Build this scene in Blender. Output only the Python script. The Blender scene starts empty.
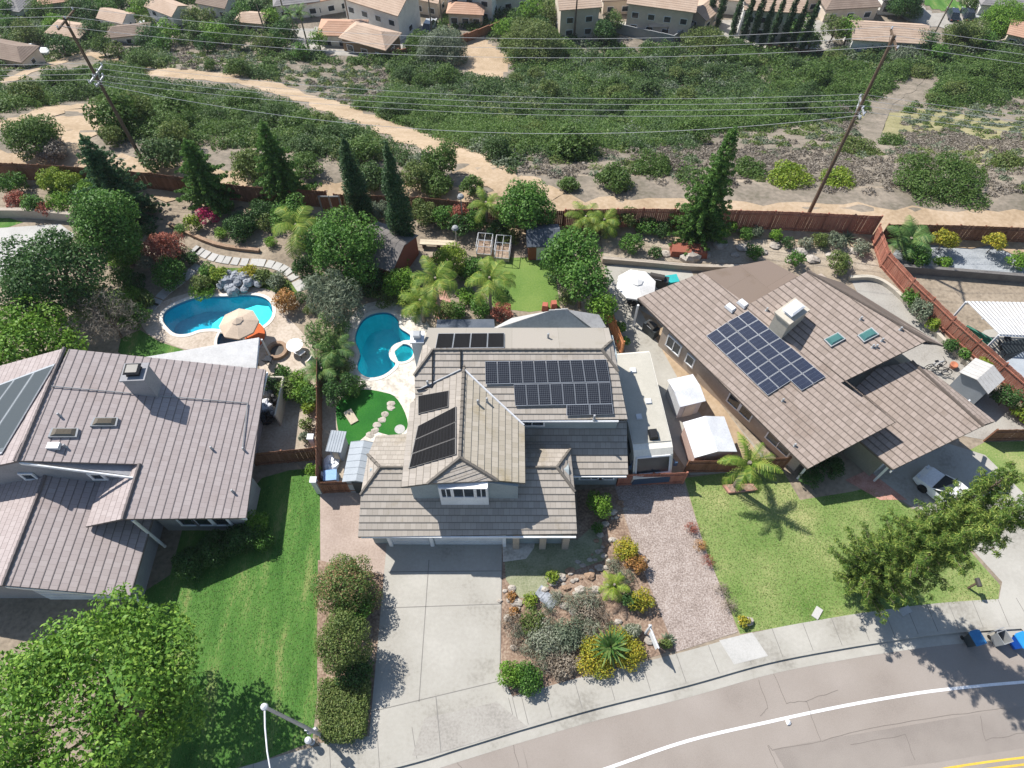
import bpy, math, random
import numpy as np
from mathutils import Vector, geometry
R = math.radians
rnd = random.Random(7)
S = bpy.context.scene
COL = S.collection
# ---------------------------------------------------------------- camera
H, F, PD = 43.0, 700.0, R(57.5)
FW = Vector((0, math.cos(PD), -math.sin(PD))); UP = Vector((0, math.sin(PD), math.cos(PD)))
cd = bpy.data.cameras.new('camera'); cam = bpy.data.objects.new('camera', cd); COL.objects.link(cam)
cam.location = (0, 0, H); cam.rotation_euler = (R(90) - PD, 0, 0)
cd.sensor_width = 36; cd.lens = F / 1024 * 36; cd.clip_end = 5000; cd.clip_start = 0.5
S.camera = cam
def ray(px, py): return Vector(((px - 512) / F, 0, 0)) + FW + UP * ((384 - py) / F)
def P(px, py, z=0.0):
    d = ray(px, py); t = (z - H) / d.z
    return Vector((d.x * t, d.y * t, z))
def mpp(v):            # metres per pixel at a world point
    return (Vector(v) - cam.location).dot(FW) / F
def Q(v):
    d = Vector(v) - cam.location; dep = d.dot(FW)
    return (512 + F * d.x / dep, 384 - F * d.dot(UP) / dep)
def onp(px, py, pl):   # meet a pixel ray with the plane z = z0 + gx(x-x0) + gy(y-y0)
    x0, y0, z0, gx, gy = pl; d = ray(px, py)
    t = (z0 - gx * x0 - gy * y0 - H) / (d.z - gx * d.x - gy * d.y)
    return Vector((d.x * t, d.y * t, H + d.z * t))
# ---------------------------------------------------------------- terrain height
CANYON = [(0, 0), (5, -1), (14, -6.5), (25, -13.8), (45, -25), (65, -33), (80, -37), (105, -39), (2000, -39)]
FENCE = [(-200, 62), (-46, 50.1), (-16, 46.0), (4.5, 43.3), (16, 42.9), (30, 42.0), (43, 41.6), (200, 39)]
KERB_PX = [(256, 800), (400, 766), (460, 748), (512, 732), (529, 727), (599, 707), (687, 685), (768, 662.5), (843, 648), (908, 638), (960, 632), (1024, 628), (1100, 624)]
def interp(tab, x):
    if x <= tab[0][0]: return tab[0][1]
    for (a, b), (c, d) in zip(tab, tab[1:]):
        if x <= c: return b + (d - b) * (x - a) / (c - a)
    return tab[-1][1]
KERB = [(P(a, b).x, P(a, b).y) for a, b in KERB_PX]
KERB = [(-60, -17), (-30, -4.2)] + KERB + [(60, 9.0), (90, 4.0)]
def smooth(s): s = min(1, max(0, s)); return s * s * (3 - 2 * s)
def tz(x, y):
    yf = interp(FENCE, x); d = y - yf - 3.5
    if d <= 0:
        if y < interp(KERB, x) + 0.6: return -0.45
        return 0.0
    z = interp(CANYON, d)
    z = (z + interp(CANYON, d - 3) + interp(CANYON, d + 3)) / 3 if d > 4 else z
    z += 0.9 * math.sin(x * .11 + 1) * math.sin(y * .13) * smooth(d / 12) * smooth((80 - d) / 20)
    return z
def G(px, py):
    d = ray(px, py); o = cam.location; t = 20.0
    while t < 600:
        p = o + d * t
        if p.z < tz(p.x, p.y):
            a, b = t - .5, t
            for _ in range(18):
                m = (a + b) / 2; q = o + d * m
                if q.z < tz(q.x, q.y): b = m
                else: a = m
            q = o + d * b; return Vector((q.x, q.y, tz(q.x, q.y)))
        t += .5
    q = o + d * 300; return Vector((q.x, q.y, -36))
# ---------------------------------------------------------------- materials
MATS = {}
def nodes(name):
    m = bpy.data.materials.new(name); m.use_nodes = True; nt = m.node_tree; nt.nodes.clear()
    MATS[name] = m
    o = nt.nodes.new('ShaderNodeOutputMaterial'); return m, nt, o
def N(nt, t, **kw):
    n = nt.nodes.new(t)
    for k, v in kw.items():
        if k.startswith('_'): setattr(n, k[1:], v)
        else: n.inputs[k.replace('__', ' ')].default_value = v
    return n
def ramp(nt, cols, lo=.3, hi=.7):
    r = nt.nodes.new('ShaderNodeValToRGB'); e = r.color_ramp.elements
    while len(e) < len(cols): e.new(.5)
    for i, c in enumerate(cols):
        e[i].position = lo + (hi - lo) * i / max(1, len(cols) - 1); e[i].color = (*c, 1)
    return r
def mat(name, cols, scale=1.0, rough=.9, fine=None, bump=0.0, spec=.25, metal=0, mix=.45, stretch=None, coat=0):
    """two octaves of noise choose between the surface's own colours"""
    m, nt, o = nodes(name); L = nt.links.new
    b = N(nt, 'ShaderNodeBsdfPrincipled', Roughness=rough, Metallic=metal); b.inputs['Specular IOR Level'].default_value = spec
    b.inputs['Coat Weight'].default_value = coat
    if isinstance(cols, tuple): cols = [tuple(c * .88 for c in cols), cols, tuple(min(1, c * 1.1) for c in cols)]
    tc = N(nt, 'ShaderNodeNewGeometry'); vec = tc.outputs['Position']
    if stretch:
        mp = N(nt, 'ShaderNodeMapping'); mp.inputs['Scale'].default_value = stretch; L(vec, mp.inputs['Vector']); vec = mp.outputs[0]
    n1 = N(nt, 'ShaderNodeTexNoise', Scale=scale, Detail=5); n2 = N(nt, 'ShaderNodeTexNoise', Scale=fine or scale * 9, Detail=4)
    L(vec, n1.inputs['Vector']); L(vec, n2.inputs['Vector'])
    mx = N(nt, 'ShaderNodeMix'); mx.inputs[0].default_value = mix
    L(n1.outputs[0], mx.inputs[2]); L(n2.outputs[0], mx.inputs[3])
    r = ramp(nt, cols, .36, .64); L(mx.outputs[0], r.inputs[0]); L(r.outputs[0], b.inputs['Base Color'])
    if bump:
        bp = N(nt, 'ShaderNodeBump', Strength=bump, Distance=.05); L(n2.outputs[0], bp.inputs['Height']); L(bp.outputs[0], b.inputs['Normal'])
    L(b.outputs[0], o.inputs[0]); return m
def leafmat(name, c1, c2, c3=None, trans=.3, spread=1.0):
    m, nt, o = nodes(name); L = nt.links.new
    g = N(nt, 'ShaderNodeNewGeometry')
    n = N(nt, 'ShaderNodeTexNoise', Scale=.9, Detail=3); L(g.outputs['Position'], n.inputs['Vector'])
    mx = N(nt, 'ShaderNodeMix'); mx.inputs[0].default_value = .45
    L(g.outputs['Random Per Island'], mx.inputs[2]); L(n.outputs[0], mx.inputs[3])
    r = ramp(nt, [c1, c2, c3 or tuple(c * 1.25 for c in c2)], .22, .78); L(mx.outputs[0], r.inputs[0])
    d = N(nt, 'ShaderNodeBsdfPrincipled', Roughness=.55); d.inputs['Specular IOR Level'].default_value = .28
    t = N(nt, 'ShaderNodeBsdfTranslucent'); s = N(nt, 'ShaderNodeMixShader'); s.inputs[0].default_value = trans
    L(r.outputs[0], d.inputs['Base Color']); L(r.outputs[0], t.inputs['Color'])
    L(d.outputs[0], s.inputs[1]); L(t.outputs[0], s.inputs[2]); L(s.outputs[0], o.inputs[0]); return m
def tilemat(name, c1, c2, stain, w=.33, h=.42, rough=.85, mort=.006, seam=0):
    """roof tiles: each tile its own tint, weather stains; the courses themselves are modelled"""
    m, nt, o = nodes(name); L = nt.links.new
    uv = N(nt, 'ShaderNodeUVMap'); b = N(nt, 'ShaderNodeBsdfPrincipled', Roughness=rough); b.inputs['Specular IOR Level'].default_value = .2
    br = N(nt, 'ShaderNodeTexBrick', Scale=1.0); br.offset = .5
    br.inputs['Color1'].default_value = (*c1, 1); br.inputs['Color2'].default_value = (*c2, 1); br.inputs['Mortar'].default_value = (*[c * .5 for c in c1], 1)
    br.inputs['Brick Width'].default_value = w; br.inputs['Row Height'].default_value = h; br.inputs['Mortar Size'].default_value = mort; br.inputs['Bias'].default_value = -.1
    L(uv.outputs[0], br.inputs['Vector'])
    if seam:    # darker band along the lower edge of each course
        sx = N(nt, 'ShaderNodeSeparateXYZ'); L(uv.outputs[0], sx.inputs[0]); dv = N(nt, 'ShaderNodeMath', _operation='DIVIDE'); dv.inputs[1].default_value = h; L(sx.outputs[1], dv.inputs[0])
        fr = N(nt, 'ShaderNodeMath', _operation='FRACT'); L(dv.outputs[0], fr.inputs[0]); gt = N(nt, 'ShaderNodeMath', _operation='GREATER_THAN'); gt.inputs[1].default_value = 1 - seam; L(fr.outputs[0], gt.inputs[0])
    g = N(nt, 'ShaderNodeNewGeometry'); n = N(nt, 'ShaderNodeTexNoise', Scale=.45, Detail=7, Roughness=.65); L(g.outputs['Position'], n.inputs['Vector'])
    r = ramp(nt, [(1, 1, 1), (1, 1, 1), stain], .4, .72); L(n.outputs[0], r.inputs[0])
    mx = N(nt, 'ShaderNodeMix', _data_type='RGBA', _blend_type='MULTIPLY'); mx.inputs[0].default_value = 1
    L(br.outputs[0], mx.inputs[6]); L(r.outputs[0], mx.inputs[7]); out = mx.outputs[2]
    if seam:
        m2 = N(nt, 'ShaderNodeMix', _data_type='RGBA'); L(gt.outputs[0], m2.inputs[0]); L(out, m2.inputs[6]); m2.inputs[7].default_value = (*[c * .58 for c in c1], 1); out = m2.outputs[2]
    L(out, b.inputs['Base Color']); L(b.outputs[0], o.inputs[0]); return m
def gridmat(name, cell, line, w, h, lw, rough=.25, spec=.5, squash=0):
    """photovoltaic cells: a fine grid in the panel's own UV"""
    m, nt, o = nodes(name); L = nt.links.new
    uv = N(nt, 'ShaderNodeUVMap'); b = N(nt, 'ShaderNodeBsdfPrincipled', Roughness=rough); b.inputs['Specular IOR Level'].default_value = spec
    br = N(nt, 'ShaderNodeTexBrick', Scale=1.0); br.offset = 0
    br.inputs['Color1'].default_value = (*cell, 1); br.inputs['Color2'].default_value = (*[c * 1.25 for c in cell], 1); br.inputs['Mortar'].default_value = (*line, 1)
    br.inputs['Brick Width'].default_value = w; br.inputs['Row Height'].default_value = h; br.inputs['Mortar Size'].default_value = lw
    L(uv.outputs[0], br.inputs['Vector']); L(br.outputs[0], b.inputs['Base Color']); L(b.outputs[0], o.inputs[0]); return m
def watermat(name, tint):
    m, nt, o = nodes(name); L = nt.links.new
    t = N(nt, 'ShaderNodeBsdfTransparent'); t.inputs[0].default_value = (*tint, 1)
    g = N(nt, 'ShaderNodeBsdfGlossy', Roughness=.04); fr = N(nt, 'ShaderNodeFresnel', IOR=1.33)
    n = N(nt, 'ShaderNodeTexNoise', Scale=2.5, Detail=3); bp = N(nt, 'ShaderNodeBump', Strength=.25, Distance=.08)
    L(n.outputs[0], bp.inputs['Height']); L(bp.outputs[0], g.inputs['Normal']); L(bp.outputs[0], fr.inputs['Normal'])
    s = N(nt, 'ShaderNodeMixShader'); L(fr.outputs[0], s.inputs[0]); L(t.outputs[0], s.inputs[1]); L(g.outputs[0], s.inputs[2]); L(s.outputs[0], o.inputs[0]); return m
# ---------------------------------------------------------------- mesh builder
def origin(o):
    v = Vector((0, 0, 0))
    while o is not None: v += o.location; o = o.parent
    return v
class MB:
    def __init__(s): s.v = []; s.f = []; s.uv = []; s.smooth = False
    def add(s, vs, fs, uvs=None):
        k = len(s.v); s.v += [tuple(v) for v in vs]; s.f += [tuple(i + k for i in f) for f in fs]
        for f in fs: s.uv += [(uvs[i] if uvs else (0, 0)) for i in f]
        return s
    def box(s, c, d, rz=0.0, top=1.0):
        x, y, z = d[0] / 2, d[1] / 2, d[2] / 2; co, si = math.cos(rz), math.sin(rz); vs = []
        for sz, k in ((-z, 1), (z, top)):
            for a, b in ((-x, -y), (x, -y), (x, y), (-x, y)):
                a *= k; b *= k; vs.append((c[0] + a * co - b * si, c[1] + a * si + b * co, c[2] + sz))
        return s.add(vs, [(3, 2, 1, 0), (4, 5, 6, 7), (0, 1, 5, 4), (1, 2, 6, 5), (2, 3, 7, 6), (3, 0, 4, 7)],
                     [(0, 0), (1, 0), (1, 1), (0, 1)] * 2)
    def prism(s, poly, z0, z1):
        n = len(poly); pts = [(p[0], p[1]) for p in poly]
        if sum(a[0] * b[1] - b[0] * a[1] for a, b in zip(pts, pts[1:] + pts[:1])) < 0: pts.reverse()
        vs = [(*p, z0) for p in pts] + [(*p, z1) for p in pts]
        tri = geometry.tessellate_polygon([[Vector((*p, 0)) for p in pts]])
        fs = []
        for t in tri:
            a, b, c = (pts[i] for i in t)
            if (b[0]-a[0])*(c[1]-a[1])-(b[1]-a[1])*(c[0]-a[0]) < 0: t = t[::-1]
            fs.append(tuple(i + n for i in t)); fs.append(tuple(t[::-1]))
        fs += [(i, (i + 1) % n, n + (i + 1) % n, n + i) for i in range(n)]
        return s.add(vs, fs)
    def extr(s, a, b, prof):      # extrude a list of 3D points by (b-a)
        d = Vector(b) - Vector(a); n = len(prof); p = [Vector(q) for q in prof]
        return s.add(p + [q + d for q in p], [tuple(range(n - 1, -1, -1)), tuple(range(n, 2 * n))] + [(i, (i + 1) % n, n + (i + 1) % n, n + i) for i in range(n)])
    def tube(s, pts, r0, r1=None, n=6, cap=True):
        r1 = r0 if r1 is None else r1; pts = [Vector(p) for p in pts]; k = len(pts); vs = []
        for i, p in enumerate(pts):
            t = (pts[min(k - 1, i + 1)] - pts[max(0, i - 1)]).normalized()
            a = t.cross(Vector((0, 0, 1)) if abs(t.z) < .95 else Vector((1, 0, 0))).normalized(); b = t.cross(a)
            r = r0 + (r1 - r0) * i / (k - 1)
            vs += [p + (a * math.cos(2 * math.pi * j / n) + b * math.sin(2 * math.pi * j / n)) * r for j in range(n)]
        fs = [(i * n + j, i * n + (j + 1) % n, (i + 1) * n + (j + 1) % n, (i + 1) * n + j) for i in range(k - 1) for j in range(n)]
        if cap: fs += [tuple(range(n - 1, -1, -1)), tuple(range((k - 1) * n, k * n))]
        return s.add(vs, fs)
    def lathe(s, c, prof, n=16):
        vs = [(c[0] + r * math.cos(2 * math.pi * j / n), c[1] + r * math.sin(2 * math.pi * j / n), c[2] + z) for r, z in prof for j in range(n)]
        k = len(prof)
        fs = [(i * n + j, i * n + (j + 1) % n, (i + 1) * n + (j + 1) % n, (i + 1) * n + j) for i in range(k - 1) for j in range(n)]
        fs += [tuple(range(n - 1, -1, -1)), tuple(range((k - 1) * n, k * n))]
        return s.add(vs, fs)
    def blob(s, c, r, seed=0, rough=.18, nu=9, nv=6, sq=(1, 1, 1)):
        q = random.Random(seed); vs = []
        for i in range(nv + 1):
            th = math.pi * i / nv
            for j in range(nu):
                ph = 2 * math.pi * j / nu; k = r * (1 + q.uniform(-rough, rough))
                vs.append((c[0] + k * sq[0] * math.sin(th) * math.cos(ph), c[1] + k * sq[1] * math.sin(th) * math.sin(ph), c[2] + k * sq[2] * math.cos(th)))
        return s.add(vs, [(i * nu + j, (i + 1) * nu + j, (i + 1) * nu + (j + 1) % nu, i * nu + (j + 1) % nu) for i in range(nv) for j in range(nu)])
    def sheet(s, poly, z, holes=()):
        loops = [[Vector((p[0], p[1], 0)) for p in poly]] + [[Vector((p[0], p[1], 0)) for p in h] for h in holes]
        flat = [p for l in loops for p in l]; fs = []
        for t in geometry.tessellate_polygon(loops):
            a, b, c = (flat[i] for i in t)
            fs.append(t if (b - a).cross(c - a).z > 0 else t[::-1])
        return s.add([(p.x, p.y, z) for p in flat], fs)
    def roof(s, pts, course=.42, riser=.038, thick=.16, base=None):
        """one roof slope laid in real overlapping courses on a slab"""
        pts = [Vector(p) for p in pts]; n = Vector((0, 0, 0))
        for a, b in zip(pts, pts[1:] + pts[:1]): n += a.cross(b)
        n.normalize()
        if n.z < 0: n = -n; pts.reverse()
        u = Vector((0, 0, 1)).cross(n); u = u.normalized() if u.length > 1e-4 else Vector((1, 0, 0)); v = u.cross(n)
        if v.z > 0: v = -v; 
        o = Vector((0, 0, 0)); P2 = [(p.dot(u), p.dot(v)) for p in pts]; d0 = pts[0].dot(n)
        lo = min(q[1] for q in P2); hi = max(q[1] for q in P2); k = hi
        def clip(poly, val, keep):
            out = []
            for i in range(len(poly)):
                a, b = poly[i], poly[(i + 1) % len(poly)]; ia = (a[1] - val) * keep >= 0; ib = (b[1] - val) * keep >= 0
                if ia: out.append(a)
                if ia != ib:
                    t = (val - a[1]) / (b[1] - a[1]); out.append((a[0] + (b[0] - a[0]) * t, val))
            return out
        w = lambda q, off: u * q[0] + v * q[1] + n * (d0 + off)
        while k > lo + 1e-3:
            a = max(lo, k - course); pl = clip(clip(P2, a - 1e-6, 1), k, -1)
            if len(pl) >= 3:
                m = len(pl); top = [w(q, riser * (q[1] - (k - course)) / course) for q in pl]; bot = [w(q, -.01) for q in pl]
                uvs = [(q[0], q[1] - hi) for q in pl] * 2
                s.add(top + bot, [tuple(range(m))] + [(i, m + i, m + (i + 1) % m, (i + 1) % m) for i in range(m)], uvs)
            k -= course
        m = len(pts); s.add([p - n * .005 for p in pts] + [p - n * .005 - Vector((0, 0, thick)) for p in pts], [tuple(range(m)), tuple(range(2 * m - 1, m - 1, -1))] + [(i, m + i, m + (i + 1) % m, (i + 1) % m) for i in range(m)])
        return s
    def ridge(s, a, b, r=.11):     # a row of ridge cap tiles
        a = Vector(a); b = Vector(b); L = (b - a).length; k = max(2, int(L / .4))
        for i in range(k):
            p = a.lerp(b, i / k); q = a.lerp(b, (i + 1.12) / k); s.tube([p + Vector((0, 0, .05)), q + Vector((0, 0, .02))], r, r * .85, 6)
        return s
    def build(s, name, material, parent=None, world=True, smooth=None):
        me = bpy.data.meshes.new(name); off = origin(parent) if (parent and world) else Vector((0, 0, 0))
        me.from_pydata([(v[0] - off.x, v[1] - off.y, v[2] - off.z) for v in s.v], [], s.f)
        uvl = me.uv_layers.new(name='UVMap'); uvl.data.foreach_set('uv', np.array(s.uv, dtype=np.float32).ravel())
        me.materials.append(MATS[material] if isinstance(material, str) else material)
        if smooth if smooth is not None else s.smooth: me.polygons.foreach_set('use_smooth', [True] * len(me.polygons))
        ob = bpy.data.objects.new(name, me); COL.objects.link(ob); ob.parent = parent; return ob
def tag(o, label=None, cat=None, group=None, kind=None):
    if label: o['label'] = label
    if cat: o['category'] = cat
    if group: o['group'] = group
    if kind: o['kind'] = kind
    return o
def thing(name, label, cat, loc=(0, 0, 0), rz=0.0, group=None):
    o = bpy.data.objects.new(name, None); o.empty_display_size = .3; COL.objects.link(o); o.location = loc; o.rotation_euler = (0, 0, rz)
    return tag(o, label, cat, group)
def struct(mb, name, material, kind='structure', **k): return tag(mb.build(name, material, **k), kind=kind)
def dup(o, parent=None, **kw):
    c = o.copy(); COL.objects.link(c); c.parent = parent
    for ch in list(o.children): dup(ch, c)
    for k, v in kw.items():
        if k == 'label': c['label'] = v
        elif k == 'loc': c.location = v
        elif k == 'rz': c.rotation_euler = (0, 0, v)
        elif k == 'scale': c.scale = v
    return c
def PX(*pts, z=0.0): return [P(a, b, z) for a, b in pts]
def spline(pts, k=4, closed=False):
    pts = [Vector(p) for p in pts]; n = len(pts); out = []
    for i in range(n if closed else n - 1):
        g = (lambda j: pts[j % n]) if closed else (lambda j: pts[min(n - 1, max(0, j))])
        p0, p1, p2, p3 = g(i - 1), g(i), g(i + 1), g(i + 2)
        for j in range(k):
            t = j / k; out.append(.5 * ((2 * p1) + (p2 - p0) * t + (2 * p0 - 5 * p1 + 4 * p2 - p3) * t * t + (3 * p1 - p0 - 3 * p2 + p3) * t ** 3))
    if not closed: out.append(pts[-1])
    return out
# ---------------------------------------------------------------- foliage
def leaves(clumps, size, cover, seed, up=.35, shape=(1.0, .55), inner=.55, tilt=None):
    """leaf-sized quads through the volume of each clump -> (verts, faces)"""
    g = np.random.default_rng(seed); C = np.array(clumps, dtype=float)
    area = 4 * math.pi * ((C[:, 3] * C[:, 4]) + (C[:, 3] * C[:, 5]) + (C[:, 4] * C[:, 5])) / 3
    cnt = np.maximum(3, (area / (size * size) * cover).astype(int)); idx = np.repeat(np.arange(len(C)), cnt); n = len(idx)
    d = g.normal(size=(n, 3)); d /= np.linalg.norm(d, axis=1)[:, None]
    rad = inner + (1.06 - inner) * g.random(n) ** .6
    c = C[idx, :3] + d * C[idx, 3:6] * rad[:, None]
    nr = d * .8 + g.normal(size=(n, 3)) * .55 + np.array([0, 0, up]); nr /= np.linalg.norm(nr, axis=1)[:, None]
    t = np.cross(nr, g.normal(size=(n, 3))); t /= np.linalg.norm(t, axis=1)[:, None] + 1e-9; b = np.cross(nr, t)
    sc = size * (.6 + .8 * g.random(n))[:, None]
    a1 = t * sc * shape[0] * .5; b1 = b * sc * shape[1] * .5
    v = np.stack([c - a1, c - b1 + nr * sc * .08, c + a1, c + b1 + nr * sc * .08], axis=1).reshape(-1, 3)
    return v
def quadmesh(name, v, material, parent=None, world=True):
    off = origin(parent) if (parent and world) else Vector((0, 0, 0)); n = len(v) // 4
    me = bpy.data.meshes.new(name); me.vertices.add(4 * n); me.loops.add(4 * n); me.polygons.add(n)
    me.vertices.foreach_set('co', (v - np.array(off)).astype(np.float32).ravel())
    me.loops.foreach_set('vertex_index', np.arange(4 * n, dtype=np.int32)); me.polygons.foreach_set('loop_start', np.arange(0, 4 * n, 4, dtype=np.int32))
    me.update(calc_edges=True); me.materials.append(MATS[material])
    o = bpy.data.objects.new(name, me); COL.objects.link(o); o.parent = parent; return o
def crown_clumps(c, rx, ry, rz, k, q, frac=.42, low=-.55):
    out = []
    for i in range(k):
        z = low + (1 - low) * ((i + .5) / k); ph = i * 2.39996 + q.uniform(-.4, .4); s = math.sqrt(max(0, 1 - z * z)); m = q.uniform(.48, .82)
        f = frac * q.uniform(.7, 1.25); mr = min(rx, ry, rz)
        out.append((c[0] + rx * s * math.cos(ph) * m, c[1] + ry * s * math.sin(ph) * m, c[2] + rz * z * m, rx * f, ry * f, max(rz * f, .5 * mr * f)))
    return out
def plant(name, label, cat, cx, cy, rpx, hc, m, ratio=.8, leaf=.17, cover=1.5, k=14, seed=None, trunk=None, group=None, bark='bark', frac=.42, ry=1.0, low=-.55, shape=(1, .55), at=None):
    """a shrub or broadleaf tree whose crown centre stands hc above the ground"""
    seed = seed if seed is not None else rnd.randrange(10 ** 6); q = random.Random(seed)
    if at is None:
        c = P(cx, cy, hc); gz = tz(c.x, c.y)
        if c.y > interp(FENCE, c.x) + 3.5:
            g = G(cx, cy); d = (cam.location - g).normalized(); c = g + d * (hc / max(.3, d.z)); gz = tz(c.x, c.y)
    else: c = Vector(at); gz = tz(c.x, c.y); c.z = gz + hc
    r = rpx * mpp(c); rz_ = r * ratio
    if c.z - gz - rz_ < 0 and not trunk: rz_ = max(.3 * r, (c.z - gz) * 1.02)
    t = thing(name, label, cat, (c.x, c.y, gz), 0, group)
    cl = crown_clumps(c, r, r * ry, rz_, k, q, frac, low)
    v = leaves(cl, leaf, cover, seed, shape=shape)
    v[:, 2] = np.maximum(v[:, 2], gz + .03)
    quadmesh('crown' if trunk else 'foliage', v, m, t)
    b = MB(); tr = trunk or max(.04, r * .05); top = Vector((c.x, c.y, c.z - rz_ * .1))
    b.tube([Vector((c.x, c.y, gz - .05)), Vector((c.x, c.y, gz)).lerp(top, .55) + Vector((q.uniform(-.1, .1) * r, q.uniform(-.1, .1) * r, 0)), top], tr, tr * .5, 7)
    st = Vector((c.x, c.y, gz)).lerp(top, .5)
    for e in cl[:: max(1, len(cl) // 9)]: b.tube([st, st.lerp(Vector(e[:3]), .55) + Vector((0, 0, .1 * r)), Vector(e[:3])], tr * .45, tr * .12, 5)
    b.build('trunk' if trunk else 'stem', bark, t); return t
def conifer(name, label, cat, base, h, r, m, seed, leaf=.16, cover=1.0, whorls=16, per=9, bare=.06, power=1.0, lean=(0, 0), droop=.12, group=None, top=.04, jit=.3, shape=(1.2, .4), leaders=None):
    q = random.Random(seed); base = Vector(base); t = thing(name, label, cat, base, 0, group); cl = []; b = MB()
    for lean, h, r in (leaders or [(lean, h, r)]): cl += boughs(b, q, base, lean, h, r, whorls, per, bare, power, droop, top, jit)
    quadmesh('crown', leaves(cl, leaf, cover, seed, up=.2, shape=shape), m, t); b.build('trunk', 'bark', t); return t
def boughs(b, q, base, lean, h, r, whorls, per, bare, power, droop, top, jit):
    cl = []; ax = lambda s: base + Vector((lean[0] * s, lean[1] * s, h * s))
    b.tube([ax(0) - Vector((0, 0, .1)), ax(.4), ax(.97)], max(.1, h * .018), .03, 7)
    for i in range(whorls):
        s = bare + (1 - bare) * (i / whorls) ** .92; R_ = r * ((1 - s) ** power * (1 - top) + top)
        nb = max(3, int(per * (.45 + .55 * (1 - s))))
        for j in range(nb):
            ph = 2 * math.pi * j / nb + i * 1.3 + q.uniform(-.25, .25); L = R_ * q.uniform(1 - jit, 1 + jit * .5); o = ax(s); dz = -droop * L + q.uniform(-.1, .1) * h / whorls
            d = Vector((math.cos(ph), math.sin(ph), 0))
            if L > .4: b.tube([o, o + d * L * .85 + Vector((0, 0, dz))], .02 + .01 * L, .01, 4)
            n = max(1, int(L / (h / whorls * .9)))
            for e in range(n):
                f = (e + .7) / n; p = o + d * L * f + Vector((0, 0, dz * f)); w = max(.12, min(.42, h / whorls * .62) * (1.2 - .75 * f))
                cl.append((p.x, p.y, p.z, w * 1.1, w * 1.1, w * .62))
    p = ax(1); cl.append((p.x, p.y, p.z - .15, .12, .12, .35)); return cl
def cypress(name, label, base, h, r, m, seed, leaf=.14, cover=1.1, group=None, n=26):
    q = random.Random(seed); base = Vector(base); t = thing(name, label, 'tree', base, 0, group); cl = []
    for i in range(n):
        s = (i + .4) / n; w = r * (math.sin(math.pi * min(1, (s * .88 + .12))) ** .55) * (1 - .35 * s)
        for j in range(3):
            ph = q.uniform(0, 6.28); o = w * .35
            cl.append((base.x + math.cos(ph) * o, base.y + math.sin(ph) * o, base.z + .3 + (h - .5) * s, w * .72, w * .72, h / n * 1.3))
    cl.append((base.x, base.y, base.z + h - .2, r * .15, r * .15, .5))
    quadmesh('crown', leaves(cl, leaf, cover, seed, up=.6, shape=(1.2, .45)), m, t)
    MB().tube([base - Vector((0, 0, .1)), base + Vector((0, 0, h * .9))], .16, .03, 6).build('trunk', 'bark', t); return t
def fronds(o, n, L, q, droop=.9, rise=.9, wid=.55, nl=22, up0=.2):
    """pinnate palm fronds as quads"""
    out = []
    for i in range(n):
        ph = 2 * math.pi * i / n + q.uniform(-.25, .25); el = up0 + rise * (i % 3) / 2.0 + q.uniform(-.15, .15); d = Vector((math.cos(ph), math.sin(ph), 0)); side = Vector((-d.y, d.x, 0)); l = L * q.uniform(.8, 1.1)
        pts = []; p = Vector(o); a = el
        for s in range(nl + 1): pts.append(p.copy()); p = p + (d * math.cos(a) + Vector((0, 0, math.sin(a)))) * (l / nl); a -= droop * 2.0 / nl * (.4 + s / nl)
        for s in range(1, nl):
            t = (pts[s + 1] - pts[s]).normalized(); w = wid * math.sin(math.pi * min(1, .12 + .88 * s / nl)) ** .7 * L * .42
            nn = side.cross(t)
            for sg in (-1, 1):
                tip = pts[s] + side * sg * w * q.uniform(.8, 1.1) + t * w * .55 - Vector((0, 0, w * .35)); h2 = t * (l / nl * .42)
                out += [pts[s] - h2, pts[s] + h2, tip + h2 * .3, tip - h2 * .3]
            out += [pts[s] - side * .025, pts[s] + side * .025, pts[s + 1] + side * .02, pts[s + 1] - side * .02]
    return np.array([tuple(v) for v in out])
def palm(name, label, base, h, L, n, m, seed, tr=.14, group=None, lean=(0, 0), **kw):
    q = random.Random(seed); base = Vector(base); t = thing(name, label, 'palm', base, 0, group); top = base + Vector((lean[0], lean[1], h))
    quadmesh('crown', fronds(top, n, L, q, **kw), m, t)
    b = MB(); b.tube([base - Vector((0, 0, .1)), base.lerp(top, .5) + Vector((lean[0] * -.1, 0, 0)), top, top + Vector((0, 0, .35))], tr, tr * .7, 8); b.build('trunk', 'palm_bark', t); return t
def rosette(name, label, base, L, n, m, seed, w=.12, group=None, cat='plant', up=(.15, 1.3), h0=.05):
    """sword-leaved rosette (agave, yucca, sago)"""
    q = random.Random(seed); base = Vector(base); out = []
    for i in range(n):
        ph = i * 2.39996; el = up[0] + (up[1] - up[0]) * i / n; d = Vector((math.cos(ph), math.sin(ph), 0)); sd = Vector((-d.y, d.x, 0)); l = L * q.uniform(.85, 1.1)
        a = base + Vector((0, 0, h0)); ds = (d * math.cos(el) + Vector((0, 0, math.sin(el)))); b_ = a + ds * l * .55; c = a + ds * l + Vector((0, 0, -.18 * l * math.cos(el)))
        out += [a - sd * w * .3, a + sd * w * .3, b_ + sd * w * .5, b_ - sd * w * .5, b_ - sd * w * .5, b_ + sd * w * .5, c + sd * .01, c - sd * .01]
    t = thing(name, label, cat, base, 0, group); quadmesh('rosette', np.array([tuple(v) for v in out]), m, t)
    MB().tube([base - Vector((0, 0, .05)), base + Vector((0, 0, h0 + .12))], w * .9, w * .7, 7).build('stem', 'palm_bark', t); return t
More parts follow.
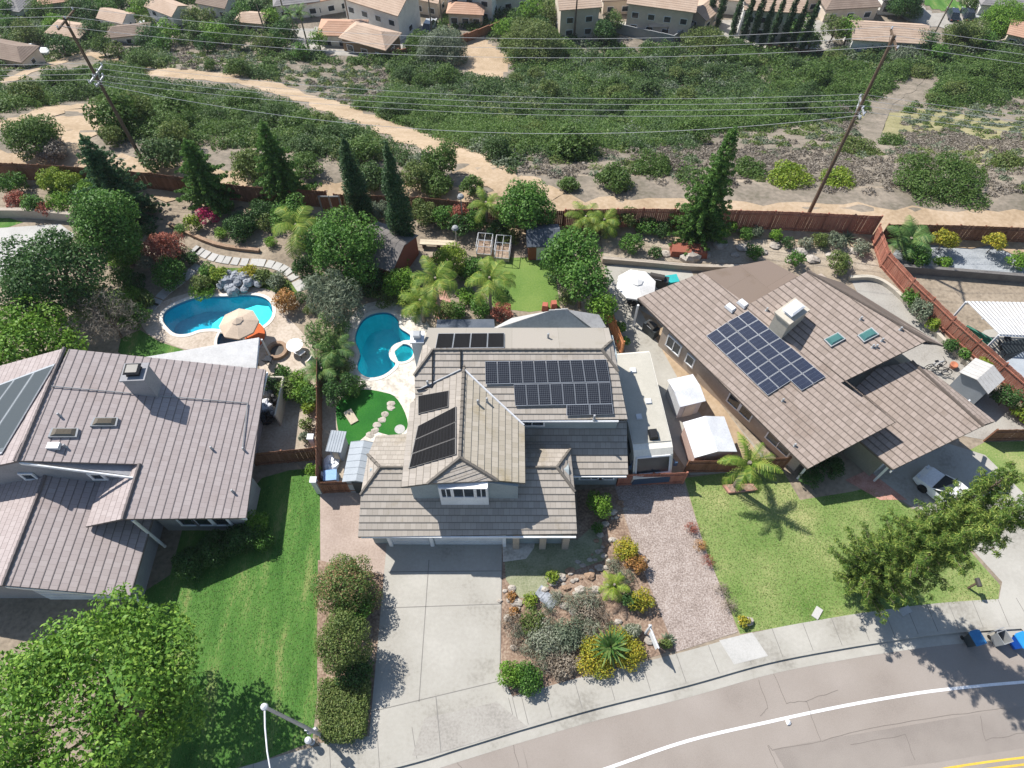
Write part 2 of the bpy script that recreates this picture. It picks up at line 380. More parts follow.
# ---------------------------------------------------------------- light
w = bpy.data.worlds.new('World'); S.world = w; w.use_nodes = True; nt = w.node_tree
EL, AZ = 50.0, math.atan2(-.766, .643)
sky = nt.nodes.new('ShaderNodeTexSky'); sky.sky_type = 'NISHITA'; sky.sun_disc = False; sky.sun_elevation = R(EL); sky.sun_rotation = AZ; sky.air_density = 1.1; sky.dust_density = .6
bg = nt.nodes['Background']; bg.inputs[1].default_value = .1; nt.links.new(sky.outputs[0], bg.inputs[0])
sd = bpy.data.lights.new('sun', 'SUN'); sd.energy = 5.0; sd.angle = R(.5); sd.color = (1, .955, .89)
sun = bpy.data.objects.new('sun', sd); COL.objects.link(sun)
sv = Vector((-.766 * math.cos(R(EL)), .643 * math.cos(R(EL)), math.sin(R(EL)))); sun.rotation_euler = sv.to_track_quat('Z', 'Y').to_euler(); sun.location = (-60, 60, 90)
S.view_settings.view_transform = 'Standard'; S.view_settings.look = 'None'; S.view_settings.exposure = .52; S.view_settings.gamma = 1
# ---------------------------------------------------------------- palette
mat('soil', [(.17, .14, .105), (.27, .22, .165), (.35, .29, .22)], .25, bump=.4, fine=3.5)
mat('track', [(.3, .22, .14), (.38, .285, .19), (.45, .35, .25)], .3, fine=3, bump=.25)
mat('mulch', [(.13, .09, .065), (.24, .165, .12), (.36, .28, .21)], .8, fine=7, bump=.6, mix=.6)
mat('scrub_soil', [(.13, .115, .085), (.2, .17, .135), (.28, .235, .185)], .3, fine=2.5, bump=.4)
mat('asphalt', [(.235, .203, .178), (.272, .237, .208), (.29, .255, .226), (.315, .277, .247)], .22, fine=26, bump=.15, mix=.35)
mat('asphalt_patch', [(.21, .183, .163), (.25, .22, .195), (.28, .248, .22)], .5, fine=22)
mat('crack', (.17, .148, .13)); mat('white_paint', (.75, .75, .76), rough=.6); mat('yellow_paint', (.62, .42, .06), rough=.6)
mat('concrete', [(.26, .244, .212), (.345, .328, .29), (.372, .355, .317), (.41, .392, .352)], .28, fine=5, mix=.25)
mat('concrete_new', [(.37, .365, .345), (.43, .42, .4), (.47, .46, .44)], .5, fine=9, mix=.4)
mat('concrete_old', [(.25, .235, .21), (.32, .3, .27), (.36, .345, .31)], .6, fine=8, mix=.45)
mat('joint', (.2, .19, .175)); mat('pink_pad', [(.3, .235, .195), (.37, .295, .25), (.42, .34, .29)], .5, fine=8)
mat('gravel', [(.19, .152, .13), (.31, .255, .225), (.43, .375, .34)], 1.2, fine=11, bump=.7, mix=.75)
mat('lawn', [(.035, .1, .016), (.06, .15, .026), (.085, .18, .036), (.19, .22, .075)], .42, fine=7, bump=.5, mix=.42, stretch=(2.6, .45, 1))
mat('lawn_dry', [(.085, .16, .03), (.15, .225, .06), (.205, .255, .085), (.32, .32, .14)], .3, fine=9, bump=.5, mix=.4); mat('dry_grass', [(.17, .16, .08), (.24, .22, .11), (.32, .28, .17)], .4, fine=4, bump=.4)
mat('bare_turf', [(.28, .27, .12), (.37, .32, .18)], .8, fine=9)
mat('turf', [(.012, .09, .012), (.02, .125, .016), (.035, .15, .02)], .5, fine=12, bump=.4)
mat('moss', [(.045, .085, .02), (.09, .15, .03), (.17, .2, .07)], 1.2, fine=8, bump=.6); mat('green_cover', [(.15, .175, .09), (.24, .25, .155), (.32, .32, .22)], .8, fine=9, bump=.5)
mat('deck', [(.34, .28, .22), (.46, .39, .32), (.54, .47, .4)], .5, fine=5, mix=.5)
mat('flagstone', [(.38, .34, .29), (.58, .53, .46), (.66, .62, .56)], 1.6, fine=6, bump=.3, mix=.4)
mat('brick_path', [(.34, .16, .12), (.44, .24, .19), (.5, .31, .26)], 1.2, fine=8)
mat('dusty_yard', [(.25, .205, .155), (.35, .295, .23), (.43, .37, .295)], .6, fine=6, bump=.4)
mat('blue_gravel', [(.2, .22, .24), (.3, .32, .34), (.36, .38, .4)], .8, fine=8, bump=.4)
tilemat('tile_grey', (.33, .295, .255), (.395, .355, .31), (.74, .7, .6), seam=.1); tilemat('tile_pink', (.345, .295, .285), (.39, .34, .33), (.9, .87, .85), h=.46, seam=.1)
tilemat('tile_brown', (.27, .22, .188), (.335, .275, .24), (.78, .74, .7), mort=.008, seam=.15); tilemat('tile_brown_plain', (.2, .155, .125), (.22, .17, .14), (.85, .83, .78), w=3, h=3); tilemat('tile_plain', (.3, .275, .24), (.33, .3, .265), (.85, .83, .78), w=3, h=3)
mat('roof_taupe', [(.13, .12, .115), (.19, .175, .165)], 1.5, fine=8); mat('roof_grey', [(.36, .35, .34), (.43, .42, .405), (.47, .46, .445)], .6, fine=6)
mat('stucco_blue', (.3, .345, .36)); mat('stucco_tan', (.42, .35, .29)); mat('stucco_grey', (.3, .3, .315)); mat('stucco_olive', (.25, .24, .2))
mat('trim', (.78, .79, .8), rough=.5); mat('door_white', (.66, .67, .68), rough=.5); mat('glass', (.025, .035, .045), rough=.08, spec=.6)
mat('fence_red', [(.27, .105, .07), (.36, .15, .105), (.42, .2, .14)], .7, fine=6, stretch=(4, 4, .6)); mat('fence_brown', [(.15, .072, .045), (.215, .105, .065), (.27, .14, .095)], .8, fine=7, stretch=(4, 4, .6))
mat('fence_orange', [(.36, .14, .06), (.45, .19, .085), (.5, .24, .12)], .8, fine=7, stretch=(4, 4, .6))
mat('wood_pole', [(.07, .05, .035), (.12, .085, .06), (.17, .125, .09)], 2, fine=9, stretch=(3, 3, .3)); mat('wire', (.5, .5, .5), rough=.5); mat('steel', (.4, .41, .43), rough=.45, metal=.3); mat('insulator', (.6, .62, .66), rough=.25)
mat('wall_block', [(.33, .28, .23), (.41, .36, .3)], 1.5, fine=7); mat('wall_dark', [(.12, .11, .105), (.17, .16, .15)], 1.5, fine=7); mat('wall_beige', [(.42, .38, .31), (.5, .46, .39)], 1.5, fine=7)
mat('rock_light', [(.27, .235, .2), (.39, .35, .305), (.48, .44, .39)], 2.2, fine=9, bump=.4); mat('rock_grey', [(.12, .13, .15), (.24, .26, .29), (.4, .42, .46)], 2.2, fine=9, bump=.4); mat('rock_brown', [(.24, .16, .11), (.36, .25, .17)], 2, fine=8, bump=.4)
mat('bark', [(.1, .075, .055), (.19, .15, .115)], 3, fine=12, bump=.5); mat('palm_bark', [(.17, .14, .11), (.29, .25, .2)], 4, fine=14, bump=.5); mat('pale_bark', [(.3, .26, .21), (.42, .37, .31)], 3, fine=12)
mat('pool_floor', [(.3, .74, .78), (.4, .82, .86), (.5, .88, .9)], .5, fine=2); mat('pool_floor_dark', [(.01, .1, .19), (.02, .16, .26)], .5, fine=2); mat('pool_shelf', [(.4, .8, .84), (.52, .88, .9)], .8); mat('pool_floor_mid', [(.07, .36, .5), (.12, .45, .58)], .5); mat('pool_tile', (.06, .2, .33)); watermat('water', (.36, .95, .97)); watermat('water_deep', (.17, .86, .93))
mat('coping', [(.62, .58, .52), (.7, .66, .6)], 2); mat('plastic_black', (.02, .02, .022), rough=.4); mat('plastic_grey', (.27, .28, .29), rough=.5); mat('plastic_blue', (.015, .1, .5), rough=.35); mat('lid_blue', (.04, .17, .36), rough=.4); mat('lid_cyan', (.03, .25, .62), rough=.35); mat('plastic_dark', (.045, .055, .06), rough=.5)
mat('metal_white', (.6, .61, .63), rough=.45); mat('shed_pink', (.5, .36, .31)); mat('shed_grey', [(.3, .33, .36), (.36, .39, .42)], 1.5); mat('shed_brick', (.26, .09, .06)); mat('shed_roof_dark', [(.07, .085, .11), (.11, .125, .15)], 2)
mat('rv_cream', (.66, .63, .56), rough=.45); mat('slat_white', (.62, .62, .62)); mat('lawn_back', [(.085, .16, .03), (.125, .205, .045), (.17, .24, .06)], .4, fine=9, bump=.4); mat('rv_roof', [(.4, .38, .325), (.47, .445, .385)], 1.2); mat('rv_blue', (.04, .07, .12), rough=.35)
mat('car_white', (.8, .8, .8), rough=.2, coat=.6); mat('car_dark', (.03, .04, .06), rough=.2, coat=.6); mat('car_silver', (.4, .42, .44), rough=.25, coat=.6); mat('tyre', (.02, .02, .02)); mat('rim', (.5, .5, .52), rough=.3, metal=.8)
mat('canvas_white', (.72, .71, .69)); mat('canvas_beige', (.5, .4, .31)); mat('cover_orange', (.5, .12, .04)); mat('fabric_dark', (.035, .04, .05)); mat('fabric_blue', (.25, .4, .62)); mat('fabric_red', (.4, .13, .09)); mat('fabric_green', (.05, .16, .11))
mat('tarp_white', (.75, .76, .8)); mat('iron', (.06, .055, .05), rough=.6); mat('terracotta', (.42, .16, .09)); mat('teal', (.03, .36, .36), rough=.5); mat('wood_light', [(.5, .42, .3), (.6, .52, .4)], 2, stretch=(6, 1, 1)); mat('wood_dark', (.12, .07, .045))
gridmat('pv_black', (.012, .014, .02), (.15, .16, .18), .166, .166, .009, spec=.35); gridmat('pv_blue', (.018, .024, .045), (.1, .12, .17), .17, .34, .006, spec=.35); gridmat('thermal', (.008, .008, .009), (.016, .016, .018), .08, 9, .012, rough=.7, spec=.08); gridmat('thermal_grey', (.045, .058, .068), (.12, .14, .155), 1.0, 9, .05, rough=.5, spec=.25)
mat('pv_frame', (.42, .44, .47), rough=.4, metal=.4); mat('pv_frame_dark', (.03, .03, .035), rough=.4); mat('skylight_bronze', (.12, .1, .07), rough=.12, spec=.7); mat('skylight_green', (.06, .16, .15), rough=.1, spec=.7); mat('lead', (.34, .35, .36), rough=.6)
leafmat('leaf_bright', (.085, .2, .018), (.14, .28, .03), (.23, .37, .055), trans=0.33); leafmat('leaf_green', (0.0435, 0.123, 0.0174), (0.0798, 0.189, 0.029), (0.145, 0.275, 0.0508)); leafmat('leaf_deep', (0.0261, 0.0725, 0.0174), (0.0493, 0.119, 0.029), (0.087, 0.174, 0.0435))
leafmat('leaf_conifer', (.035, .1, .045), (.06, .14, .055), (.1, .19, .07), trans=0.35); leafmat('leaf_pine', (.055, .13, .025), (.13, .22, .04), (.36, .43, .1), trans=0.36); leafmat('leaf_cypress', (.025, .07, .024), (.045, .1, .034), (.075, .135, .05), trans=0.3)
leafmat('leaf_front', (.075, .18, .02), (.135, .275, .035), (.25, .39, .06), trans=0.28); leafmat('leaf_pine_dark', (.06, .15, .03), (.1, .21, .045), (.17, .29, .06), trans=0.4); leafmat('leaf_olive', (.075, .125, .03), (.13, .185, .045), (.21, .25, .08)); leafmat('leaf_grey', (.17, .2, .13), (.26, .29, .2), (.36, .37, .29)); leafmat('leaf_yellow', (.12, .21, .02), (.2, .29, .03), (.33, .4, .055)); leafmat('leaf_gold', (.17, .22, .025), (.33, .33, .035), (.52, .4, .04)); leafmat('leaf_orange', (0.2, 0.15, 0.0375), (0.425, 0.2, 0.0625), (0.525, 0.3, 0.125))
leafmat('leaf_red', (0.145, 0.0725, 0.0435), (0.377, 0.102, 0.0725), (0.493, 0.217, 0.145)); leafmat('leaf_magenta', (0.25, 0.0125, 0.0625), (0.525, 0.0312, 0.138), (0.6, 0.075, 0.2)); leafmat('leaf_pinkgreen', (.07, .15, .03), (.14, .22, .055), (.38, .22, .13)); leafmat('leaf_palm', (.09, .18, .02), (.16, .25, .035), (.32, .36, .07)); leafmat('leaf_palm_dark', (0.0508, 0.131, 0.029), (0.102, 0.203, 0.0508), (0.217, 0.29, 0.087))
leafmat('leaf_dry', (.22, .175, .13), (.3, .25, .19), (.38, .33, .26), trans=0.25); leafmat('leaf_chap', (.055, .115, .022), (.09, .165, .035), (.15, .225, .06), trans=0.35); leafmat('leaf_chap_dark', (.045, .095, .028), (.075, .135, .042), (.115, .18, .06), trans=0.35); leafmat('leaf_sage', (.1, .135, .085), (.16, .2, .13), (.25, .29, .19)); leafmat('leaf_scrub', (.17, .145, .115), (.235, .205, .17), (.31, .275, .23), trans=0.25)
# ---------------------------------------------------------------- pool outlines (needed before the ground is cut)
def inside(p, poly):
    c = False; n = len(poly)
    for i in range(n):
        a, b = poly[i], poly[(i + 1) % n]
        if (a[1] > p[1]) != (b[1] > p[1]) and p[0] < (b[0] - a[0]) * (p[1] - a[1]) / (b[1] - a[1]) + a[0]: c = not c
    return c
def offset(poly, d):
    n = len(poly); out = []; A = sum(poly[i][0] * poly[(i + 1) % n][1] - poly[(i + 1) % n][0] * poly[i][1] for i in range(n)); sg = 1 if A > 0 else -1
    for i in range(n):
        a, b = poly[i - 1], poly[(i + 1) % n]; t = Vector((b[0] - a[0], b[1] - a[1], 0)).normalized()
        out.append(Vector((poly[i][0] + t.y * d * sg, poly[i][1] - t.x * d * sg, 0)))
    return out
POOL_A = spline(PX((163, 320), (166, 311), (180, 303), (200, 297), (225, 296.5), (245, 295), (262, 297), (271, 304), (272, 316), (263, 326), (248, 331), (231, 331), (215, 329), (200, 330), (188, 334), (176, 334), (168, 328)), 3, True)
POOL_B = spline(PX((355, 340), (358, 327), (366, 317), (379, 312.5), (391, 313.5), (398, 320), (400, 328), (410, 335), (411, 340), (403, 341), (396, 346), (391, 352), (394, 361), (395, 366), (384, 375), (370, 378), (360, 373), (357, 365), (360, 354)), 3, True)
def circle(c, r, n=20): return [Vector((c.x + r * math.cos(2 * math.pi * i / n), c.y + r * math.sin(2 * math.pi * i / n), 0)) for i in range(n)]
SPA_B = circle(P(402.5, 353), .82)
SPA_A = circle(P(240, 338.5), 1.7, 24)
# ---------------------------------------------------------------- ground
def grid_terrain():
    xs = sorted(set([-700, -450, -300, -220] + list(range(-180, -46, 3)) + [x * .5 for x in range(-90, 92)] + list(range(48, 181, 3)) + [220, 300, 450, 700]))
    ys = sorted(set([-500, -200, -80, -40] + list(range(-20, 1, 2)) + [y * .5 for y in range(2, 110)] + [55 + 1.5 * i for i in range(80)] + [180, 220, 300, 450, 700, 1200]))
    nx = len(xs); vs = [(x, y, tz(x, y) - (0.002 if y < 60 else 0)) for y in ys for x in xs]; fs = []
    holes = [POOL_A, POOL_B, SPA_A, SPA_B]; bb = [(min(p.x for p in h) - .6, max(p.x for p in h) + .6, min(p.y for p in h) - .6, max(p.y for p in h) + .6) for h in holes]
    for j in range(len(ys) - 1):
        for i in range(nx - 1):
            x, y = xs[i], ys[j]; bad = False
            if y < 40:
                for h, b in zip(holes, bb):
                    if b[0] < x < b[1] and b[2] < y < b[3]:
                        cs = [(xs[i + a], ys[j + b2]) for a in (0, 1) for b2 in (0, 1)]
                        if any(inside(c, h) for c in cs) or any(xs[i] <= p.x <= xs[i + 1] and ys[j] <= p.y <= ys[j + 1] for p in h): bad = True
            if not bad: k = j * nx + i; fs.append((k, k + 1, k + nx + 1, k + nx))
    m = MB(); m.add(vs, fs); return m
struct(grid_terrain(), 'ground', 'soil', smooth=True)
def sheet(name, pts, material, z, holes=(), kind='structure', k=0):
    p = spline(pts, k, True) if k else pts
    return struct(MB().sheet(p, z, holes), name, material, kind)
def ribbon(name, pts, width, material, lift=.06, k=6, kind='structure'):
    p = spline(pts, k); m = MB(); vs = []; n = len(p); nw = 5
    for i in range(n):
        t = (p[min(n - 1, i + 1)] - p[max(0, i - 1)]); t.z = 0; t.normalize(); s = Vector((-t.y, t.x, 0)); ww = width[min(len(width) - 1, i * len(width) // n)] if isinstance(width, (list, tuple)) else width
        ww *= 1 + .12 * math.sin(i * 1.7) + .08 * math.sin(i * .63)
        for j in range(nw):
            q = p[i] + s * ww * (j / (nw - 1) - .5) * (1 + .16 * math.sin(i * 2.3 + j) + .1 * math.sin(i * 4.1 + 2 * j)); vs.append((q.x, q.y, tz(q.x, q.y) + lift))
    m.add(vs, [(i * nw + j, (i + 1) * nw + j, (i + 1) * nw + j + 1, i * nw + j + 1)[::-1] for i in range(n - 1) for j in range(nw - 1)]); return struct(m, name, material, kind, smooth=True)
# street: asphalt 13 cm below the pavement, with gutter pan, kerb face and pavement
def off_line(pts, d):
    out = []; n = len(pts)
    for i in range(n):
        a, b = Vector((*pts[max(0, i - 1)], 0)), Vector((*pts[min(n - 1, i + 1)], 0)); t = (b - a).normalized(); out.append(Vector((pts[i][0] - t.y * d, pts[i][1] + t.x * d, 0)))
    return out
KL = [Vector((x, y, 0)) for x, y in KERB]; KS = spline(KL, 5); kp = [(p.x, p.y) for p in KS]
def band(d0, d1, z, lo=0, hi=None):
    a = off_line(kp, d0)[lo:hi]; b = off_line(kp, d1)[lo:hi]; m = MB(); n = len(a)
    m.add([(p.x, p.y, z) for p in a] + [(p.x, p.y, z) for p in b], [(i, i + 1, n + i + 1, n + i) for i in range(n - 1)]); return m
struct(band(-26, -.45, -.135), 'road', 'asphalt')
struct(band(-.62, -.02, -.128), 'gutter', 'concrete')
kb = MB(); a = off_line(kp, -.03); b = off_line(kp, .14); n = len(a)
kb.add([(p.x, p.y, -.4) for p in a] + [(p.x, p.y, .006) for p in a] + [(p.x, p.y, .012) for p in b], [(i, i + 1, n + i + 1, n + i) for i in range(n - 1)] + [(n + i, n + i + 1, 2 * n + i + 1, 2 * n + i) for i in range(n - 1)])
struct(kb, 'kerb', 'concrete')
struct(band(.13, 1.75, .016), 'pavement', 'concrete')
jt = MB(); A0 = off_line(kp, .14); A1 = off_line(kp, 1.74)
for i in range(2, len(A0) - 1, 2):
    d = (A1[i] - A0[i]); s = Vector((-d.y, d.x, 0)).normalized() * .018; jt.add([(p.x, p.y, .02) for p in (A0[i] - s, A0[i] + s, A1[i] + s, A1[i] - s)], [(3, 2, 1, 0)])
struct(jt, 'pavement_joint', 'joint')
wl = spline(PX((560, 784), (608, 768), (687, 741), (768, 722), (843, 706), (918, 693), (978, 686), (1024, 682), (1100, 676), z=-.13), 5)
def stripe(name, line, w_, material, z=-.129):
    m = MB(); n = len(line); vs = []
    for i in range(n):
        t = (line[min(n - 1, i + 1)] - line[max(0, i - 1)]).normalized(); s = Vector((-t.y, t.x, 0)) * w_ / 2; vs += [(line[i].x - s.x, line[i].y - s.y, z), (line[i].x + s.x, line[i].y + s.y, z)]
    m.add(vs, [(2 * i, 2 * i + 2, 2 * i + 3, 2 * i + 1) for i in range(n - 1)]); return struct(m, name, material)
stripe('lane_line', wl, .16, 'white_paint')
for dy in (0, 7): stripe('centre_line', spline(PX((860, 786 + dy), (948, 768 + dy), (1024, 757.5 + dy), (1120, 748 + dy), z=-.13), 4), .11, 'yellow_paint')
crk = MB()
def crack(pts, w_=.03, z=-.1285):
    p = PX(*pts, z=z); q = []
    for a, b in zip(p, p[1:]):
        for i in range(5): q.append(a.lerp(b, i / 5) + Vector((rnd.uniform(-.04, .04), rnd.uniform(-.04, .04), 0)))
    q.append(p[-1])
    for a, b in zip(q, q[1:]):
        t = (b - a).normalized(); s = Vector((-t.y, t.x, 0)) * w_ / 2; crk.add([a - s, b - s, b + s, a + s], [(0, 1, 2, 3)])
for c in ([(773, 672), (787, 703), (806, 701), (821, 741), (772, 750), (768, 745)], [(821, 741), (870, 728), (940, 717), (1005, 708)], [(768, 745), (778, 768)], [(512, 742), (519, 768)], [(455, 760), (462, 768)], [(758, 680), (768, 708), (760, 716)], [(806, 701), (838, 690)], [(980, 715), (985, 740), (1024, 733)], [(850, 745), (905, 735), (915, 760)]): crack(c)
struct(crk, 'road_crack', 'crack')
sheet('road_patch', PX((773, 749), (821, 740), (1024, 706), (1060, 740), (1024, 748), (940, 762), (860, 772), (790, 778), z=-.132), 'asphalt_patch', -.132)
# gardens, drives and yards, laid as sheets a few millimetres apart
sheet('lawn', PX((262, 478), (290, 470), (320, 468), (320, 560), (317.5, 640), (317, 700), (312, 742), (256, 763), (150, 790), (100, 760), (100, 620), (170, 575), (185, 520), (235, 510)), 'lawn', .005)
sheet('pad', PX((320, 486), (362, 486), (362, 530), (388, 540), (388, 562), (384, 600), (321, 600)), 'pink_pad', .010)
sheet('driveway', PX((388, 530), (502, 530), (501.5, 600), (500, 672), (527, 726), (470, 744), (425, 757), (345, 764), (318, 744), (345, 738), (369, 738), (378, 640)), 'concrete', .019)
sheet('driveway_apron', PX((425, 718), (497, 702), (527, 726.5), (480, 741), (432, 755), (412, 756), (418, 738)), 'concrete_old', .0225)
jm = MB()
for a, b in (((429, 560), (419, 702)), ((385, 608), (502, 604)), ((370, 712), (500, 681)), ((436, 697), (441, 752)), ((502, 560), (500, 672)), ((388, 572), (502, 571))):
    p, q = P(*a), P(*b); t = (q - p).normalized(); s = Vector((-t.y, t.x, 0)) * .022; jm.add([(v.x, v.y, .026) for v in (p - s, q - s, q + s, p + s)], [(0, 1, 2, 3)])
struct(jm, 'driveway_joint', 'joint')
sheet('planting_strip', PX((318, 560), (385, 575), (382, 620), (376, 700), (366, 738), (345, 742), (318, 742), (317, 640)), 'mulch', .012)
sheet('garden_bed', PX((502, 535), (577, 540), (577, 490), (617, 486), (636, 552), (677, 650), (600, 672), (540, 692), (508, 706), (500, 680)), 'mulch', .013)
sheet('ground_cover', PX((503, 536), (577, 540), (600, 520), (604, 560), (570, 572), (550, 585), (538, 598), (520, 598), (506, 580)), 'green_cover', .018, k=0)
sheet('porch_paving', PX((502.5, 536), (536, 538), (534, 548), (526, 559), (503, 562)), 'flagstone', .021, k=0)
sheet('gravel_driveway', PX((614, 484), (684, 484), (704, 545), (738, 632), (676, 652), (636, 552)), 'gravel', .016)
sheet('lawn', PX((684, 478), (780, 466), (800, 500), (850, 492), (875, 486), (906, 505), (960, 540), (1000, 585), (998, 601.5), (868, 612), (740, 634), (704, 545)), 'lawn_dry', .006)
sheet('lawn', PX((960, 455), (985, 442), (1075, 440), (1080, 520), (1024, 500)), 'lawn_dry', .007)
sheet('driveway', PX((905, 430), (985, 455), (1030, 500), (1075, 545), (1110, 612), (1070, 640), (1024, 632), (998, 603), (1002, 582), (960, 536), (906, 503), (862, 470)), 'concrete', .012)
sheet('walkway', PX((845, 480), (868, 470), (907, 500), (880, 500)), 'brick_path', .014)
sheet('drive_slab', PX((719, 640.5), (752, 632.5), (768, 656), (734, 664.5)), 'concrete_new', .024)
DECK_A = spline(PX((139, 318), (146, 309), (160, 303), (178, 296), (205, 290), (240, 287.5), (266, 289), (282, 298), (284, 313), (300, 330), (314, 350), (310, 368), (290, 378), (262, 372), (255, 360), (215, 350), (185, 349), (163, 341), (147, 333)), 3, True)
DECK_B = spline(PX((344, 345), (347, 325), (360, 307), (382, 301), (404, 304), (424, 318), (434, 340), (430, 370), (414, 400), (410, 422), (398, 398), (372, 390), (350, 388), (345, 370)), 3, True)
sheet('pool_deck', DECK_A, 'deck', .016, holes=[offset(POOL_A, .05), offset(SPA_A, .05)])
sheet('pool_deck', DECK_B, 'flagstone', .016, holes=[offset(POOL_B, .05), offset(SPA_B, .05)])
sheet('lawn', PX((118, 352), (121, 338), (140, 330), (160, 342), (184, 350), (176, 358), (130, 360)), 'lawn', .008)
sheet('lawn', PX((486, 259), (553, 256), (560, 308), (530, 312), (494, 308), (480, 285)), 'lawn_back', .008)
sheet('ground_cover', PX((195, 293), (200, 276), (225, 268), (268, 271), (297, 287), (288, 297), (268, 290), (225, 288), (206, 294)), 'moss', .0075, k=3)
sheet('ground_cover', PX((96, 300), (128, 286), (150, 292), (140, 310), (118, 330)), 'moss', .0075, k=3)
sheet('brick_path', PX((420, 258), (438, 256), (446, 292), (462, 322), (436, 322), (430, 290)), 'brick_path', .010)
sheet('putting_green', PX((336, 410), (342, 398), (358, 390), (380, 389), (398, 400), (408, 425), (395, 436), (372, 432), (352, 446), (340, 436)), 'turf', .011, k=4)
sheet('flagstone_yard', PX((345, 385), (375, 388), (398, 398), (415, 425), (400, 440), (380, 450), (338, 470), (325, 430), (330, 395)), 'flagstone', .007)
sheet('patio', PX((604, 266), (640, 262), (690, 268), (700, 290), (650, 300), (700, 380), (775, 470), (690, 475), (640, 400), (618, 330)), 'concrete', .009)
sheet('patio_strip', PX((640, 310), (655, 318), (765, 462), (735, 462), (690, 400)), 'track', .012)
sheet('side_yard', PX((262, 372), (320, 380), (320, 455), (258, 460)), 'dusty_yard', .007)
sheet('patio', PX((850, 278), (880, 282), (940, 335), (1000, 400), (1040, 440), (985, 440), (930, 430), (900, 380)), 'concrete_old', .010)
sheet('blue_gravel_bed', PX((888, 262), (905, 236), (1080, 244), (1080, 284), (1024, 275), (905, 269)), 'blue_gravel', .008)
sheet('neighbour_terrace', PX((960, 350), (985, 330), (1090, 320), (1100, 420), (1040, 412)), 'concrete', .012)
sheet('neighbour_terrace', PX((-40, 250), (0, 228), (60, 224), (75, 235), (40, 262), (-20, 290)), 'concrete_new', .009)
sheet('lawn', PX((-40, 214), (0, 216), (24, 222), (0, 230), (-40, 240)), 'lawn', .008)
sheet('dusty_yard', PX((600, 232), (860, 236), (880, 270), (760, 264), (690, 262), (604, 258)), 'dusty_yard', .0055)
sheet('service_yard', PX((318, 386), (345, 400), (362, 486), (320, 488)), 'dusty_yard', .0085)
# pools
def pool(label, outline, spa, floor, depth, wm, zw=-.14, cw=.27, shelf=None):
    c = sum((Vector(p) for p in outline), Vector()) / len(outline); t = thing('spa_pool' if spa else 'swimming_pool', label, 'spa' if spa else 'pool', (c.x, c.y, 0))
    b = MB(); n = len(outline); inn = offset(outline, -.25 if not spa else -.12)
    b.add([(p.x, p.y, -.02) for p in outline] + [(p.x, p.y, -depth) for p in inn], [(i, n + i, n + (i + 1) % n, (i + 1) % n) for i in range(n)]); b.sheet(inn, -depth); b.build('basin', floor, t); b = MB(); tl_ = offset(outline, -.03); b.add([(p.x, p.y, -.0) for p in tl_] + [(p.x, p.y, -.22) for p in tl_], [(i, n + i, n + (i + 1) % n, (i + 1) % n) for i in range(n)]); b.build('tile_band', 'pool_tile', t)
    if shelf:
        sh = PX(*shelf); k = MB(); k.prism([(p.x, p.y) for p in sh], -1.4, -.5); k.build('shallow_shelf', 'pool_shelf', t)
        st_ = sh[0].lerp(sh[1], .5); k = MB(); k.lathe((st_.x + 1.2, st_.y, -.52), [(.5, 0), (.5, .12), (.1, .125)], 14); k.build('step', 'pool_shelf', t)
    MB().sheet(offset(outline, -.01), zw).build('water', wm, t)
    o2 = offset(outline, .2 if spa else cw); k = MB(); k.add([(p.x, p.y, -.1) for p in outline] + [(p.x, p.y, .05) for p in outline] + [(p.x, p.y, .045) for p in o2] + [(p.x, p.y, -.1) for p in o2], [(r * n + i, r * n + (i + 1) % n, (r + 1) * n + (i + 1) % n, (r + 1) * n + i) for r in range(3) for i in range(n)]); k.build('coping', 'coping', t)
    return t
# ---------------------------------------------------------------- building parts
def window(parent, c, w_, h_, ang, label=None, nx=2, frame='trim', depth=.1, fw=.09):
    """frame with a pane behind it, facing the direction ang"""
    n = Vector((math.cos(ang), math.sin(ang), 0)); u = Vector((-n.y, n.x, 0)); c = Vector(c); m = MB()
    def bar(a, b, ww, hh): p = c + u * a + Vector((0, 0, b)); m.box(p + n * depth / 2, (depth, ww, hh), ang)
    bar(0, h_ / 2, w_ + fw, fw); bar(0, -h_ / 2, w_ + fw * 1.6, fw)
    for s in range(nx + 1): bar(-w_ / 2 + w_ * s / nx, 0, fw if s in (0, nx) else fw * .6, h_ - fw)
    f = m.build('window', frame, parent)
    if label: f['label'] = label
    MB().box(c + n * .03, (.04, w_ - .02, h_ - .02), ang).build('pane', 'glass', f); return f
def flat_panel(parent, name, pl, px4, nu, nv, m, frame, gap=.03, lift=.12, tu=1.0, tv=1.65, label=None):
    """nu x nv panels filling a pixel quad on a roof plane; corners go round from top left"""
    A, B, C_, D = [onp(*q, pl) for q in px4]; out = []
    nrm = (B - A).cross(D - A).normalized(); nrm = nrm if nrm.z > 0 else -nrm
    for i in range(nu):
        for j in range(nv):
            f = lambda a, b: (A.lerp(B, a)).lerp(D.lerp(C_, a), b) + nrm * lift
            q = [f(i / nu, j / nv), f((i + 1) / nu, j / nv), f((i + 1) / nu, (j + 1) / nv), f(i / nu, (j + 1) / nv)]; ce = sum(q, Vector()) / 4
            q = [ce + (p - ce) * (1 - gap) for p in q]; b = MB(); b.add(q + [p - nrm * .05 for p in q], [(0, 1, 2, 3), (7, 6, 5, 4), (0, 4, 5, 1), (1, 5, 6, 2), (2, 6, 7, 3), (3, 7, 4, 0)])
            fr = b.build(name, frame, parent); k = [ce + (p - ce) * (.955 if tu > .5 else 1) + nrm * .006 for p in q]
            g = MB(); g.add(k, [(0, 1, 2, 3)], [(0, tv), (tu, tv), (tu, 0), (0, 0)]); g.build('cell_sheet', m, fr); out.append(fr)
    return out
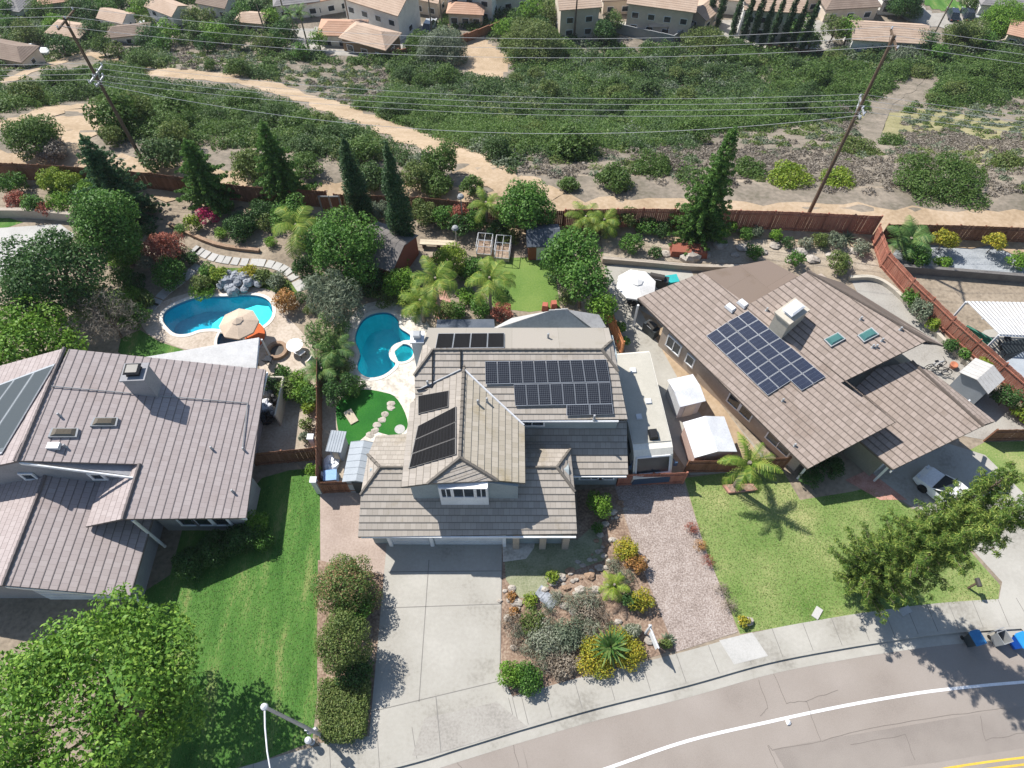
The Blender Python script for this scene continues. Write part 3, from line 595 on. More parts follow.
def vent(parent, p, h=.45, r=.07): return MB().lathe(p - Vector((0, 0, .1)), [(r * 2.2, 0), (r * 1.2, .14), (r, .16), (r, h + .1), (r * .7, h + .12)], 8).build('vent_pipe', 'lead', parent)
def skylight(parent, pl, q4, m, name='skylight'):
    q = [onp(*p, pl) for p in q4]; ce = sum(q, Vector()) / 4; n = (q[1] - q[0]).cross(q[3] - q[0]).normalized(); n = n if n.z > 0 else -n
    b = MB(); b.add(q + [p + n * .16 for p in q], [(0, 1, 5, 4), (1, 2, 6, 5), (2, 3, 7, 6), (3, 0, 4, 7), (4, 5, 6, 7)]); f = b.build(name, 'lead', parent)
    k = [ce + (p - ce) * .86 for p in q]; d = MB(); k2 = [ce + (p - ce) * .55 for p in q]
    d.add([p + n * .165 for p in k] + [p + n * .27 for p in k2], [(0, 1, 5, 4), (1, 2, 6, 5), (2, 3, 7, 6), (3, 0, 4, 7), (4, 5, 6, 7)]); d.build('dome', m, f); return f
def chimney(parent, c, w_, d_, z0, z1, rz, m, cap='plastic_black', top=.9):
    f = MB(); f.box((c[0], c[1], (z0 + z1) / 2), (w_, d_, z1 - z0), rz); f.box((c[0], c[1], z1 + .06), (w_ + .16, d_ + .16, .12), rz); o = f.build('chimney', m, parent)
    k = MB(); k.box((c[0], c[1], z1 + .27), (w_ * .6, d_ * .6, .3), rz, .8); k.box((c[0], c[1], z1 + .46), (w_ * .72, d_ * .72, .08), rz, .7); k.build('chimney_cap', cap, o); return o
def ext_x(m, x0, x1, prof): return m.extr((x0, 0, 0), (x1, 0, 0), [(x0, y, z) for y, z in prof])
def ext_y(m, y0, y1, prof): return m.extr((0, y0, 0), (0, y1, 0), [(x, y0, z) for x, z in prof])
s_ = .42
# ================================================================ the middle house
hm = thing('two_storey_house', 'blue-grey two-storey house in the middle with grey tile roof and wide front garage', 'house', (-1.5, 20, 0))
y0 = P(460, 536, 2.7).y; GF = (0, y0, 2.7, 0, s_)
gr0 = onp(380, 469, GF); gr1 = onp(557, 466, GF); yr, zr = (gr0.y + gr1.y) / 2, (gr0.z + gr1.z) / 2
GB = (0, yr, zr, 0, -s_)
RW = (0, P(600, 475.5, 2.7).y, 2.7, 0, s_)
UF = (0, P(575, 420, 5.5).y, 5.5, 0, s_)
ur0 = onp(433, 350.5, UF); ur1 = onp(602, 349.5, UF); uy, uz = (ur0.y + ur1.y) / 2, (ur0.z + ur1.z) / 2
UB = (0, uy, uz, 0, -s_)
rx_ = onp(463, 370, UF); gx, gz_ = rx_.x, rx_.z
gtip = P(461, 458, gz_); gx = (rx_.x + gtip.x) / 2
va, vb = onp(417, 391, UF), onp(523.5, 424, UF); sl = (gz_ - va.z) / (gx - va.x); sr = (gz_ - vb.z) / (vb.x - gx); UL = (gx, 0, gz_, sl, 0); URt = (gx, 0, gz_, -sr, 0)
def pts(pl, *q): return [onp(a, b, pl) for a, b in q]
rf = MB()
jl = onp(361, 494, GF); jr = onp(574.5, 491, GF); bl = onp(368, 455, GB); br_ = onp(570, 449.5, GB)
g0 = Vector((gr0.x, yr, zr)); g1 = Vector((gr1.x, yr, zr))
rf.roof([onp(358, 537, GF), jl, g0, g1, jr, onp(577, 533.5, GF)]).roof([g0, jl, bl], riser=.04).roof([g1, br_, jr], riser=.04)
be = Vector((0, yr + 4.4, zr - s_ * 4.4)); rf.roof([g0, bl, onp(376, 436, GB), Vector((g0.x + 1.6, be.y - 1.4, zr - s_ * 3.0)), Vector((g0.x + 1.6, yr, zr))])
rf.roof([Vector((.5, yr, zr)), Vector((.5, yr + 2.4, zr - s_ * 2.4)), Vector((br_.x, yr + 2.4, zr - s_ * 2.4)), br_, g1])
rf.ridge(g0, g1).ridge(g0, jl).ridge(g0, bl).ridge(g1, jr).ridge(g1, br_)
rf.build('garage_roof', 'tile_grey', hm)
w0 = onp(628, 474.5, RW); w1 = onp(627, 426, RW)
MB().roof([Vector((1.2, RW[1], 2.7)), w0, Vector((w0.x, w1.y + .3, 2.7 + s_ * (w1.y + .3 - RW[1]))), Vector((-.4, w1.y + .3, 2.7 + s_ * (w1.y + .3 - RW[1]))), Vector((-.4, RW[1] + 1, 2.7 + s_))]).build('entry_roof', 'tile_grey', hm)
u0 = Vector((ur0.x, uy, uz)); u1 = Vector((ur1.x, uy, uz)); ul = onp(414.5, 375, UF); ur_ = onp(618, 371, UF); ubl = onp(424, 342, UB); ubr = onp(612, 341, UB)
rf = MB(); rf.roof([onp(416, 421, UF), ul, u0, u1, ur_, onp(627.5, 419, UF)]).roof([u0, ul, ubl], riser=.04).roof([u1, ubr, ur_], riser=.04)
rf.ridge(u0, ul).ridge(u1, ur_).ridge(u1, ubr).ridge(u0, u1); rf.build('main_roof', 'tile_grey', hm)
rb = MB(); e0 = onp(428, 328, UB); e1 = onp(608, 326, UB)
rb.roof([u0, ubl, e0, Vector((e1.x, e0.y, e0.z)), ubr, u1], course=.9, riser=.02); rb.build('rear_roof', 'tile_plain', hm)
# rear wing, lower and pale
r2 = MB(); zz = 4.6; a, b = P(549, 311, zz), P(567, 309.5, zz); f0, f1 = P(488, 331, 3.2), P(606, 327, 3.2); k0, k1 = P(512, 318, 3.2), P(597, 316, 3.4)
r2.roof([a, f0, Vector((f1.x - 1, f0.y, 3.2)), b], course=3, riser=.01).roof([b, Vector((f1.x - 1, f0.y, 3.2)), f1, k1], course=3, riser=.01).roof([a, k0, f0], course=3, riser=.01); r2.ridge(a, b, .08); r2.build('rear_wing_roof', 'roof_grey', hm)
# upper front gable with clipped end
t0 = Vector((gx, rx_.y + .6, gz_)); t1 = Vector((gx, gtip.y, gz_)); cl_, cr_ = onp(428, 483.5, UL), onp(497, 480.5, URt)
yb = rx_.y + .6
lo = onp(401, 487, UL); l2 = onp(416, 420, UL); ro = onp(525, 483, URt); r3 = onp(524, 425, URt)
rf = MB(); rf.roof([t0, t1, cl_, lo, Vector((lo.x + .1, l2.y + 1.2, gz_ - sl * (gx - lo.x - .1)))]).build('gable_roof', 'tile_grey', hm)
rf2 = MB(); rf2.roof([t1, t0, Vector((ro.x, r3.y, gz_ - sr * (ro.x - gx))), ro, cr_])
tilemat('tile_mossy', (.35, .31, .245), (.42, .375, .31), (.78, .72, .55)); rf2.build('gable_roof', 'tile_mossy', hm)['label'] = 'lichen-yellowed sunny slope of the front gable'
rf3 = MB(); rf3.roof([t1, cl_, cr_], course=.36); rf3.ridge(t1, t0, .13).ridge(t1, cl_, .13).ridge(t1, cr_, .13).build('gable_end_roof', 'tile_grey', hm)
# walls
wl_ = MB(); gx0, gx1 = onp(361, 535, GF).x + .35, onp(576, 534, GF).x - .35
ext_x(wl_, gx0, gx1, [(y0 + .5, 0), (y0 + .5, 2.62), (yr, zr - .25), (yr + 3, zr - s_ * 3 - .25), (yr + 3, 0)])
ux0, ux1 = onp(416, 420, UF).x + .3, onp(627, 419, UF).x - .45; uye = UF[1] + .3
ext_x(wl_, ux0, ux1, [(uye, 0), (uye, 5.4), (uy, uz - .45), (e0.y - .4, e0.z - .25), (e0.y - .4, 0)])
yg = onp(425, 498.5, GF).y
ext_y(wl_, yg, uye + .5, [(lo.x + .4, 2.5), (lo.x + .4, gz_ - sl * (gx - lo.x - .4) - .22), (gx - .9, gz_ - sl * .9 - .3), (gx + .9, gz_ - sr * .9 - .3), (ro.x - .4, gz_ - sr * (ro.x - gx - .4) - .22), (ro.x - .4, 2.5)])
ext_x(wl_, gx1 - .2, w0.x - .4, [(RW[1] + .6, 0), (RW[1] + .6, 2.7), (uye, 2.55 + s_ * (uye - RW[1])), (uye, 0)])
wl_.build('wall', 'stucco_blue', hm)
ww = MB(); ext_x(ww, P(500, 330, 3).x, P(598, 326, 3).x, [(e0.y - .5, 0), (e0.y - .5, 3), (e0.y + 2.2, 3), (e0.y + 2.2, 0)]); ww.build('rear_wall', 'stucco_blue', hm)
# bay with three windows
bay = MB(); bx0, bx1 = P(439, 488, 5.3).x, P(488, 488, 5.3).x; bay.box(((bx0 + bx1) / 2, yg - .1, 4.6), (bx1 - bx0, .5, 2.6)); bay.build('window_bay', 'trim', hm)
for a, ww_ in ((446.3, .62), (463.8, 1.25), (481.3, .62)): window(hm, (P(a, 490, 5.3).x, yg - .33, 5.3), ww_, 1.25, -math.pi / 2, nx=2)
window(hm, (P(532, 424, 4.6).x, uye - .02, 4.7), 1.5, .6, -math.pi / 2, nx=2)
# garage doors, posts and fascia
gy = y0 + .47
for a, b in ((388, 426), (432, 502)):
    p, q = P(a, 545, 2).x, P(b, 545, 2).x; d = MB(); d.box(((p + q) / 2, gy, 1.1), (q - p, .08, 2.2))
    for i in range(1, 4): d.box(((p + q) / 2, gy - .05, .55 * i), (q - p - .1, .03, .03))
    d.build('garage_door', 'door_white', hm)
fr = MB()
for a in (386, 429, 504): fr.box((P(a, 545, 2).x, gy - .08, 1.2), (.22, .2, 2.4))
fr.box(((P(386, 545, 2).x + P(504, 545, 2).x) / 2, gy - .08, 2.38), (P(504, 545, 2).x - P(386, 545, 2).x, .18, .26)); fr.build('garage_frame', 'trim', hm)
for gc, gl in (((gx0 + gx1) / 2, (y0 - .03, 2.58, gx1 - gx0 + .7)), ((ux0 + ux1) / 2 + 2.9, (UF[1] - .03, 5.38, 6.3)), ((w0.x + 3.4) / 2, (RW[1] - .03, 2.58, w0.x - 3.6))): MB().box((gc, gl[0], gl[1]), (gl[2], .09, .15)).build('eave_gutter', 'trim', hm)
for a in (516, 543, 566): MB().box((P(a, 545, 1.2).x, y0 + .3, 1.25), (.4, .4, 2.5)).build('porch_post', 'stucco_tan', hm)
window(hm, (P(592, 480, 1.6).x, RW[1] + .58, 1.5), 1.5, 1.0, -math.pi / 2, nx=2); window(hm, (P(607, 480, 1.6).x, RW[1] + .58, 1.5), 1.0, 1.0, -math.pi / 2, nx=1)
vf = MB(); vf.tube([onp(464, 369.5, UF) + Vector((0, 0, .05)), onp(493, 397, UF) + Vector((0, 0, .06)), onp(524, 425.5, UF) + Vector((0, 0, .06))], .07, n=6); vf.build('valley_flashing', 'metal_white', hm); vf = MB(); vf.tube([onp(462, 369.5, UF) + Vector((0, 0, .05)), onp(417, 391, UF) + Vector((0, 0, .06))], .06, n=6); vf.build('valley_flashing', 'lead', hm)
# panels
flat_panel(hm, 'solar_panel', UF, [(485, 361.5), (606, 359.5), (610, 382.5), (485.5, 385)], 10, 1, 'pv_black', 'pv_frame', lift=.16)
flat_panel(hm, 'solar_panel', UF, [(513.5, 384.5), (610, 382.5), (612, 404.5), (515, 406.5)], 8, 1, 'pv_black', 'pv_frame', lift=.16)
flat_panel(hm, 'solar_panel', UF, [(566, 405), (612.3, 404), (613.5, 414.5), (566, 416)], 2, 1, 'pv_black', 'pv_frame', lift=.16, tu=1.65, tv=1.0)
flat_panel(hm, 'pool_heater_panel', UB, [(438, 334.5), (504.5, 334), (504.5, 349), (435, 350)], 4, 1, 'thermal', 'pv_frame', gap=.02, lift=.1, tv=1)
flat_panel(hm, 'pool_heater_panel', UL, [(417.5, 427), (457, 406.5), (457, 455), (408, 469.5)], 1, 3, 'thermal', 'pv_frame_dark', gap=.025, lift=.1, tv=1)
flat_panel(hm, 'pool_heater_panel', UL, [(418, 396.5), (449.5, 391), (449, 407.5), (418, 415)], 1, 1, 'thermal', 'pv_frame_dark', gap=.02, lift=.1, tv=1)
pp = MB()
for a in ([(433, 351), (432.5, 388), (417, 391)], [(461, 351), (461, 370)]): pp.tube([onp(*q, UF) + Vector((0, 0, .12)) for q in a], .05, n=5)
pp.build('heater_pipe', 'plastic_black', hm)
for q, pl in (((428, 385), UF), ((417, 447), GB), ((594, 419), UF), ((487, 402), URt), ((478, 404), URt), ((548, 338), UB)): vent(hm, onp(*q, pl))
c = onp(419, 352, UF); chimney(hm, (P(417.5, 338, 6.9).x, P(417.5, 338, 6.9).y), .72, .75, 3.5, 6.9, .0, 'metal_white', 'lead')
di = MB(); c = P(400, 430, 1.0); di.lathe(c, [(.02, 0), (.2, .02), (.34, .1), (.36, .13)], 14); di.tube([(c.x, c.y, .0), c], .04); o = thing('satellite_dish', 'small pale satellite dish on a post beside the round green turf', 'dish', (c.x, c.y, 0)); di.build('dish', 'roof_grey', o)
# ================================================================ the left house
hl = thing('neighbour_house', 'left house with pinkish grey tile roof, two bronze skylights and a square chimney', 'house', (-23, 20, 0))
LA = (P(256, 445, 2.75).x, 0, 2.75, -.375, 0)
c1, c2, c3, c4, c5, c6 = pts(LA, (69, 349), (265.5, 369.5), (246, 518), (124, 519), (138.5, 464), (12.5, 460.5))
rf = MB(); rf.roof([c1, c2, c3, c4, c5, c6], course=.46, riser=.024)
rx0 = (c1.x + c6.x) / 2; rz0 = 2.75 - .375 * (rx0 - LA[0]); LW = (rx0, 0, rz0, .375, 0)
wl1, wl2 = Vector((rx0 - 6, c1.y, rz0 - 2.25)), Vector((rx0 - 6, c6.y, rz0 - 2.25)); rf.roof([Vector((rx0, c1.y, rz0)), wl1, wl2, Vector((rx0, c6.y, rz0))], course=.46, riser=.024)
pr = (c5.x + c4.x) / 2; pz = 2.75 - .375 * (pr - LA[0]); rf.roof([Vector((pr, c5.y, pz)), Vector((pr, c4.y, pz)), Vector((pr - 2.6, c4.y - .1, pz - .97)), Vector((pr - 2.6, c5.y, pz - .97))], course=.46, riser=.024)
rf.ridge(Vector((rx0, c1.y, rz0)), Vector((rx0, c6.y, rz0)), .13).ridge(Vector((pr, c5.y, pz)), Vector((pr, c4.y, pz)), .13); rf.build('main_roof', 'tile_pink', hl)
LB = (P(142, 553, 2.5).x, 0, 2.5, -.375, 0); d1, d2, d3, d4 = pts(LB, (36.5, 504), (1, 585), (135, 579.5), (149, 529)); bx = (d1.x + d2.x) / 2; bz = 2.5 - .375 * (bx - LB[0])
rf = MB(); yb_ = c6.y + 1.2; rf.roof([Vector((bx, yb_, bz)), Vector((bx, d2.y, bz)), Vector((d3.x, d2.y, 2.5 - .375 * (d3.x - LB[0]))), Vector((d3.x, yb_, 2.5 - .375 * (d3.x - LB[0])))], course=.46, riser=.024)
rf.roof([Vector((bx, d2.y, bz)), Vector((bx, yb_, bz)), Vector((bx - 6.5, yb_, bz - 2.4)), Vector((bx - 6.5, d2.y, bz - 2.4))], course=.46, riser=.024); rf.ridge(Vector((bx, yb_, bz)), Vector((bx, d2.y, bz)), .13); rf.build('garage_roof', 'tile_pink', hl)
wm_ = MB(); ext_y(wm_, c6.y + .2, c1.y - .4, [(rx0 - 5.6, 0), (rx0 - 5.6, rz0 - 2.35), (rx0, rz0 - .28), (c2.x - .5, 2.62), (c2.x - .5, 0)])
ext_y(wm_, c3.y + .2, c5.y + .6, [(pr + .3, 0), (pr + .3, pz - .35), (c3.x - .5, 2.7), (c3.x - .5, 0)])
ext_y(wm_, d2.y + .6, c6.y + .6, [(bx - 6, 0), (bx - 6, bz - 2.5), (bx, bz - .25), (d3.x - .5, 2.45), (d3.x - .5, 0)]); wm_.build('wall', 'stucco_grey', hl)
for q in ((97.5, 472), (31, 467)):
    v = P(*q, 4.9); window(hl, (v.x, c6.y + .18, 4.75), .75, .75, -math.pi / 2, nx=1, fw=.14)
for q in (186, 202, 220): window(hl, (P(q, 526, 1.7).x, c3.y + .18, 1.7), 1.0, 1.2, -math.pi / 2, nx=1, fw=.12)
for yy in (c3.y + 2.2, c3.y + 5): window(hl, (c2.x - .48, yy, 1.6), 1.1, 1.1, 0, nx=2)
MB().extr((0, c6.y - .04, 0), (0, c6.y + .04, 0), [(rx0, c6.y - .04, rz0 - .17), (c5.x + .2, c6.y - .04, pz - .17 + .08), (c5.x + .2, c6.y - .04, pz - .40 + .08), (rx0, c6.y - .04, rz0 - .40)]).build('fascia', 'trim', hl)
MB().extr((0, c3.y - .04, 0), (0, c3.y + .04, 0), [(pr, c3.y - .04, pz - .17), (c3.x, c3.y - .04, 2.58), (c3.x, c3.y - .04, 2.36), (pr, c3.y - .04, pz - .38)]).build('fascia', 'trim', hl)
MB().extr((0, d2.y - .04, 0), (0, d2.y + .04, 0), [(bx, d2.y - .04, bz - .17), (d3.x, d2.y - .04, 2.35), (d3.x, d2.y - .04, 2.1), (bx, d2.y - .04, bz - .42)]).build('fascia', 'trim', hl)
MB().tube([(d3.x - .1, d2.y + .1, 0), (d3.x - .1, d2.y + .1, 2.3)], .09).build('post', 'trim', hl); MB().tube([(pr + .35, c4.y + .1, 0), (pr + .35, c4.y + .1, pz - .4)], .1).build('post', 'trim', hl); MB().box((c2.x + .03, (c2.y + c3.y) / 2, 2.55), (.09, c2.y - c3.y, .14)).build('fascia', 'trim', hl)
gd = MB(); gd.box((bx + 2.2, d2.y + .56, 1.1), (4.8, .08, 2.2)); [gd.box((bx + 2.2, d2.y + .50, .55 * i), (4.7, .04, .04)) for i in (1, 2, 3)]; gd.build('garage_door', 'door_white', hl)
for q in ([(52, 429), (79, 429), (77, 438), (48, 438)], [(94, 418.5), (118.5, 418.5), (116.5, 427), (90, 427)]): skylight(hl, LA, q, 'skylight_bronze')
c = onp(146, 388, LA); chimney(hl, (c.x + .1, c.y), 1.35, 1.15, c.z - 1, c.z + 1.75, .05, 'stucco_grey')
flat_panel(hl, 'solar_heater_panel', LW, [(-2, 386), (57, 364), (3, 455), (-70, 470)], 3, 1, 'thermal_grey', 'pv_frame', gap=.01, lift=.12, tv=1)
for q in ((212, 449), (244, 450), (233, 492), (60, 416), (66, 447)): vent(hl, onp(*q, LA), .3)
pt = MB(); pt.tube([onp(*q, LA) + Vector((0, 0, .1)) for q in ((52, 387), (140, 395), (248, 404))], .035, n=5); pt.tube([onp(*q, LA) + Vector((0, 0, .1)) for q in ((248, 404), (243, 448))], .035, n=5); pt.build('conduit', 'plastic_grey', hl)
sb = MB(); v = onp(55, 447, LA); sb.box(v + Vector((0, 0, .12)), (.7, .4, .25)); sb.build('roof_box', 'metal_white', hl)
# white patio cover behind it
pc = thing('patio_cover', 'white slatted patio cover on posts behind the left house by the pool', 'patio cover', P(215, 365))
q = PX((143, 356), (258, 338), (262, 368), (262, 374), z=2.6); m = MB()
A, B, C_, D = P(145, 357, 2.6), P(259, 337.5, 2.6), P(256, 368, 2.6), P(150, 366, 2.6)
n = 26
for i in range(n):
    a, b = A.lerp(D, i / n), B.lerp(C_, i / n); c, d = A.lerp(D, (i + .66) / n), B.lerp(C_, (i + .66) / n); m.add([a, b, d, c, a - Vector((0, 0, .06)), b - Vector((0, 0, .06)), d - Vector((0, 0, .06)), c - Vector((0, 0, .06))], [(0, 1, 2, 3), (7, 6, 5, 4), (0, 4, 5, 1), (1, 5, 6, 2), (2, 6, 7, 3), (3, 7, 4, 0)])
m.build('slat_roof', 'slat_white', pc)
bm_ = MB()
for i in range(9):
    a = A.lerp(B, i / 8); b = D.lerp(C_, i / 8); bm_.tube([a - Vector((0, 0, .12)), b - Vector((0, 0, .12))], .05, n=4)
bm_.build('beam', 'metal_white', pc)
for v in (A, B, C_): MB().tube([(v.x * .99, v.y - .1, 0), (v.x * .99, v.y - .1, 2.5)], .07).build('post', 'metal_white', pc)
# ================================================================ the right house
hr = thing('neighbour_house', 'brown tiled house at the right set at an angle, with blue solar panels', 'house', (22, 28, 0))
def z2(x, y): return (620 + x * 380 / 1024, 250 + y * 380 / 1024)
TH = R(-52.5); ex = Vector((math.cos(TH), math.sin(TH), 0)); en = Vector((-ex.y, ex.x, 0))
em = P(*z2(276, 360), 2.75); rm = P(*z2(660, 147), 6.45); dE, dR = em.dot(en), rm.dot(en); sc_ = (6.45 - 2.75) / (dR - dE)
CP = (em.x, em.y, 2.75, en.x * sc_, en.y * sc_); CR = (rm.x, rm.y, 6.45, -en.x * sc_, -en.y * sc_)
zq = lambda pl, *q: [onp(*z2(a, b), pl) for a, b in q]
rf = MB(); rf.roof(zq(CP, (47, 130), (222, 60), (345, 148), (505, 57), (828, 244), (595, 358), (745, 462), (505, 590)))
rfl = zq(CR, (505, 57), (600, 88), (872, 257), (828, 244)); 
ra, rb2 = onp(*z2(505, 57), CP), onp(*z2(828, 244), CP)
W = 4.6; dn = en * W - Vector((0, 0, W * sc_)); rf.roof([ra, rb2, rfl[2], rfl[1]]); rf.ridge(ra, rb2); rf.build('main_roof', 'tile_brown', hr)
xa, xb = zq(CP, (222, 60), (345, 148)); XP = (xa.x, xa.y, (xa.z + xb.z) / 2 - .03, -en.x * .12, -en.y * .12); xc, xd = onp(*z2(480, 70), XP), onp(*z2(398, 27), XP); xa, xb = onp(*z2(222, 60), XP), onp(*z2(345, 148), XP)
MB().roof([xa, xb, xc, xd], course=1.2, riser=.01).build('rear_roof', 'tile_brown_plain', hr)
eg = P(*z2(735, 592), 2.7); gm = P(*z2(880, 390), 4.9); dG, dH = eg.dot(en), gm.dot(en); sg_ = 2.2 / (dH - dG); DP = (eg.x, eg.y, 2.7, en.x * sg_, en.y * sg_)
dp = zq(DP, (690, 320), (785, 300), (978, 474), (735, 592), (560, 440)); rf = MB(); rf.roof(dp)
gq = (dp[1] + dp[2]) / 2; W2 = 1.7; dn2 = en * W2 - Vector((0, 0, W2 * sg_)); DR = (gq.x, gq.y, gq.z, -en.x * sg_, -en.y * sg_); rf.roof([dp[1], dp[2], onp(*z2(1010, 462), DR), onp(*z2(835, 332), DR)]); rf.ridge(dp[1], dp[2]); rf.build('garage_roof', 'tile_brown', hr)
L3 = lambda t, d, z: Vector((ex.x * t + en.x * d, ex.y * t + en.y * d, z))
tb = onp(*z2(175, 258), CP).dot(ex); tf = onp(*z2(505, 590), CP).dot(ex); tu = onp(*z2(595, 358), CP).dot(ex); tm = onp(*z2(745, 462), CP); tg = onp(*z2(735, 592), DP).dot(ex); te = onp(*z2(47, 130), CP).dot(ex)
wm_ = MB(); dm = tm.dot(en)
tb2 = max(tb, ra.dot(ex)) + .6; wm_.extr(L3(tb2, 0, 0), L3(tf - .7, 0, 0), [L3(tb2, dE + .5, 0), L3(tb2, dE + .5, 2.68), L3(tb2, dm - .4, tm.z - .4), L3(tb2, dm - .4, 0)])
W = (rfl[1].dot(en) - dR) / .8 - .3; dr2 = dR + W * .8; wm_.extr(L3(tb2, 0, 0), L3(tu - .6, 0, 0), [L3(tb2, dE + .6, 0), L3(tb2, dE + .6, 2.6), L3(tb2, dR, 6.1), L3(tb2, dr2, 6.1 - (dr2 - dR) * sc_), L3(tb2, dr2, 0)])
wm_.extr(L3(te + 2.8, 0, 0), L3(tb2, 0, 0), [L3(te + 2.8, dE + .5, 0), L3(te + 2.8, dE + .5, 2.65), L3(te + 2.8, dE + 4, 3.7), L3(te + 2.8, dE + 4, 0)])
wm_.build('wall', 'stucco_tan', hr)
gw = MB(); gw.extr(L3(tu - 3, 0, 0), L3(tg - .7, 0, 0), [L3(tu - 3, dG + .4, 0), L3(tu - 3, dG + .4, 2.6), L3(tu - 3, dH, 4.6), L3(tu - 3, dH + W2 - .3, 3.9), L3(tu - 3, dH + W2 - .3, 0)]); gw.build('garage_wall', 'stucco_olive', hr)
def rake(t, da, za, db, zb, hgt=.24): MB().extr(L3(t - .05, 0, 0), L3(t + .05, 0, 0), [L3(t - .05, da, za), L3(t - .05, db, zb), L3(t - .05, db, zb - hgt), L3(t - .05, da, za - hgt)]).build('fascia', 'trim', hr)
rake(tf, dE, 2.58, dm, tm.z - .17); rake(tu, dm, 2.58 + (dm - dE) * sc_, dR, 6.28); rake(tg, dG, 2.53, dH, 4.73); rake(tg, dH, 4.73, dH + W2, 4.73 - W2 * sg_)
for t, d, h in ((tf - .2, dE + .3, 2.5), (tf - .2, dE + 3.0, 3.3), (tg - .3, dG + .4, 2.5), (tg - .3, dH + W2 - .4, 3.6), (te + .3, dE + .3, 2.5)): MB().tube([L3(t, d, 0), L3(t, d, h)], .1, n=4).build('post', 'trim', hr)
gd = MB(); gd.box(L3(tg - .68, (dG + dH) / 2 + .6, 1.1), (.08, 4.9, 2.2), TH); [gd.box(L3(tg - .62, (dG + dH) / 2 + .6, .55 * i), (.04, 4.8, .04), TH) for i in (1, 2, 3)]; gd.build('garage_door', 'door_white', hr)
aw = TH - math.pi / 2
for f, w2, hh in ((.12, .8, 1.0), (.2, 1.3, 1.2), (.3, .7, 1.0), (.56, 1.1, 1.2), (.62, 1.1, 1.2), (.8, 1.9, 1.4)):
    t = te + (tf - te) * f + .8; 
    if f > .18: window(hr, L3(t, dE + .49, 1.5), w2, hh, aw, nx=2 if w2 > 1.2 else 1)
window(hr, L3(tf - .68, dE + 2.0, 1.5), 1.6, 1.3, TH, nx=2); window(hr, L3(tu - .58, dR - 1.8, 4.9), .9, .7, TH, nx=1)
# solar array: a four-by-six block and the longer right-hand pair of columns
flat_panel(hr, 'solar_panel', CP, [z2(232, 233), z2(288, 197), z2(460, 354), z2(398, 394)], 2, 6, 'pv_blue', 'pv_frame', lift=.14, tu=1.65, tv=1.0)
flat_panel(hr, 'solar_panel', CP, [z2(289, 196), z2(345, 165), z2(554, 343), z2(489, 381)], 2, 7, 'pv_blue', 'pv_frame', lift=.14, tu=1.65, tv=1.0)
for q in ([(548, 243), (587, 223), (608, 241), (568, 263)], [(638, 232), (677, 210), (698, 229), (656, 251)]): skylight(hr, CP, [z2(*p) for p in q], 'skylight_green')
c = onp(*z2(445, 200), CP); chimney(hr, (c.x, c.y), 1.15, 1.9, c.z - 1, c.z + 1.35, TH, 'wall_beige', 'metal_white')
for q in ((438, 407), (395, 163), (648, 187), (690, 262), (680, 262), (470, 528), (705, 245), (755, 215)): vent(hr, onp(*z2(*q), CP), .28)
for q in ((297, 157), (330, 146)):
    v = onp(*z2(*q), CP); MB().box(v + Vector((0, 0, .1)), (.75, .5, .22), TH, .8).build('roof_vent_box', 'metal_white', hr)
# ================================================================ pools, fences, walls
pool('turquoise swimming pool with a dark deep end beside the rock waterfall', POOL_A, False, 'pool_floor_mid', 1.6, 'water', shelf=[(208, 329.5), (210, 320), (219, 313), (233, 311), (243, 305), (255, 301), (267, 302.5), (270, 308), (270, 316), (262, 325), (248, 330), (231, 330)])
pool('turquoise curved swimming pool beside the two-storey house', POOL_B, False, 'pool_floor', 1.9, 'water_deep')
pool('small round spa pool joined to the pool of the two-storey house', SPA_B, True, 'pool_floor', .9, 'water')
sp = pool('round dark blue spa pool half hidden under an orange cover', SPA_A, True, 'pool_floor_dark', .9, 'water_deep')
c = P(243, 337, .1); m = MB(); q = [(1.55 * math.cos(R(a)), 1.55 * math.sin(R(a))) for a in range(-60, 125, 12)]; m.prism([(c.x + .1 + a, c.y + b) for a, b in q], .07, .16)
tag(m.build('spa_cover', 'cover_orange'), 'orange cover lying over half of the dark round spa', 'cover')
def fence(label, px, h, material, group=None, seg=2.3, base=.0, cat='fence', world=None, board=.15, z=None):
    p = world or PX(*px); t = thing('wooden_fence', label, cat, p[0], 0, group); q = random.Random(len(px or p) * 7 + int(h * 10)); runs = []
    for a, b in zip(p, p[1:]):
        k = max(1, round((b - a).length / seg)); runs += [(a.lerp(b, i / k), a.lerp(b, (i + 1) / k)) for i in range(k)]
    for i, (a, b) in enumerate(runs):
        L = (b - a).length; an = math.atan2(b.y - a.y, b.x - a.x); u = (b - a) / L; n = Vector((-u.y, u.x, 0)); m = MB(); k = max(2, int(L / board)); za = tz(a.x, a.y); zb = tz(b.x, b.y)
        for j in range(k):
            f = (j + .5) / k; c = a.lerp(b, f) + n * q.uniform(-.012, .012); hh = h + q.uniform(-.02, .02); zz_ = za + (zb - za) * f; m.box((c.x, c.y, zz_ + base + hh / 2), (L / k - .012, .022, hh), an)
        for zz_ in (.3, h - .35): c = (a + b) / 2 - n * .04; m.box((c.x, c.y, (za + zb) / 2 + base + zz_), (L - .05, .05, .09), an)
        m.build('board_panel', material, t); MB().box((a.x, a.y, za + base + h / 2 + .03), (.11, .11, h + .1), an).build('post', material, t)
    a = runs[-1][1]; MB().box((a.x, a.y, tz(a.x, a.y) + base + h / 2 + .03), (.11, .11, h + .1)).build('post', material, t); return t
fence('long dark brown wooden fence along the dirt track behind the left yards', [(-70, 178), (0, 179), (75, 183), (160, 190), (250, 203), (330, 208)], 1.9, 'fence_brown')
fence('brown wooden fence behind the cypresses and the middle back yard', [(338, 210), (420, 213), (480, 219), (563, 227)], 1.8, 'fence_brown')
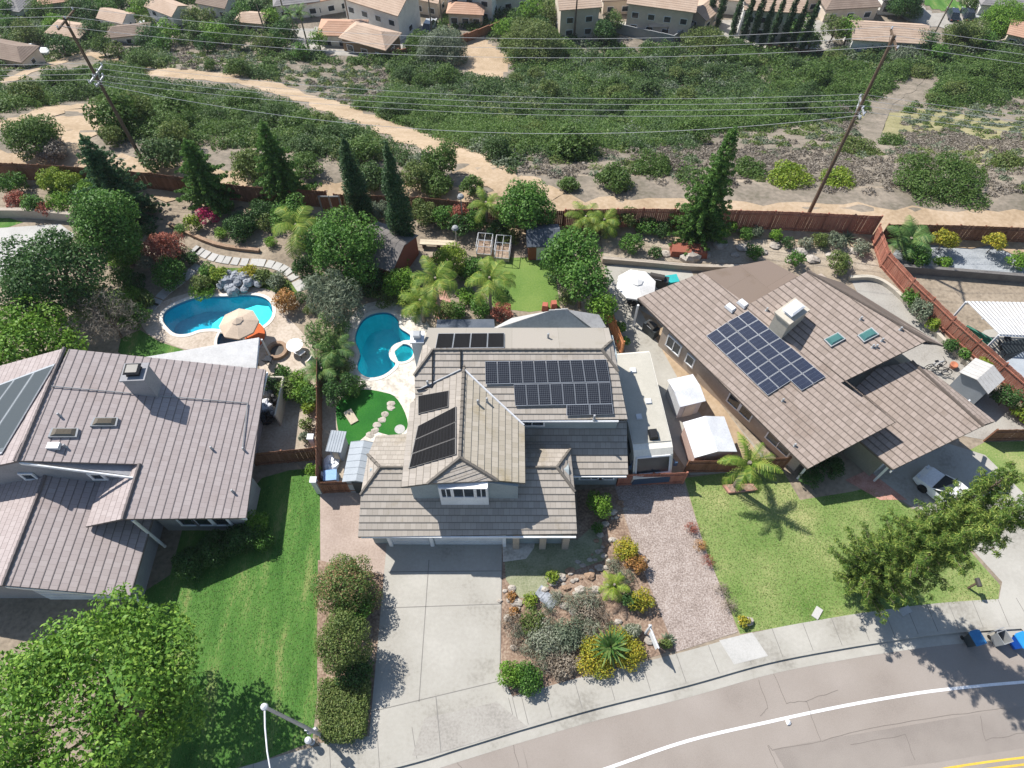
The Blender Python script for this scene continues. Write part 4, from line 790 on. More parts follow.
fence('tall red-brown wooden fence along the track behind the right house', [(564, 228.5), (640, 227.5), (700, 228.5), (768, 230), (871, 235)], 2.15, 'fence_red')
fence('dark brown wooden fence behind the palm-like plant at the far right', [(880, 239), (950, 240), (1024, 243), (1090, 247)], 1.7, 'fence_brown')
fence('curved red-brown wooden fence stepping down beside the right house', [(871, 240), (880, 267), (904, 294), (943, 332), (993, 377), (1024, 405), (1060, 440)], 1.8, 'fence_red')
fence('brown fence running between the left side yard and the turf', [(322, 372), (322, 430), (322, 489)], 1.75, 'fence_brown')
fence('brown fence closing the left side yard beside the lawn', [(257, 465.5), (288, 462.5), (319, 459.5)], 1.75, 'fence_brown')
fence('low brown gate fence at the end of the pink pad', [(324, 493), (362, 491.5)], 1.7, 'fence_brown')
fence('red-brown gate fence in front of the motorhome', [(617, 485.5), (682, 483.5)], 1.7, 'fence_red')
fence('brown fence between the motorhome and the palm lawn', [(684, 472.5), (730, 472), (782, 469)], 1.75, 'fence_brown')
fence('short brown fence closing the side of the right driveway', [(984, 441), (1030, 440), (1070, 444)], 1.6, 'fence_brown')
fence('orange-brown new wooden fence between the middle house and the patio', [(606, 318), (613, 336), (621, 356)], 1.8, 'fence_orange')
for a, lb in (((317, 450), 'white post cap pillar where the left side yard fences meet'), ((320, 492), 'white pillar at the left end of the low brown gate')):
    v = P(*a); m = MB(); m.box((v.x, v.y, .95), (.32, .32, 1.9)); m.box((v.x, v.y, 1.93), (.42, .42, .08)); tag(m.build('pillar', 'metal_white'), lb, 'pillar')
def wall(label, px, h, th, m, k=4, z0=0):
    p = spline(PX(*px), k); a = [v for v in p]; n = len(a); L_, R_ = [], []
    for i in range(n):
        t = (a[min(n - 1, i + 1)] - a[max(0, i - 1)]).normalized(); s = Vector((-t.y, t.x, 0)) * th / 2; L_.append(a[i] + s); R_.append(a[i] - s)
    b = MB(); vs = [(v.x, v.y, -.1) for v in L_] + [(v.x, v.y, h) for v in L_] + [(v.x, v.y, h) for v in R_] + [(v.x, v.y, -.1) for v in R_]
    fs = [(r * n + i, r * n + i + 1, (r + 1) * n + i + 1, (r + 1) * n + i) for r in range(3) for i in range(n - 1)] + [(0, n, 2 * n, 3 * n), (n - 1, 4 * n - 1, 3 * n - 1, 2 * n - 1)]
    b.add(vs, fs); return tag(b.build('retaining_wall', m), label, 'wall')
wall('low brown retaining wall behind the umbrella patio', [(602, 262), (650, 266), (700, 270), (765, 270)], .55, .3, 'wall_block')
wall('dark retaining wall below the blue gravel bed', [(900, 272), (950, 276), (1024, 282), (1090, 288)], .8, .3, 'wall_dark')
wall('curved low beige wall beside the curved red fence', [(848, 280), (872, 280), (893, 292), (925, 325), (960, 360), (1000, 398)], .4, .28, 'wall_beige')
wall('beige garden wall at the left edge below the far hedge', [(-30, 217), (30, 217), (76, 221)], .9, .35, 'wall_block')
wall('low stone edging between the bank and the left pool garden', [(170, 225), (215, 245), (260, 252)], .3, .3, 'rock_brown')
# ================================================================ utility poles and wires
def wpt(px, py, x, y):   # the point straight above (x, y) seen on this pixel row
    d = ray(px, py); t = y / d.y; return H + d.z * t
def upole(label, base, top, arms, r=.17, transf=False):
    b = P(*base); z = wpt(*top, b.x, b.y); t = thing('utility_pole', label, 'pole', b)
    MB().tube([(b.x, b.y, -.3), (b.x, b.y, z * .5), (b.x, b.y, z)], r, r * .62, 8).build('pole', 'wood_pole', t); pts_ = []
    for zz_, w_, n in arms:
        zz_ = zz_ * z; a = MB(); an = 1.45; u = Vector((math.cos(an), math.sin(an), 0)); c = Vector((b.x, b.y, zz_)); a.box(c + Vector((.1, 0, 0)), (w_, .1, .13), an); a.tube([c - Vector((0, 0, .7)), c + u * w_ * .3], .025, n=4); a.tube([c - Vector((0, 0, .7)), c - u * w_ * .3], .025, n=4)
        ar = a.build('crossarm', 'steel' if zz_ < z * .9 else 'wood_pole', t); row = []
        for i in range(n):
            p = c + u * w_ * .94 * (i / (n - 1) - .5) + Vector((.1, 0, .07)); MB().lathe(p, [(.03, 0), (.07, .05), (.04, .1), (.07, .15), (.03, .2)], 8).build('insulator', 'insulator', ar); row.append(p + Vector((0, 0, .2)))
        pts_.append(row)
    if transf: MB().lathe((b.x + .35, b.y - .2, z * .62), [(.2, 0), (.24, .05), (.24, .7), (.2, .78)], 10).build('transformer', 'steel', t)
    return pts_, b, z
LA_, lb, lz = upole('dark wooden utility pole rising past the dark conifer at the left', (145, 165), (70, 17), [(.985, 2.6, 3), (.66, 2.4, 4), (.615, 1.4, 2)])
RA_, rb_, rz_p = upole('weathered utility pole leaning into the sky over the right dirt track', (808, 215), (898, 35), [(.98, 2.4, 3), (.665, 2.2, 4), (.63, 1.4, 2)])
def wire(a, b, sag, label, r=.014):
    a, b = Vector(a), Vector(b); p = [a.lerp(b, i / 28) - Vector((0, 0, sag * 4 * (i / 28) * (1 - i / 28))) for i in range(29)]
    return tag(MB().tube(p, r, n=4).build('power_line', 'wire'), label, 'wire', 'overhead wires between the utility poles')
lbl = ['high thin wire, %s of the top three between the two poles', 'mid-height wire, %s of the four between the two poles']
for lv, (nm, sag) in enumerate(((('nearest', 'middle one', 'farthest'), 1.6), (('nearest', 'second', 'third', 'farthest'), 1.5))):
    for i, s in enumerate(nm):
        wire(LA_[lv][i], RA_[lv][i], sag, lbl[lv] % s)
        a = LA_[lv][i]; wire(a, a + Vector((-60, 5, -1)), 1.0, ('high' if lv == 0 else 'mid-height') + ' wire running left from the left pole, %s of its set' % s)
        a = RA_[lv][i]; wire(a, a + Vector((60, -4, -3)), 1.0, ('high' if lv == 0 else 'mid-height') + ' wire running right from the right pole, %s of its set' % s)
wire(LA_[2][0], RA_[2][0], 3.0, 'lowest thicker cable sagging between the two poles', .02)
# ================================================================ street lamp, hydrant, sign, bins
b = P(323, 736); lt = thing('street_lamp', 'grey street lamp with a long curved arm at the pavement corner', 'street lamp', b)
z = wpt(262, 707, b.x, b.y); MB().tube([(b.x, b.y, 0), (b.x, b.y, z * .5), (b.x, b.y, z)], .11, .075, 10).build('pole', 'steel', lt)
MB().lathe((b.x, b.y, 0), [(.2, 0), (.2, .1), (.14, .3), (.12, .32)], 10).build('base', 'steel', lt); MB().lathe((b.x, b.y, z - .05), [(.1, 0), (.16, .06), (.14, .18), (.05, .25)], 10).build('cap', 'metal_white', lt)
e = Vector((b.x + .9, b.y - 2.6, z + .45)); MB().tube([(b.x, b.y, z), (b.x + .25, b.y - .8, z + .28), (b.x + .55, b.y - 1.7, z + .42), e], .04, .03, 8).build('arm', 'metal_white', lt)
MB().box(e + Vector((.05, -.2, 0)), (.3, .65, .14), .3, .7).build('lantern', 'steel', lt)
m = MB(); m.box((b.x, b.y, 2.4), (.5, .12, .5), .5); m.box((b.x - .25, b.y, 2.75), (.14, .1, .14)); m.build('service_box', 'steel', lt)
h = P(312, 742); o = thing('pedestal', 'small white round-topped utility pedestal at the foot of the street lamp', 'utility pedestal', h)
MB().lathe(h, [(.17, 0), (.17, .06), (.14, .08), (.14, .8), (.19, .84), (.18, .95), (.08, 1.04)], 14).build('body', 'metal_white', o); MB().lathe(h, [(.145, .3), (.16, .32), (.16, .5), (.145, .52)], 14).build('band', 'plastic_grey', o)
b = P(645, 634); o = thing('yard_sign', 'white estate agent post with a hanging sign at the gravel driveway edge', 'sign', b)
dv = Vector((.3, -.95, 0)).normalized(); an = math.atan2(dv.y, dv.x); m = MB(); m.box((b.x, b.y, 1.0), (.11, .11, 2.0)); m.box((b.x, b.y, 2.05), (.15, .15, .1), 0, .4); m.tube([Vector((b.x, b.y, 1.8)) - dv * .12, Vector((b.x, b.y, 1.8)) + dv * 1.25], .05, n=4); m.build('post', 'metal_white', o)
c = Vector((b.x, b.y, 1.32)) + dv * .68; k = MB(); k.box(c, (.95, .035, .75), an); [k.tube([c + dv * q_ + Vector((0, 0, .37)), c + dv * q_ + Vector((0, 0, .48))], .012) for q_ in (-.35, .35)]; k.build('sign_board', 'white_paint', o)
def bin_(label, px, body, lid, rz, open_=False):
    b = P(*px, -.13); o = thing('wheelie_bin', label, 'bin', b, rz, 'wheelie bins put out in the gutter'); w0, w1, d0_, d1, hh = .24, .31, .28, .36, 1.02
    m = MB(); vs = [(sx * w0, sy * d0_, .06) for sx, sy in ((-1, -1), (1, -1), (1, 1), (-1, 1))] + [(sx * w1, sy * d1, hh) for sx, sy in ((-1, -1), (1, -1), (1, 1), (-1, 1))] + [(sx * (w1 - .03), sy * (d1 - .03), hh) for sx, sy in ((-1, -1), (1, -1), (1, 1), (-1, 1))] + [(sx * (w0 - .02), sy * (d0_ - .02), .12) for sx, sy in ((-1, -1), (1, -1), (1, 1), (-1, 1))]
    m.add(vs, [(3, 2, 1, 0)] + [(r * 4 + i, r * 4 + (i + 1) % 4, r * 4 + 4 + (i + 1) % 4, r * 4 + 4 + i) for r in range(3) for i in range(4)] + [(12, 13, 14, 15)]); m.build('body', body, o, world=False)
    l = MB()
    if open_: l.box((0, d1 + .12, .62), (w1 * 2 + .06, .05, .72))
    else: l.box((0, 0, hh + .04), (w1 * 2 + .08, d1 * 2 + .1, .07), 0, .94); l.box((0, d1 + .05, hh + .03), (w1 * 1.6, .08, .06))
    l.build('lid', lid, o, world=False)
    for s in (-1, 1): MB().add([(s * .27 + dx, .3 + .12 * math.cos(a), .12 + .12 * math.sin(a)) for dx in (-.03, .03) for a in [i * math.pi / 5 for i in range(10)]], [tuple(range(9, -1, -1)), tuple(range(10, 20))] + [(i, (i + 1) % 10, 10 + (i + 1) % 10, 10 + i) for i in range(10)]).build('wheel', 'tyre', o, world=False)
    return o
bin_('dark wheelie bin with a blue-grey lid in the tree shadow', (968, 642), 'plastic_dark', 'lid_blue', .25)
bin_('grey wheelie bin standing open between two others', (995, 641), 'plastic_grey', 'plastic_grey', .3, True)
bin_('bright blue wheelie bin with a lighter blue lid', (1013, 644), 'plastic_blue', 'lid_cyan', .3)
# ================================================================ motorhome, cars
def rv():
    zt = 3.15; a, b_, c, d = P(623, 352, zt), P(640, 352, zt), P(673, 446, zt), P(633, 446, zt); fr = (c + d) / 2; bk = (a + b_) / 2; ax = (fr - bk).normalized(); rz = math.atan2(ax.y, ax.x); L = (fr - bk).length + .5; w_ = 2.55
    o = thing('motorhome', 'long cream motorhome with a dark windscreen parked beside the two-storey house', 'motorhome', (bk.x, bk.y, 0), rz)
    prof = [(-.1, .45), (L + .75, .45), (L + .85, 1.3), (L + .62, 1.5), (L - .02, 2.75), (L - .35, 3.05), (L - .8, 3.15), (.2, 3.15), (-.1, 2.95)]
    m = MB(); m.extr((0, -w_ / 2, 0), (0, w_ / 2, 0), [(x, -w_ / 2, z) for x, z in prof]); m.build('body', 'rv_cream', o, world=False)
    r = MB(); r.box((L / 2 - .3, 0, 3.17), (L - .9, w_ - .12, .05)); r.build('roof', 'rv_roof', o, world=False)
    g = MB(); k = 1.05; P3 = lambda f, y: (L + .62 - .64 * f + .02, y, 1.5 + 1.25 * f + .012); g.add([P3(.02, -k), P3(.02, k), P3(.92, k), P3(.92, -k)], [(0, 1, 2, 3)]); g.add([P3(.0, 0)] * 0, []); g.build('windscreen', 'glass', o, world=False)
    f = MB(); 
    for q0, q1 in (((.0, -k - .05), (.0, k + .05)), ((.95, -k - .05), (.95, k + .05)), ((.0, -k - .05), (.95, -k - .05)), ((.0, k + .05), (.95, k + .05))): f.tube([P3(*q0), P3(*q1)], .07, n=5)
    f.build('windscreen_frame', 'metal_white', o, world=False)
    bl = MB(); bl.box((L + .80, 0, .85), (.18, w_ - .05, .75), 0, .96); bl.build('nose', 'rv_blue', o, world=False)
    st = MB()
    for s in (-1, 1): st.box((L / 2, s * (w_ / 2 + .005), 1.2), (L - .3, .02, .35))
    st.build('stripe', 'rv_blue', o, world=False)
    for x, l_ in ((1.5, 1.2), (4.2, 1.3), (L - 1.2, 1.0)):
        for s in (-1, 1): MB().box((x, s * (w_ / 2 + .012), 2.05), (l_, .03, .65)).build('side_window', 'glass', o, world=False)
    for x, y, q in ((L * .84, .15, (.75, .6, .28)), ): MB().box((x, y, 3.34), q, 0, .8).build('air_conditioner', 'plastic_black', o, world=False)
    for x, y in ((L * .52, .35), (L * .2, -.2), (L * .66, -.5)): m = MB(); m.box((x, y, 3.25), (.42, .42, .12), 0, .85); m.build('roof_vent', 'metal_white', o, world=False)
    for s in (-1, 1):
        e = MB(); e.tube([(L - .1, s * 1.2, 2.3), (L + .35, s * 1.5, 2.2)], .03); e.box((L + .35, s * 1.5, 2.0), (.1, .22, .45)); e.build('mirror', 'rv_blue', o, world=False)
        for x in (L * .3, L - .9): 
            w3 = MB(); w3.add([(x + .42 * math.cos(i * .5236), s * 1.2 + dy, .42 + .42 * math.sin(i * .5236)) for dy in (-.14, .14) for i in range(12)], [tuple(range(12)), tuple(range(23, 11, -1))] + [(i, 12 + i, 12 + (i + 1) % 12, (i + 1) % 12) for i in range(12)]); w3.build('wheel', 'tyre', o, world=False)
rv()
def car(label, loc, rz, paint, group=None, L=4.5, w_=1.8, h=1.45, pickup=False):
    o = thing('parked_car', label, 'car', loc, rz, group); low = [(-L / 2, .45, .8), (-L / 2 + .12, .85, .86), (-L * .3, .92, .92), (L * .18, .9, .92), (L * .42, .74, .88), (L / 2, .5, .74)]
    m = MB(); n = len(low); vs = []
    for x, z, k in low:
        y = w_ / 2 * k; vs += [(x, -y, .22), (x, -y * 1.02, z * .62), (x, -y * .93, z), (x, y * .93, z), (x, y * 1.02, z * .62), (x, y, .22)]
    m.add(vs, [(i * 6 + j, i * 6 + (j + 1) % 6, (i + 1) * 6 + (j + 1) % 6, (i + 1) * 6 + j) for i in range(n - 1) for j in range(6)] + [tuple(range(5, -1, -1)), tuple(range((n - 1) * 6, n * 6))]); m.build('body', paint, o, world=False)
    xs = (-L * .44, -L * .3, L * .05, L * .24) if not pickup else (-L * .02, L * .02, L * .16, L * .27)
    g = MB(); z0 = .9; k = w_ / 2 * .86; kt = w_ / 2 * .68; g.add([(xs[0], -k, z0), (xs[3], -k, z0), (xs[3], k, z0), (xs[0], k, z0), (xs[1], -kt, h), (xs[2], -kt, h), (xs[2], kt, h), (xs[1], kt, h)], [(0, 1, 5, 4), (1, 2, 6, 5), (2, 3, 7, 6), (3, 0, 4, 7), (4, 5, 6, 7)]); g.build('glasshouse', 'glass', o, world=False)
    r = MB(); r.box(((xs[1] + xs[2]) / 2, 0, h + .015), (xs[2] - xs[1] - .02, kt * 2 + .02, .05)); 
    for s in (-1, 1):
        for a, b in ((xs[0], xs[1]), (xs[3], xs[2])): r.tube([(a, s * (k + .005), z0), (b, s * (kt + .005), h)], .04, n=4)
        r.tube([((xs[1] + xs[2]) / 2, s * (k + .01), z0), ((xs[1] + xs[2]) / 2, s * (kt + .01), h)], .035, n=4)
    r.build('roof', paint, o, world=False)
    for x in (-L * .31, L * .31):
        for s in (-1, 1):
            q = [(x + .32 * math.cos(i * .5236), s * (w_ / 2 - .09) + dy, .32 + .32 * math.sin(i * .5236)) for dy in (-.11, .11) for i in range(12)]
            wq = MB(); wq.add(q, [tuple(range(12)), tuple(range(23, 11, -1))] + [(i, 12 + i, 12 + (i + 1) % 12, (i + 1) % 12) for i in range(12)]); wq.build('wheel', 'tyre', o, world=False)
    for s in (-1, 1):
        MB().box((L / 2 - .12, s * w_ * .3, .62), (.16, .3, .12)).build('headlight', 'metal_white', o, world=False); MB().box((-L / 2 + .05, s * w_ * .34, .72), (.08, .26, .14)).build('tail_light', 'fabric_red', o, world=False)
    return o
car('white car with dark windows parked on the right driveway, half under the street pine', P(946, 499), TH + R(180), 'car_white')
# ================================================================ sheds
def shed(label, px, w_, d_, h, rz, wm__, rm_, rise=.5, ridge_along='x', door='plastic_dark', nb=6):
    b = P(*px); o = thing('garden_shed', label, 'shed', b, rz); m = MB()
    if rise <= .02: m.box((0, 0, h / 2), (w_, d_, h))
    elif ridge_along == 'x': m.extr((-w_ / 2, 0, 0), (w_ / 2, 0, 0), [(-w_ / 2, -d_ / 2, 0), (-w_ / 2, -d_ / 2, h), (-w_ / 2, 0, h + rise), (-w_ / 2, d_ / 2, h), (-w_ / 2, d_ / 2, 0)])
    else: m.extr((0, -d_ / 2, 0), (0, d_ / 2, 0), [(-w_ / 2, -d_ / 2, 0), (-w_ / 2, -d_ / 2, h), (0, -d_ / 2, h + rise), (w_ / 2, -d_ / 2, h), (w_ / 2, -d_ / 2, 0)])
    m.build('wall', wm__, o, world=False); r = MB(); e = .14; t_ = .07
    def slope(p):
        p = [Vector(q) for q in p]; r.add(p + [q + Vector((0, 0, t_)) for q in p], [(3, 2, 1, 0), (4, 5, 6, 7), (0, 1, 5, 4), (1, 2, 6, 5), (2, 3, 7, 6), (3, 0, 4, 7)])
        for i in range(nb + 1 if nb else 0):
            a = p[0].lerp(p[1], i / nb); b2 = p[3].lerp(p[2], i / nb); r.tube([a + Vector((0, 0, t_ + .005)), b2 + Vector((0, 0, t_ + .005))], .02, n=4)
    X, Y = w_ / 2 + e, d_ / 2 + e; k = rise * (1 + 2 * e / (d_ if ridge_along == 'x' else w_))
    if rise <= .02: slope([(-X, -Y, h), (X, -Y, h), (X, Y, h + .02), (-X, Y, h + .02)])
    elif ridge_along == 'x': slope([(-X, -Y, h + rise - k), (X, -Y, h + rise - k), (X, 0, h + rise + .02), (-X, 0, h + rise + .02)]); slope([(X, Y, h + rise - k), (-X, Y, h + rise - k), (-X, 0, h + rise + .02), (X, 0, h + rise + .02)])
    else: slope([(-X, Y, h + rise - k), (-X, -Y, h + rise - k), (0, -Y, h + rise + .02), (0, Y, h + rise + .02)]); slope([(X, -Y, h + rise - k), (X, Y, h + rise - k), (0, Y, h + rise + .02), (0, -Y, h + rise + .02)])
    r.build('roof', rm_, o, world=False); dd = MB(); dd.box((0, -d_ / 2 - .02, h * .45), (min(1.1, w_ * .5), .05, h * .86)); dd.build('door', door, o, world=False); return o
shed('white-roofed shed with pinkish walls behind the brown fence', (703, 450), 2.6, 2.4, 1.9, R(9), 'shed_pink', 'metal_white', .4, 'y', 'shed_pink', nb=0)
shed('white metal shed with a cream front, farther from the street', (681, 404), 1.6, 2.0, 1.8, R(15), 'metal_white', 'metal_white', .2, 'x', 'rv_cream', nb=2)
shed('grey double-pitched storage shed beside the pink pad', (366, 475), 1.6, 2.6, 1.9, R(-4), 'shed_grey', 'shed_grey', .25, 'y')
shed('narrow grey locker with a flat lid in the service yard', (341, 452), .75, 1.3, 1.5, R(-6), 'shed_grey', 'shed_grey', .02, 'x', 'wood_light')
shed('grey shed with a sloping lid beside the curved red fence', (966, 391), 1.7, 2.0, 2.0, TH + R(90), 'shed_grey', 'roof_grey', .35, 'x')
shed('small brick-red playhouse with a blue-grey roof beyond the back lawn', (542, 250), 2.4, 2.2, 1.7, R(2), 'shed_brick', 'shed_roof_dark', .6, 'x', 'metal_white')
shed('brick-red garden shed with a dark grey roof behind the round tree', (388, 264), 3.6, 4.0, 2.1, R(-24), 'shed_brick', 'roof_taupe', .8, 'x', 'metal_white')
o = thing('lean_to', 'low dark flat-roofed lean-to against the back of the middle house', 'lean-to', P(466, 333)); a, b, c, d = P(437, 319.5, 2.6), P(494, 319, 2.7), P(495, 328, 2.75), P(436, 329, 2.65); m = MB(); m.add([a, b, c, d] + [v - Vector((0, 0, .1)) for v in (a, b, c, d)], [(3, 2, 1, 0), (4, 5, 6, 7), (0, 1, 5, 4), (1, 2, 6, 5), (2, 3, 7, 6), (3, 0, 4, 7)]); m.build('roof', 'shed_roof_dark', o)
for v in (a, b): MB().tube([(v.x, v.y - .15, 0), (v.x, v.y - .15, 2.55)], .06).build('post', 'wood_dark', o)
# ================================================================ garden things
def umbrella(label, px, z, r, m, n=8, tilt=0):
    c = P(*px, z); o = thing('parasol', label, 'parasol', (c.x, c.y, 0)); k = MB(); vs = [Vector((c.x, c.y, z + .12))]
    for rr, dz in ((r * .5, -.14), (r, -.42)): vs += [Vector((c.x + rr * math.cos(2 * math.pi * i / n + .2), c.y + rr * math.sin(2 * math.pi * i / n + .2), z + dz)) for i in range(n)]
    vs += [v - Vector((0, 0, .14)) for v in vs[-n:]]
    k.add(vs, [(0, 1 + i, 1 + (i + 1) % n) for i in range(n)] + [(1 + i, 1 + n + i, 1 + n + (i + 1) % n, 1 + (i + 1) % n) for i in range(n)] + [(1 + n + i, 1 + 2 * n + i, 1 + 2 * n + (i + 1) % n, 1 + n + (i + 1) % n) for i in range(n)]); k.build('canopy', m, o)
    v_ = MB(); v_.lathe((c.x, c.y, z + .02), [(r * .3, 0), (r * .12, .13), (.03, .2)], n); v_.build('vent_cap', m, o)
    MB().tube([(c.x, c.y, 0), (c.x, c.y, z + .1)], .035).build('pole', 'steel', o); MB().lathe((c.x, c.y, 0), [(.35, 0), (.35, .08), (.06, .14)], 12).build('base', 'iron', o)
    rb = MB()
    for i in range(n): rb.tube([(c.x, c.y, z + .06), vs[1 + n + i] - Vector((0, 0, .04))], .012, n=4)
    rb.build('rib', 'steel', o); return o
umbrella('beige striped parasol standing between the left pool and the orange spa cover', (237, 320), 2.4, 1.45, 'canvas_beige'); umbrella('large white octagonal parasol over the right patio table', (637, 281), 2.6, 1.55, 'canvas_white')
def chair(label, p, rz, m, group=None, lounge=False):
    o = thing('patio_chair', label, 'chair', p, rz, group); l = 1.3 if lounge else .5; s = MB(); s.box((0, 0, .42), (.55, l, .07)); s.build('seat', m, o, world=False)
    b = MB(); b.extr((-.27, 0, 0), (.27, 0, 0), [(-.27, l / 2, .42), (-.27, l / 2 + .2, .95), (-.27, l / 2 + .26, .93), (-.27, l / 2 + .06, .4)]); b.build('backrest', m, o, world=False)
    for x in (-.24, .24):
        for y in (-l / 2 + .04, l / 2 - .04): MB().tube([(x, y, 0), (x, y, .42)], .022, n=5).build('leg', 'iron', o, world=False)
    return o
def table(label, p, r, h, top, rz=0, rect=None):
    o = thing('patio_table', label, 'table', p, rz); t = MB()
    if rect: t.box((0, 0, h), (rect[0], rect[1], .06)); lg = [(sx * rect[0] * .42, sy * rect[1] * .4) for sx in (-1, 1) for sy in (-1, 1)]
    else: t.lathe((0, 0, h - .03), [(r, 0), (r, .05), (r * .3, .06)], 20); lg = [(r * .5 * math.cos(a), r * .5 * math.sin(a)) for a in (0.5, 2.6, 4.7)]
    t.build('tabletop', top, o, world=False)
    for x, y in lg: MB().tube([(x * 1.2, y * 1.2, 0), (x, y, h)], .03, n=5).build('leg', 'iron', o, world=False)
    return o
table('round white table on the left pool deck beside the fire pit', P(295, 346, .6), .62, .72, 'canvas_white'); [o for o in ()]
bpy.data.objects['patio_table'].location.z = 0
fp = P(278, 352); o = thing('fire_pit', 'round dark stone fire pit on the left pool deck', 'fire pit', fp); m = MB(); m.lathe(fp, [(.78, 0), (.8, .35), (.55, .36), (.5, .12)], 18); m.build('ring', 'rock_brown', o); m = MB(); m.lathe(fp, [(.5, .1), (.5, .16), (.1, .2)], 14); m.build('ash_bed', 'iron', o)
chair('wire chair beside the round white table on the left deck', P(302, 355), 2.4, 'metal_white')
for p, rz, lb_ in (((270, 362), 3.0, 'dark garden chair below the fire pit'), ((318, 368), 1.1, 'white garden chair at the edge of the left deck')): chair(lb_, P(*p), rz, 'fabric_dark' if 'dark' in lb_ else 'metal_white')
table('dark table under the white octagonal parasol', P(637, 296), .7, .73, 'plastic_dark')
for (a, b_), rz, lb_ in (((628, 300), 1.9, 'dark patio chair left of the parasol table'), ((641, 306), 3.2, 'dark patio chair below the parasol table'), ((648, 296), -1.2, 'dark patio chair right of the parasol table')): chair(lb_, P(a, b_), rz, 'fabric_dark')
def grill(label, p, rz, w_=1.3):
    o = thing('barbecue', label, 'barbecue', p, rz); m = MB(); m.box((0, 0, .45), (w_, .6, .9)); m.build('cabinet', 'plastic_dark', o, world=False); l = MB(); l.extr((-w_ * .3, 0, 0), (w_ * .3, 0, 0), [(-w_ * .3, .3 * math.cos(a), .92 + .32 * math.sin(a)) for a in [i * math.pi / 6 for i in range(7)]]); l.build('lid', 'iron', o, world=False); h_ = MB(); h_.tube([(-w_ * .2, -.36, 1.05), (w_ * .2, -.36, 1.05)], .02); h_.build('handle', 'steel', o, world=False)
grill('covered dark barbecue behind the white parasol', P(655, 285), R(-15), 1.9); grill('black barbecue under the left eave of the right house', P(650, 333), TH, 1.2)
def bed(label, px, w_, d_, group):
    b = P(*px); o = thing('caged_planter', label, 'planter', b, R(-6), group); m = MB(); m.box((0, 0, .2), (w_, d_, .4)); m.build('box', 'wood_light', o, world=False); s = MB(); s.box((0, 0, .42), (w_ - .1, d_ - .1, .03)); s.build('soil', 'mulch', o, world=False); f = MB()
    for z in (.45, 1.3):
        for a, c in (((-1, -1), (1, -1)), ((1, -1), (1, 1)), ((1, 1), (-1, 1)), ((-1, 1), (-1, -1))): f.tube([(a[0] * w_ / 2, a[1] * d_ / 2, z), (c[0] * w_ / 2, c[1] * d_ / 2, z)], .03, n=4)
    for sx in (-1, 1):
        for sy in (-1, 1): f.tube([(sx * w_ / 2, sy * d_ / 2, .4), (sx * w_ / 2, sy * d_ / 2, 1.3)], .03, n=4)
    f.tube([(0, -d_ / 2, 1.3), (0, d_ / 2, 1.3)], .02, n=4); f.tube([(-w_ / 2, 0, 1.3), (w_ / 2, 0, 1.3)], .02, n=4); f.build('cage_frame', 'metal_white', o, world=False)
bed('raised planter with a white cage frame, left of the pair by the back lawn', (485, 251), 1.2, 1.5, 'caged planters'); bed('raised planter with a white cage frame, right of the pair by the back lawn', (503, 254), 1.2, 1.7, 'caged planters')
o = thing('garden_bench', 'long pale bench under the palms at the top of the brick path', 'bench', P(438, 247), R(-3)); m = MB(); m.box((0, 0, .5), (2.9, .55, .1)); m.build('seat', 'wood_light', o, world=False)
for x in (-1.2, 0, 1.2): MB().box((x, 0, .23), (.12, .45, .46)).build('leg', 'wood_dark', o, world=False)
for px, h_, lb_ in (((463, 226), 3.2, 'garden lamp post with a white shade by the back hedge'), ((457, 248), 2.2, 'slim grey post standing beside the pale bench')):
    b = P(*px); o = thing('garden_lamp', lb_, 'lamp', b); MB().tube([b, b + Vector((0, 0, h_))], .05).build('pole', 'steel', o); MB().lathe(b + Vector((0, 0, h_)), [(.1, 0), (.3, .05), (.22, .22), (.05, .3)], 10).build('lamp_shade', 'plastic_grey', o)
# garden gate between the fences
b = P(333, 212); o = thing('garden_gate', 'white-framed garden gate between two fences beside the cypress', 'gate', b); m = MB(); [m.box((b.x + x, b.y, .9), (.12, .12, 1.8)) for x in (-.85, .0, .85)]; m.box((b.x, b.y, 1.75), (1.82, .1, .1)); m.build('gate_frame', 'plastic_grey', o); [MB().box((b.x + x, b.y, .95), (.68, .04, 1.7)).build('gate_leaf', 'fence_brown', o) for x in (-.43, .43)]
# stepping stones and cornhole board
def stone(name, label, cat, p, r, m, group, sq=(1, 1, .3), seed=0, z=.0):
    o = MB().blob(p + Vector((0, 0, z)), r, seed, .16, 9, 5, sq).build(name, m); return tag(o, label, cat, group)
def slab(p, rz, w_, d_, label, group, m='concrete_new'):
    b = MB(); b.box((p.x, p.y, .03), (w_, d_, .07), rz, .96); tag(b.build('stepping_stone', m), label, 'stepping stone', group)
for path, n, lb_, g in (([(153, 306), (166, 292), (182, 280), (196, 268)], 9, 'square pale stepping stone in the shaded path left of the waterfall', 'stones of the shaded path'), ([(196, 250), (215, 258), (240, 262), (268, 264), (288, 272), (301, 288)], 17, 'square pale stepping stone in the sunny curved path above the waterfall', 'stones of the curved path')):
    p = spline(PX(*path), 12)
    for i in range(n): v = p[int(i * (len(p) - 1) / (n - 1))]; u = p[min(len(p) - 1, int(i * (len(p) - 1) / (n - 1)) + 1)] - p[max(0, int(i * (len(p) - 1) / (n - 1)) - 1)]; slab(v, math.atan2(u.y, u.x), .62, .82, lb_, g)
for i, q in enumerate(((391, 404), (391, 408), (385, 414), (382, 420), (377, 425), (375, 431), (370, 435))): stone('stepping_stone', 'round white stepping stone in the curved row on the green turf', 'stepping stone', P(*q), .3, 'rock_light', 'white stones on the turf', (1, .9, .25), i)
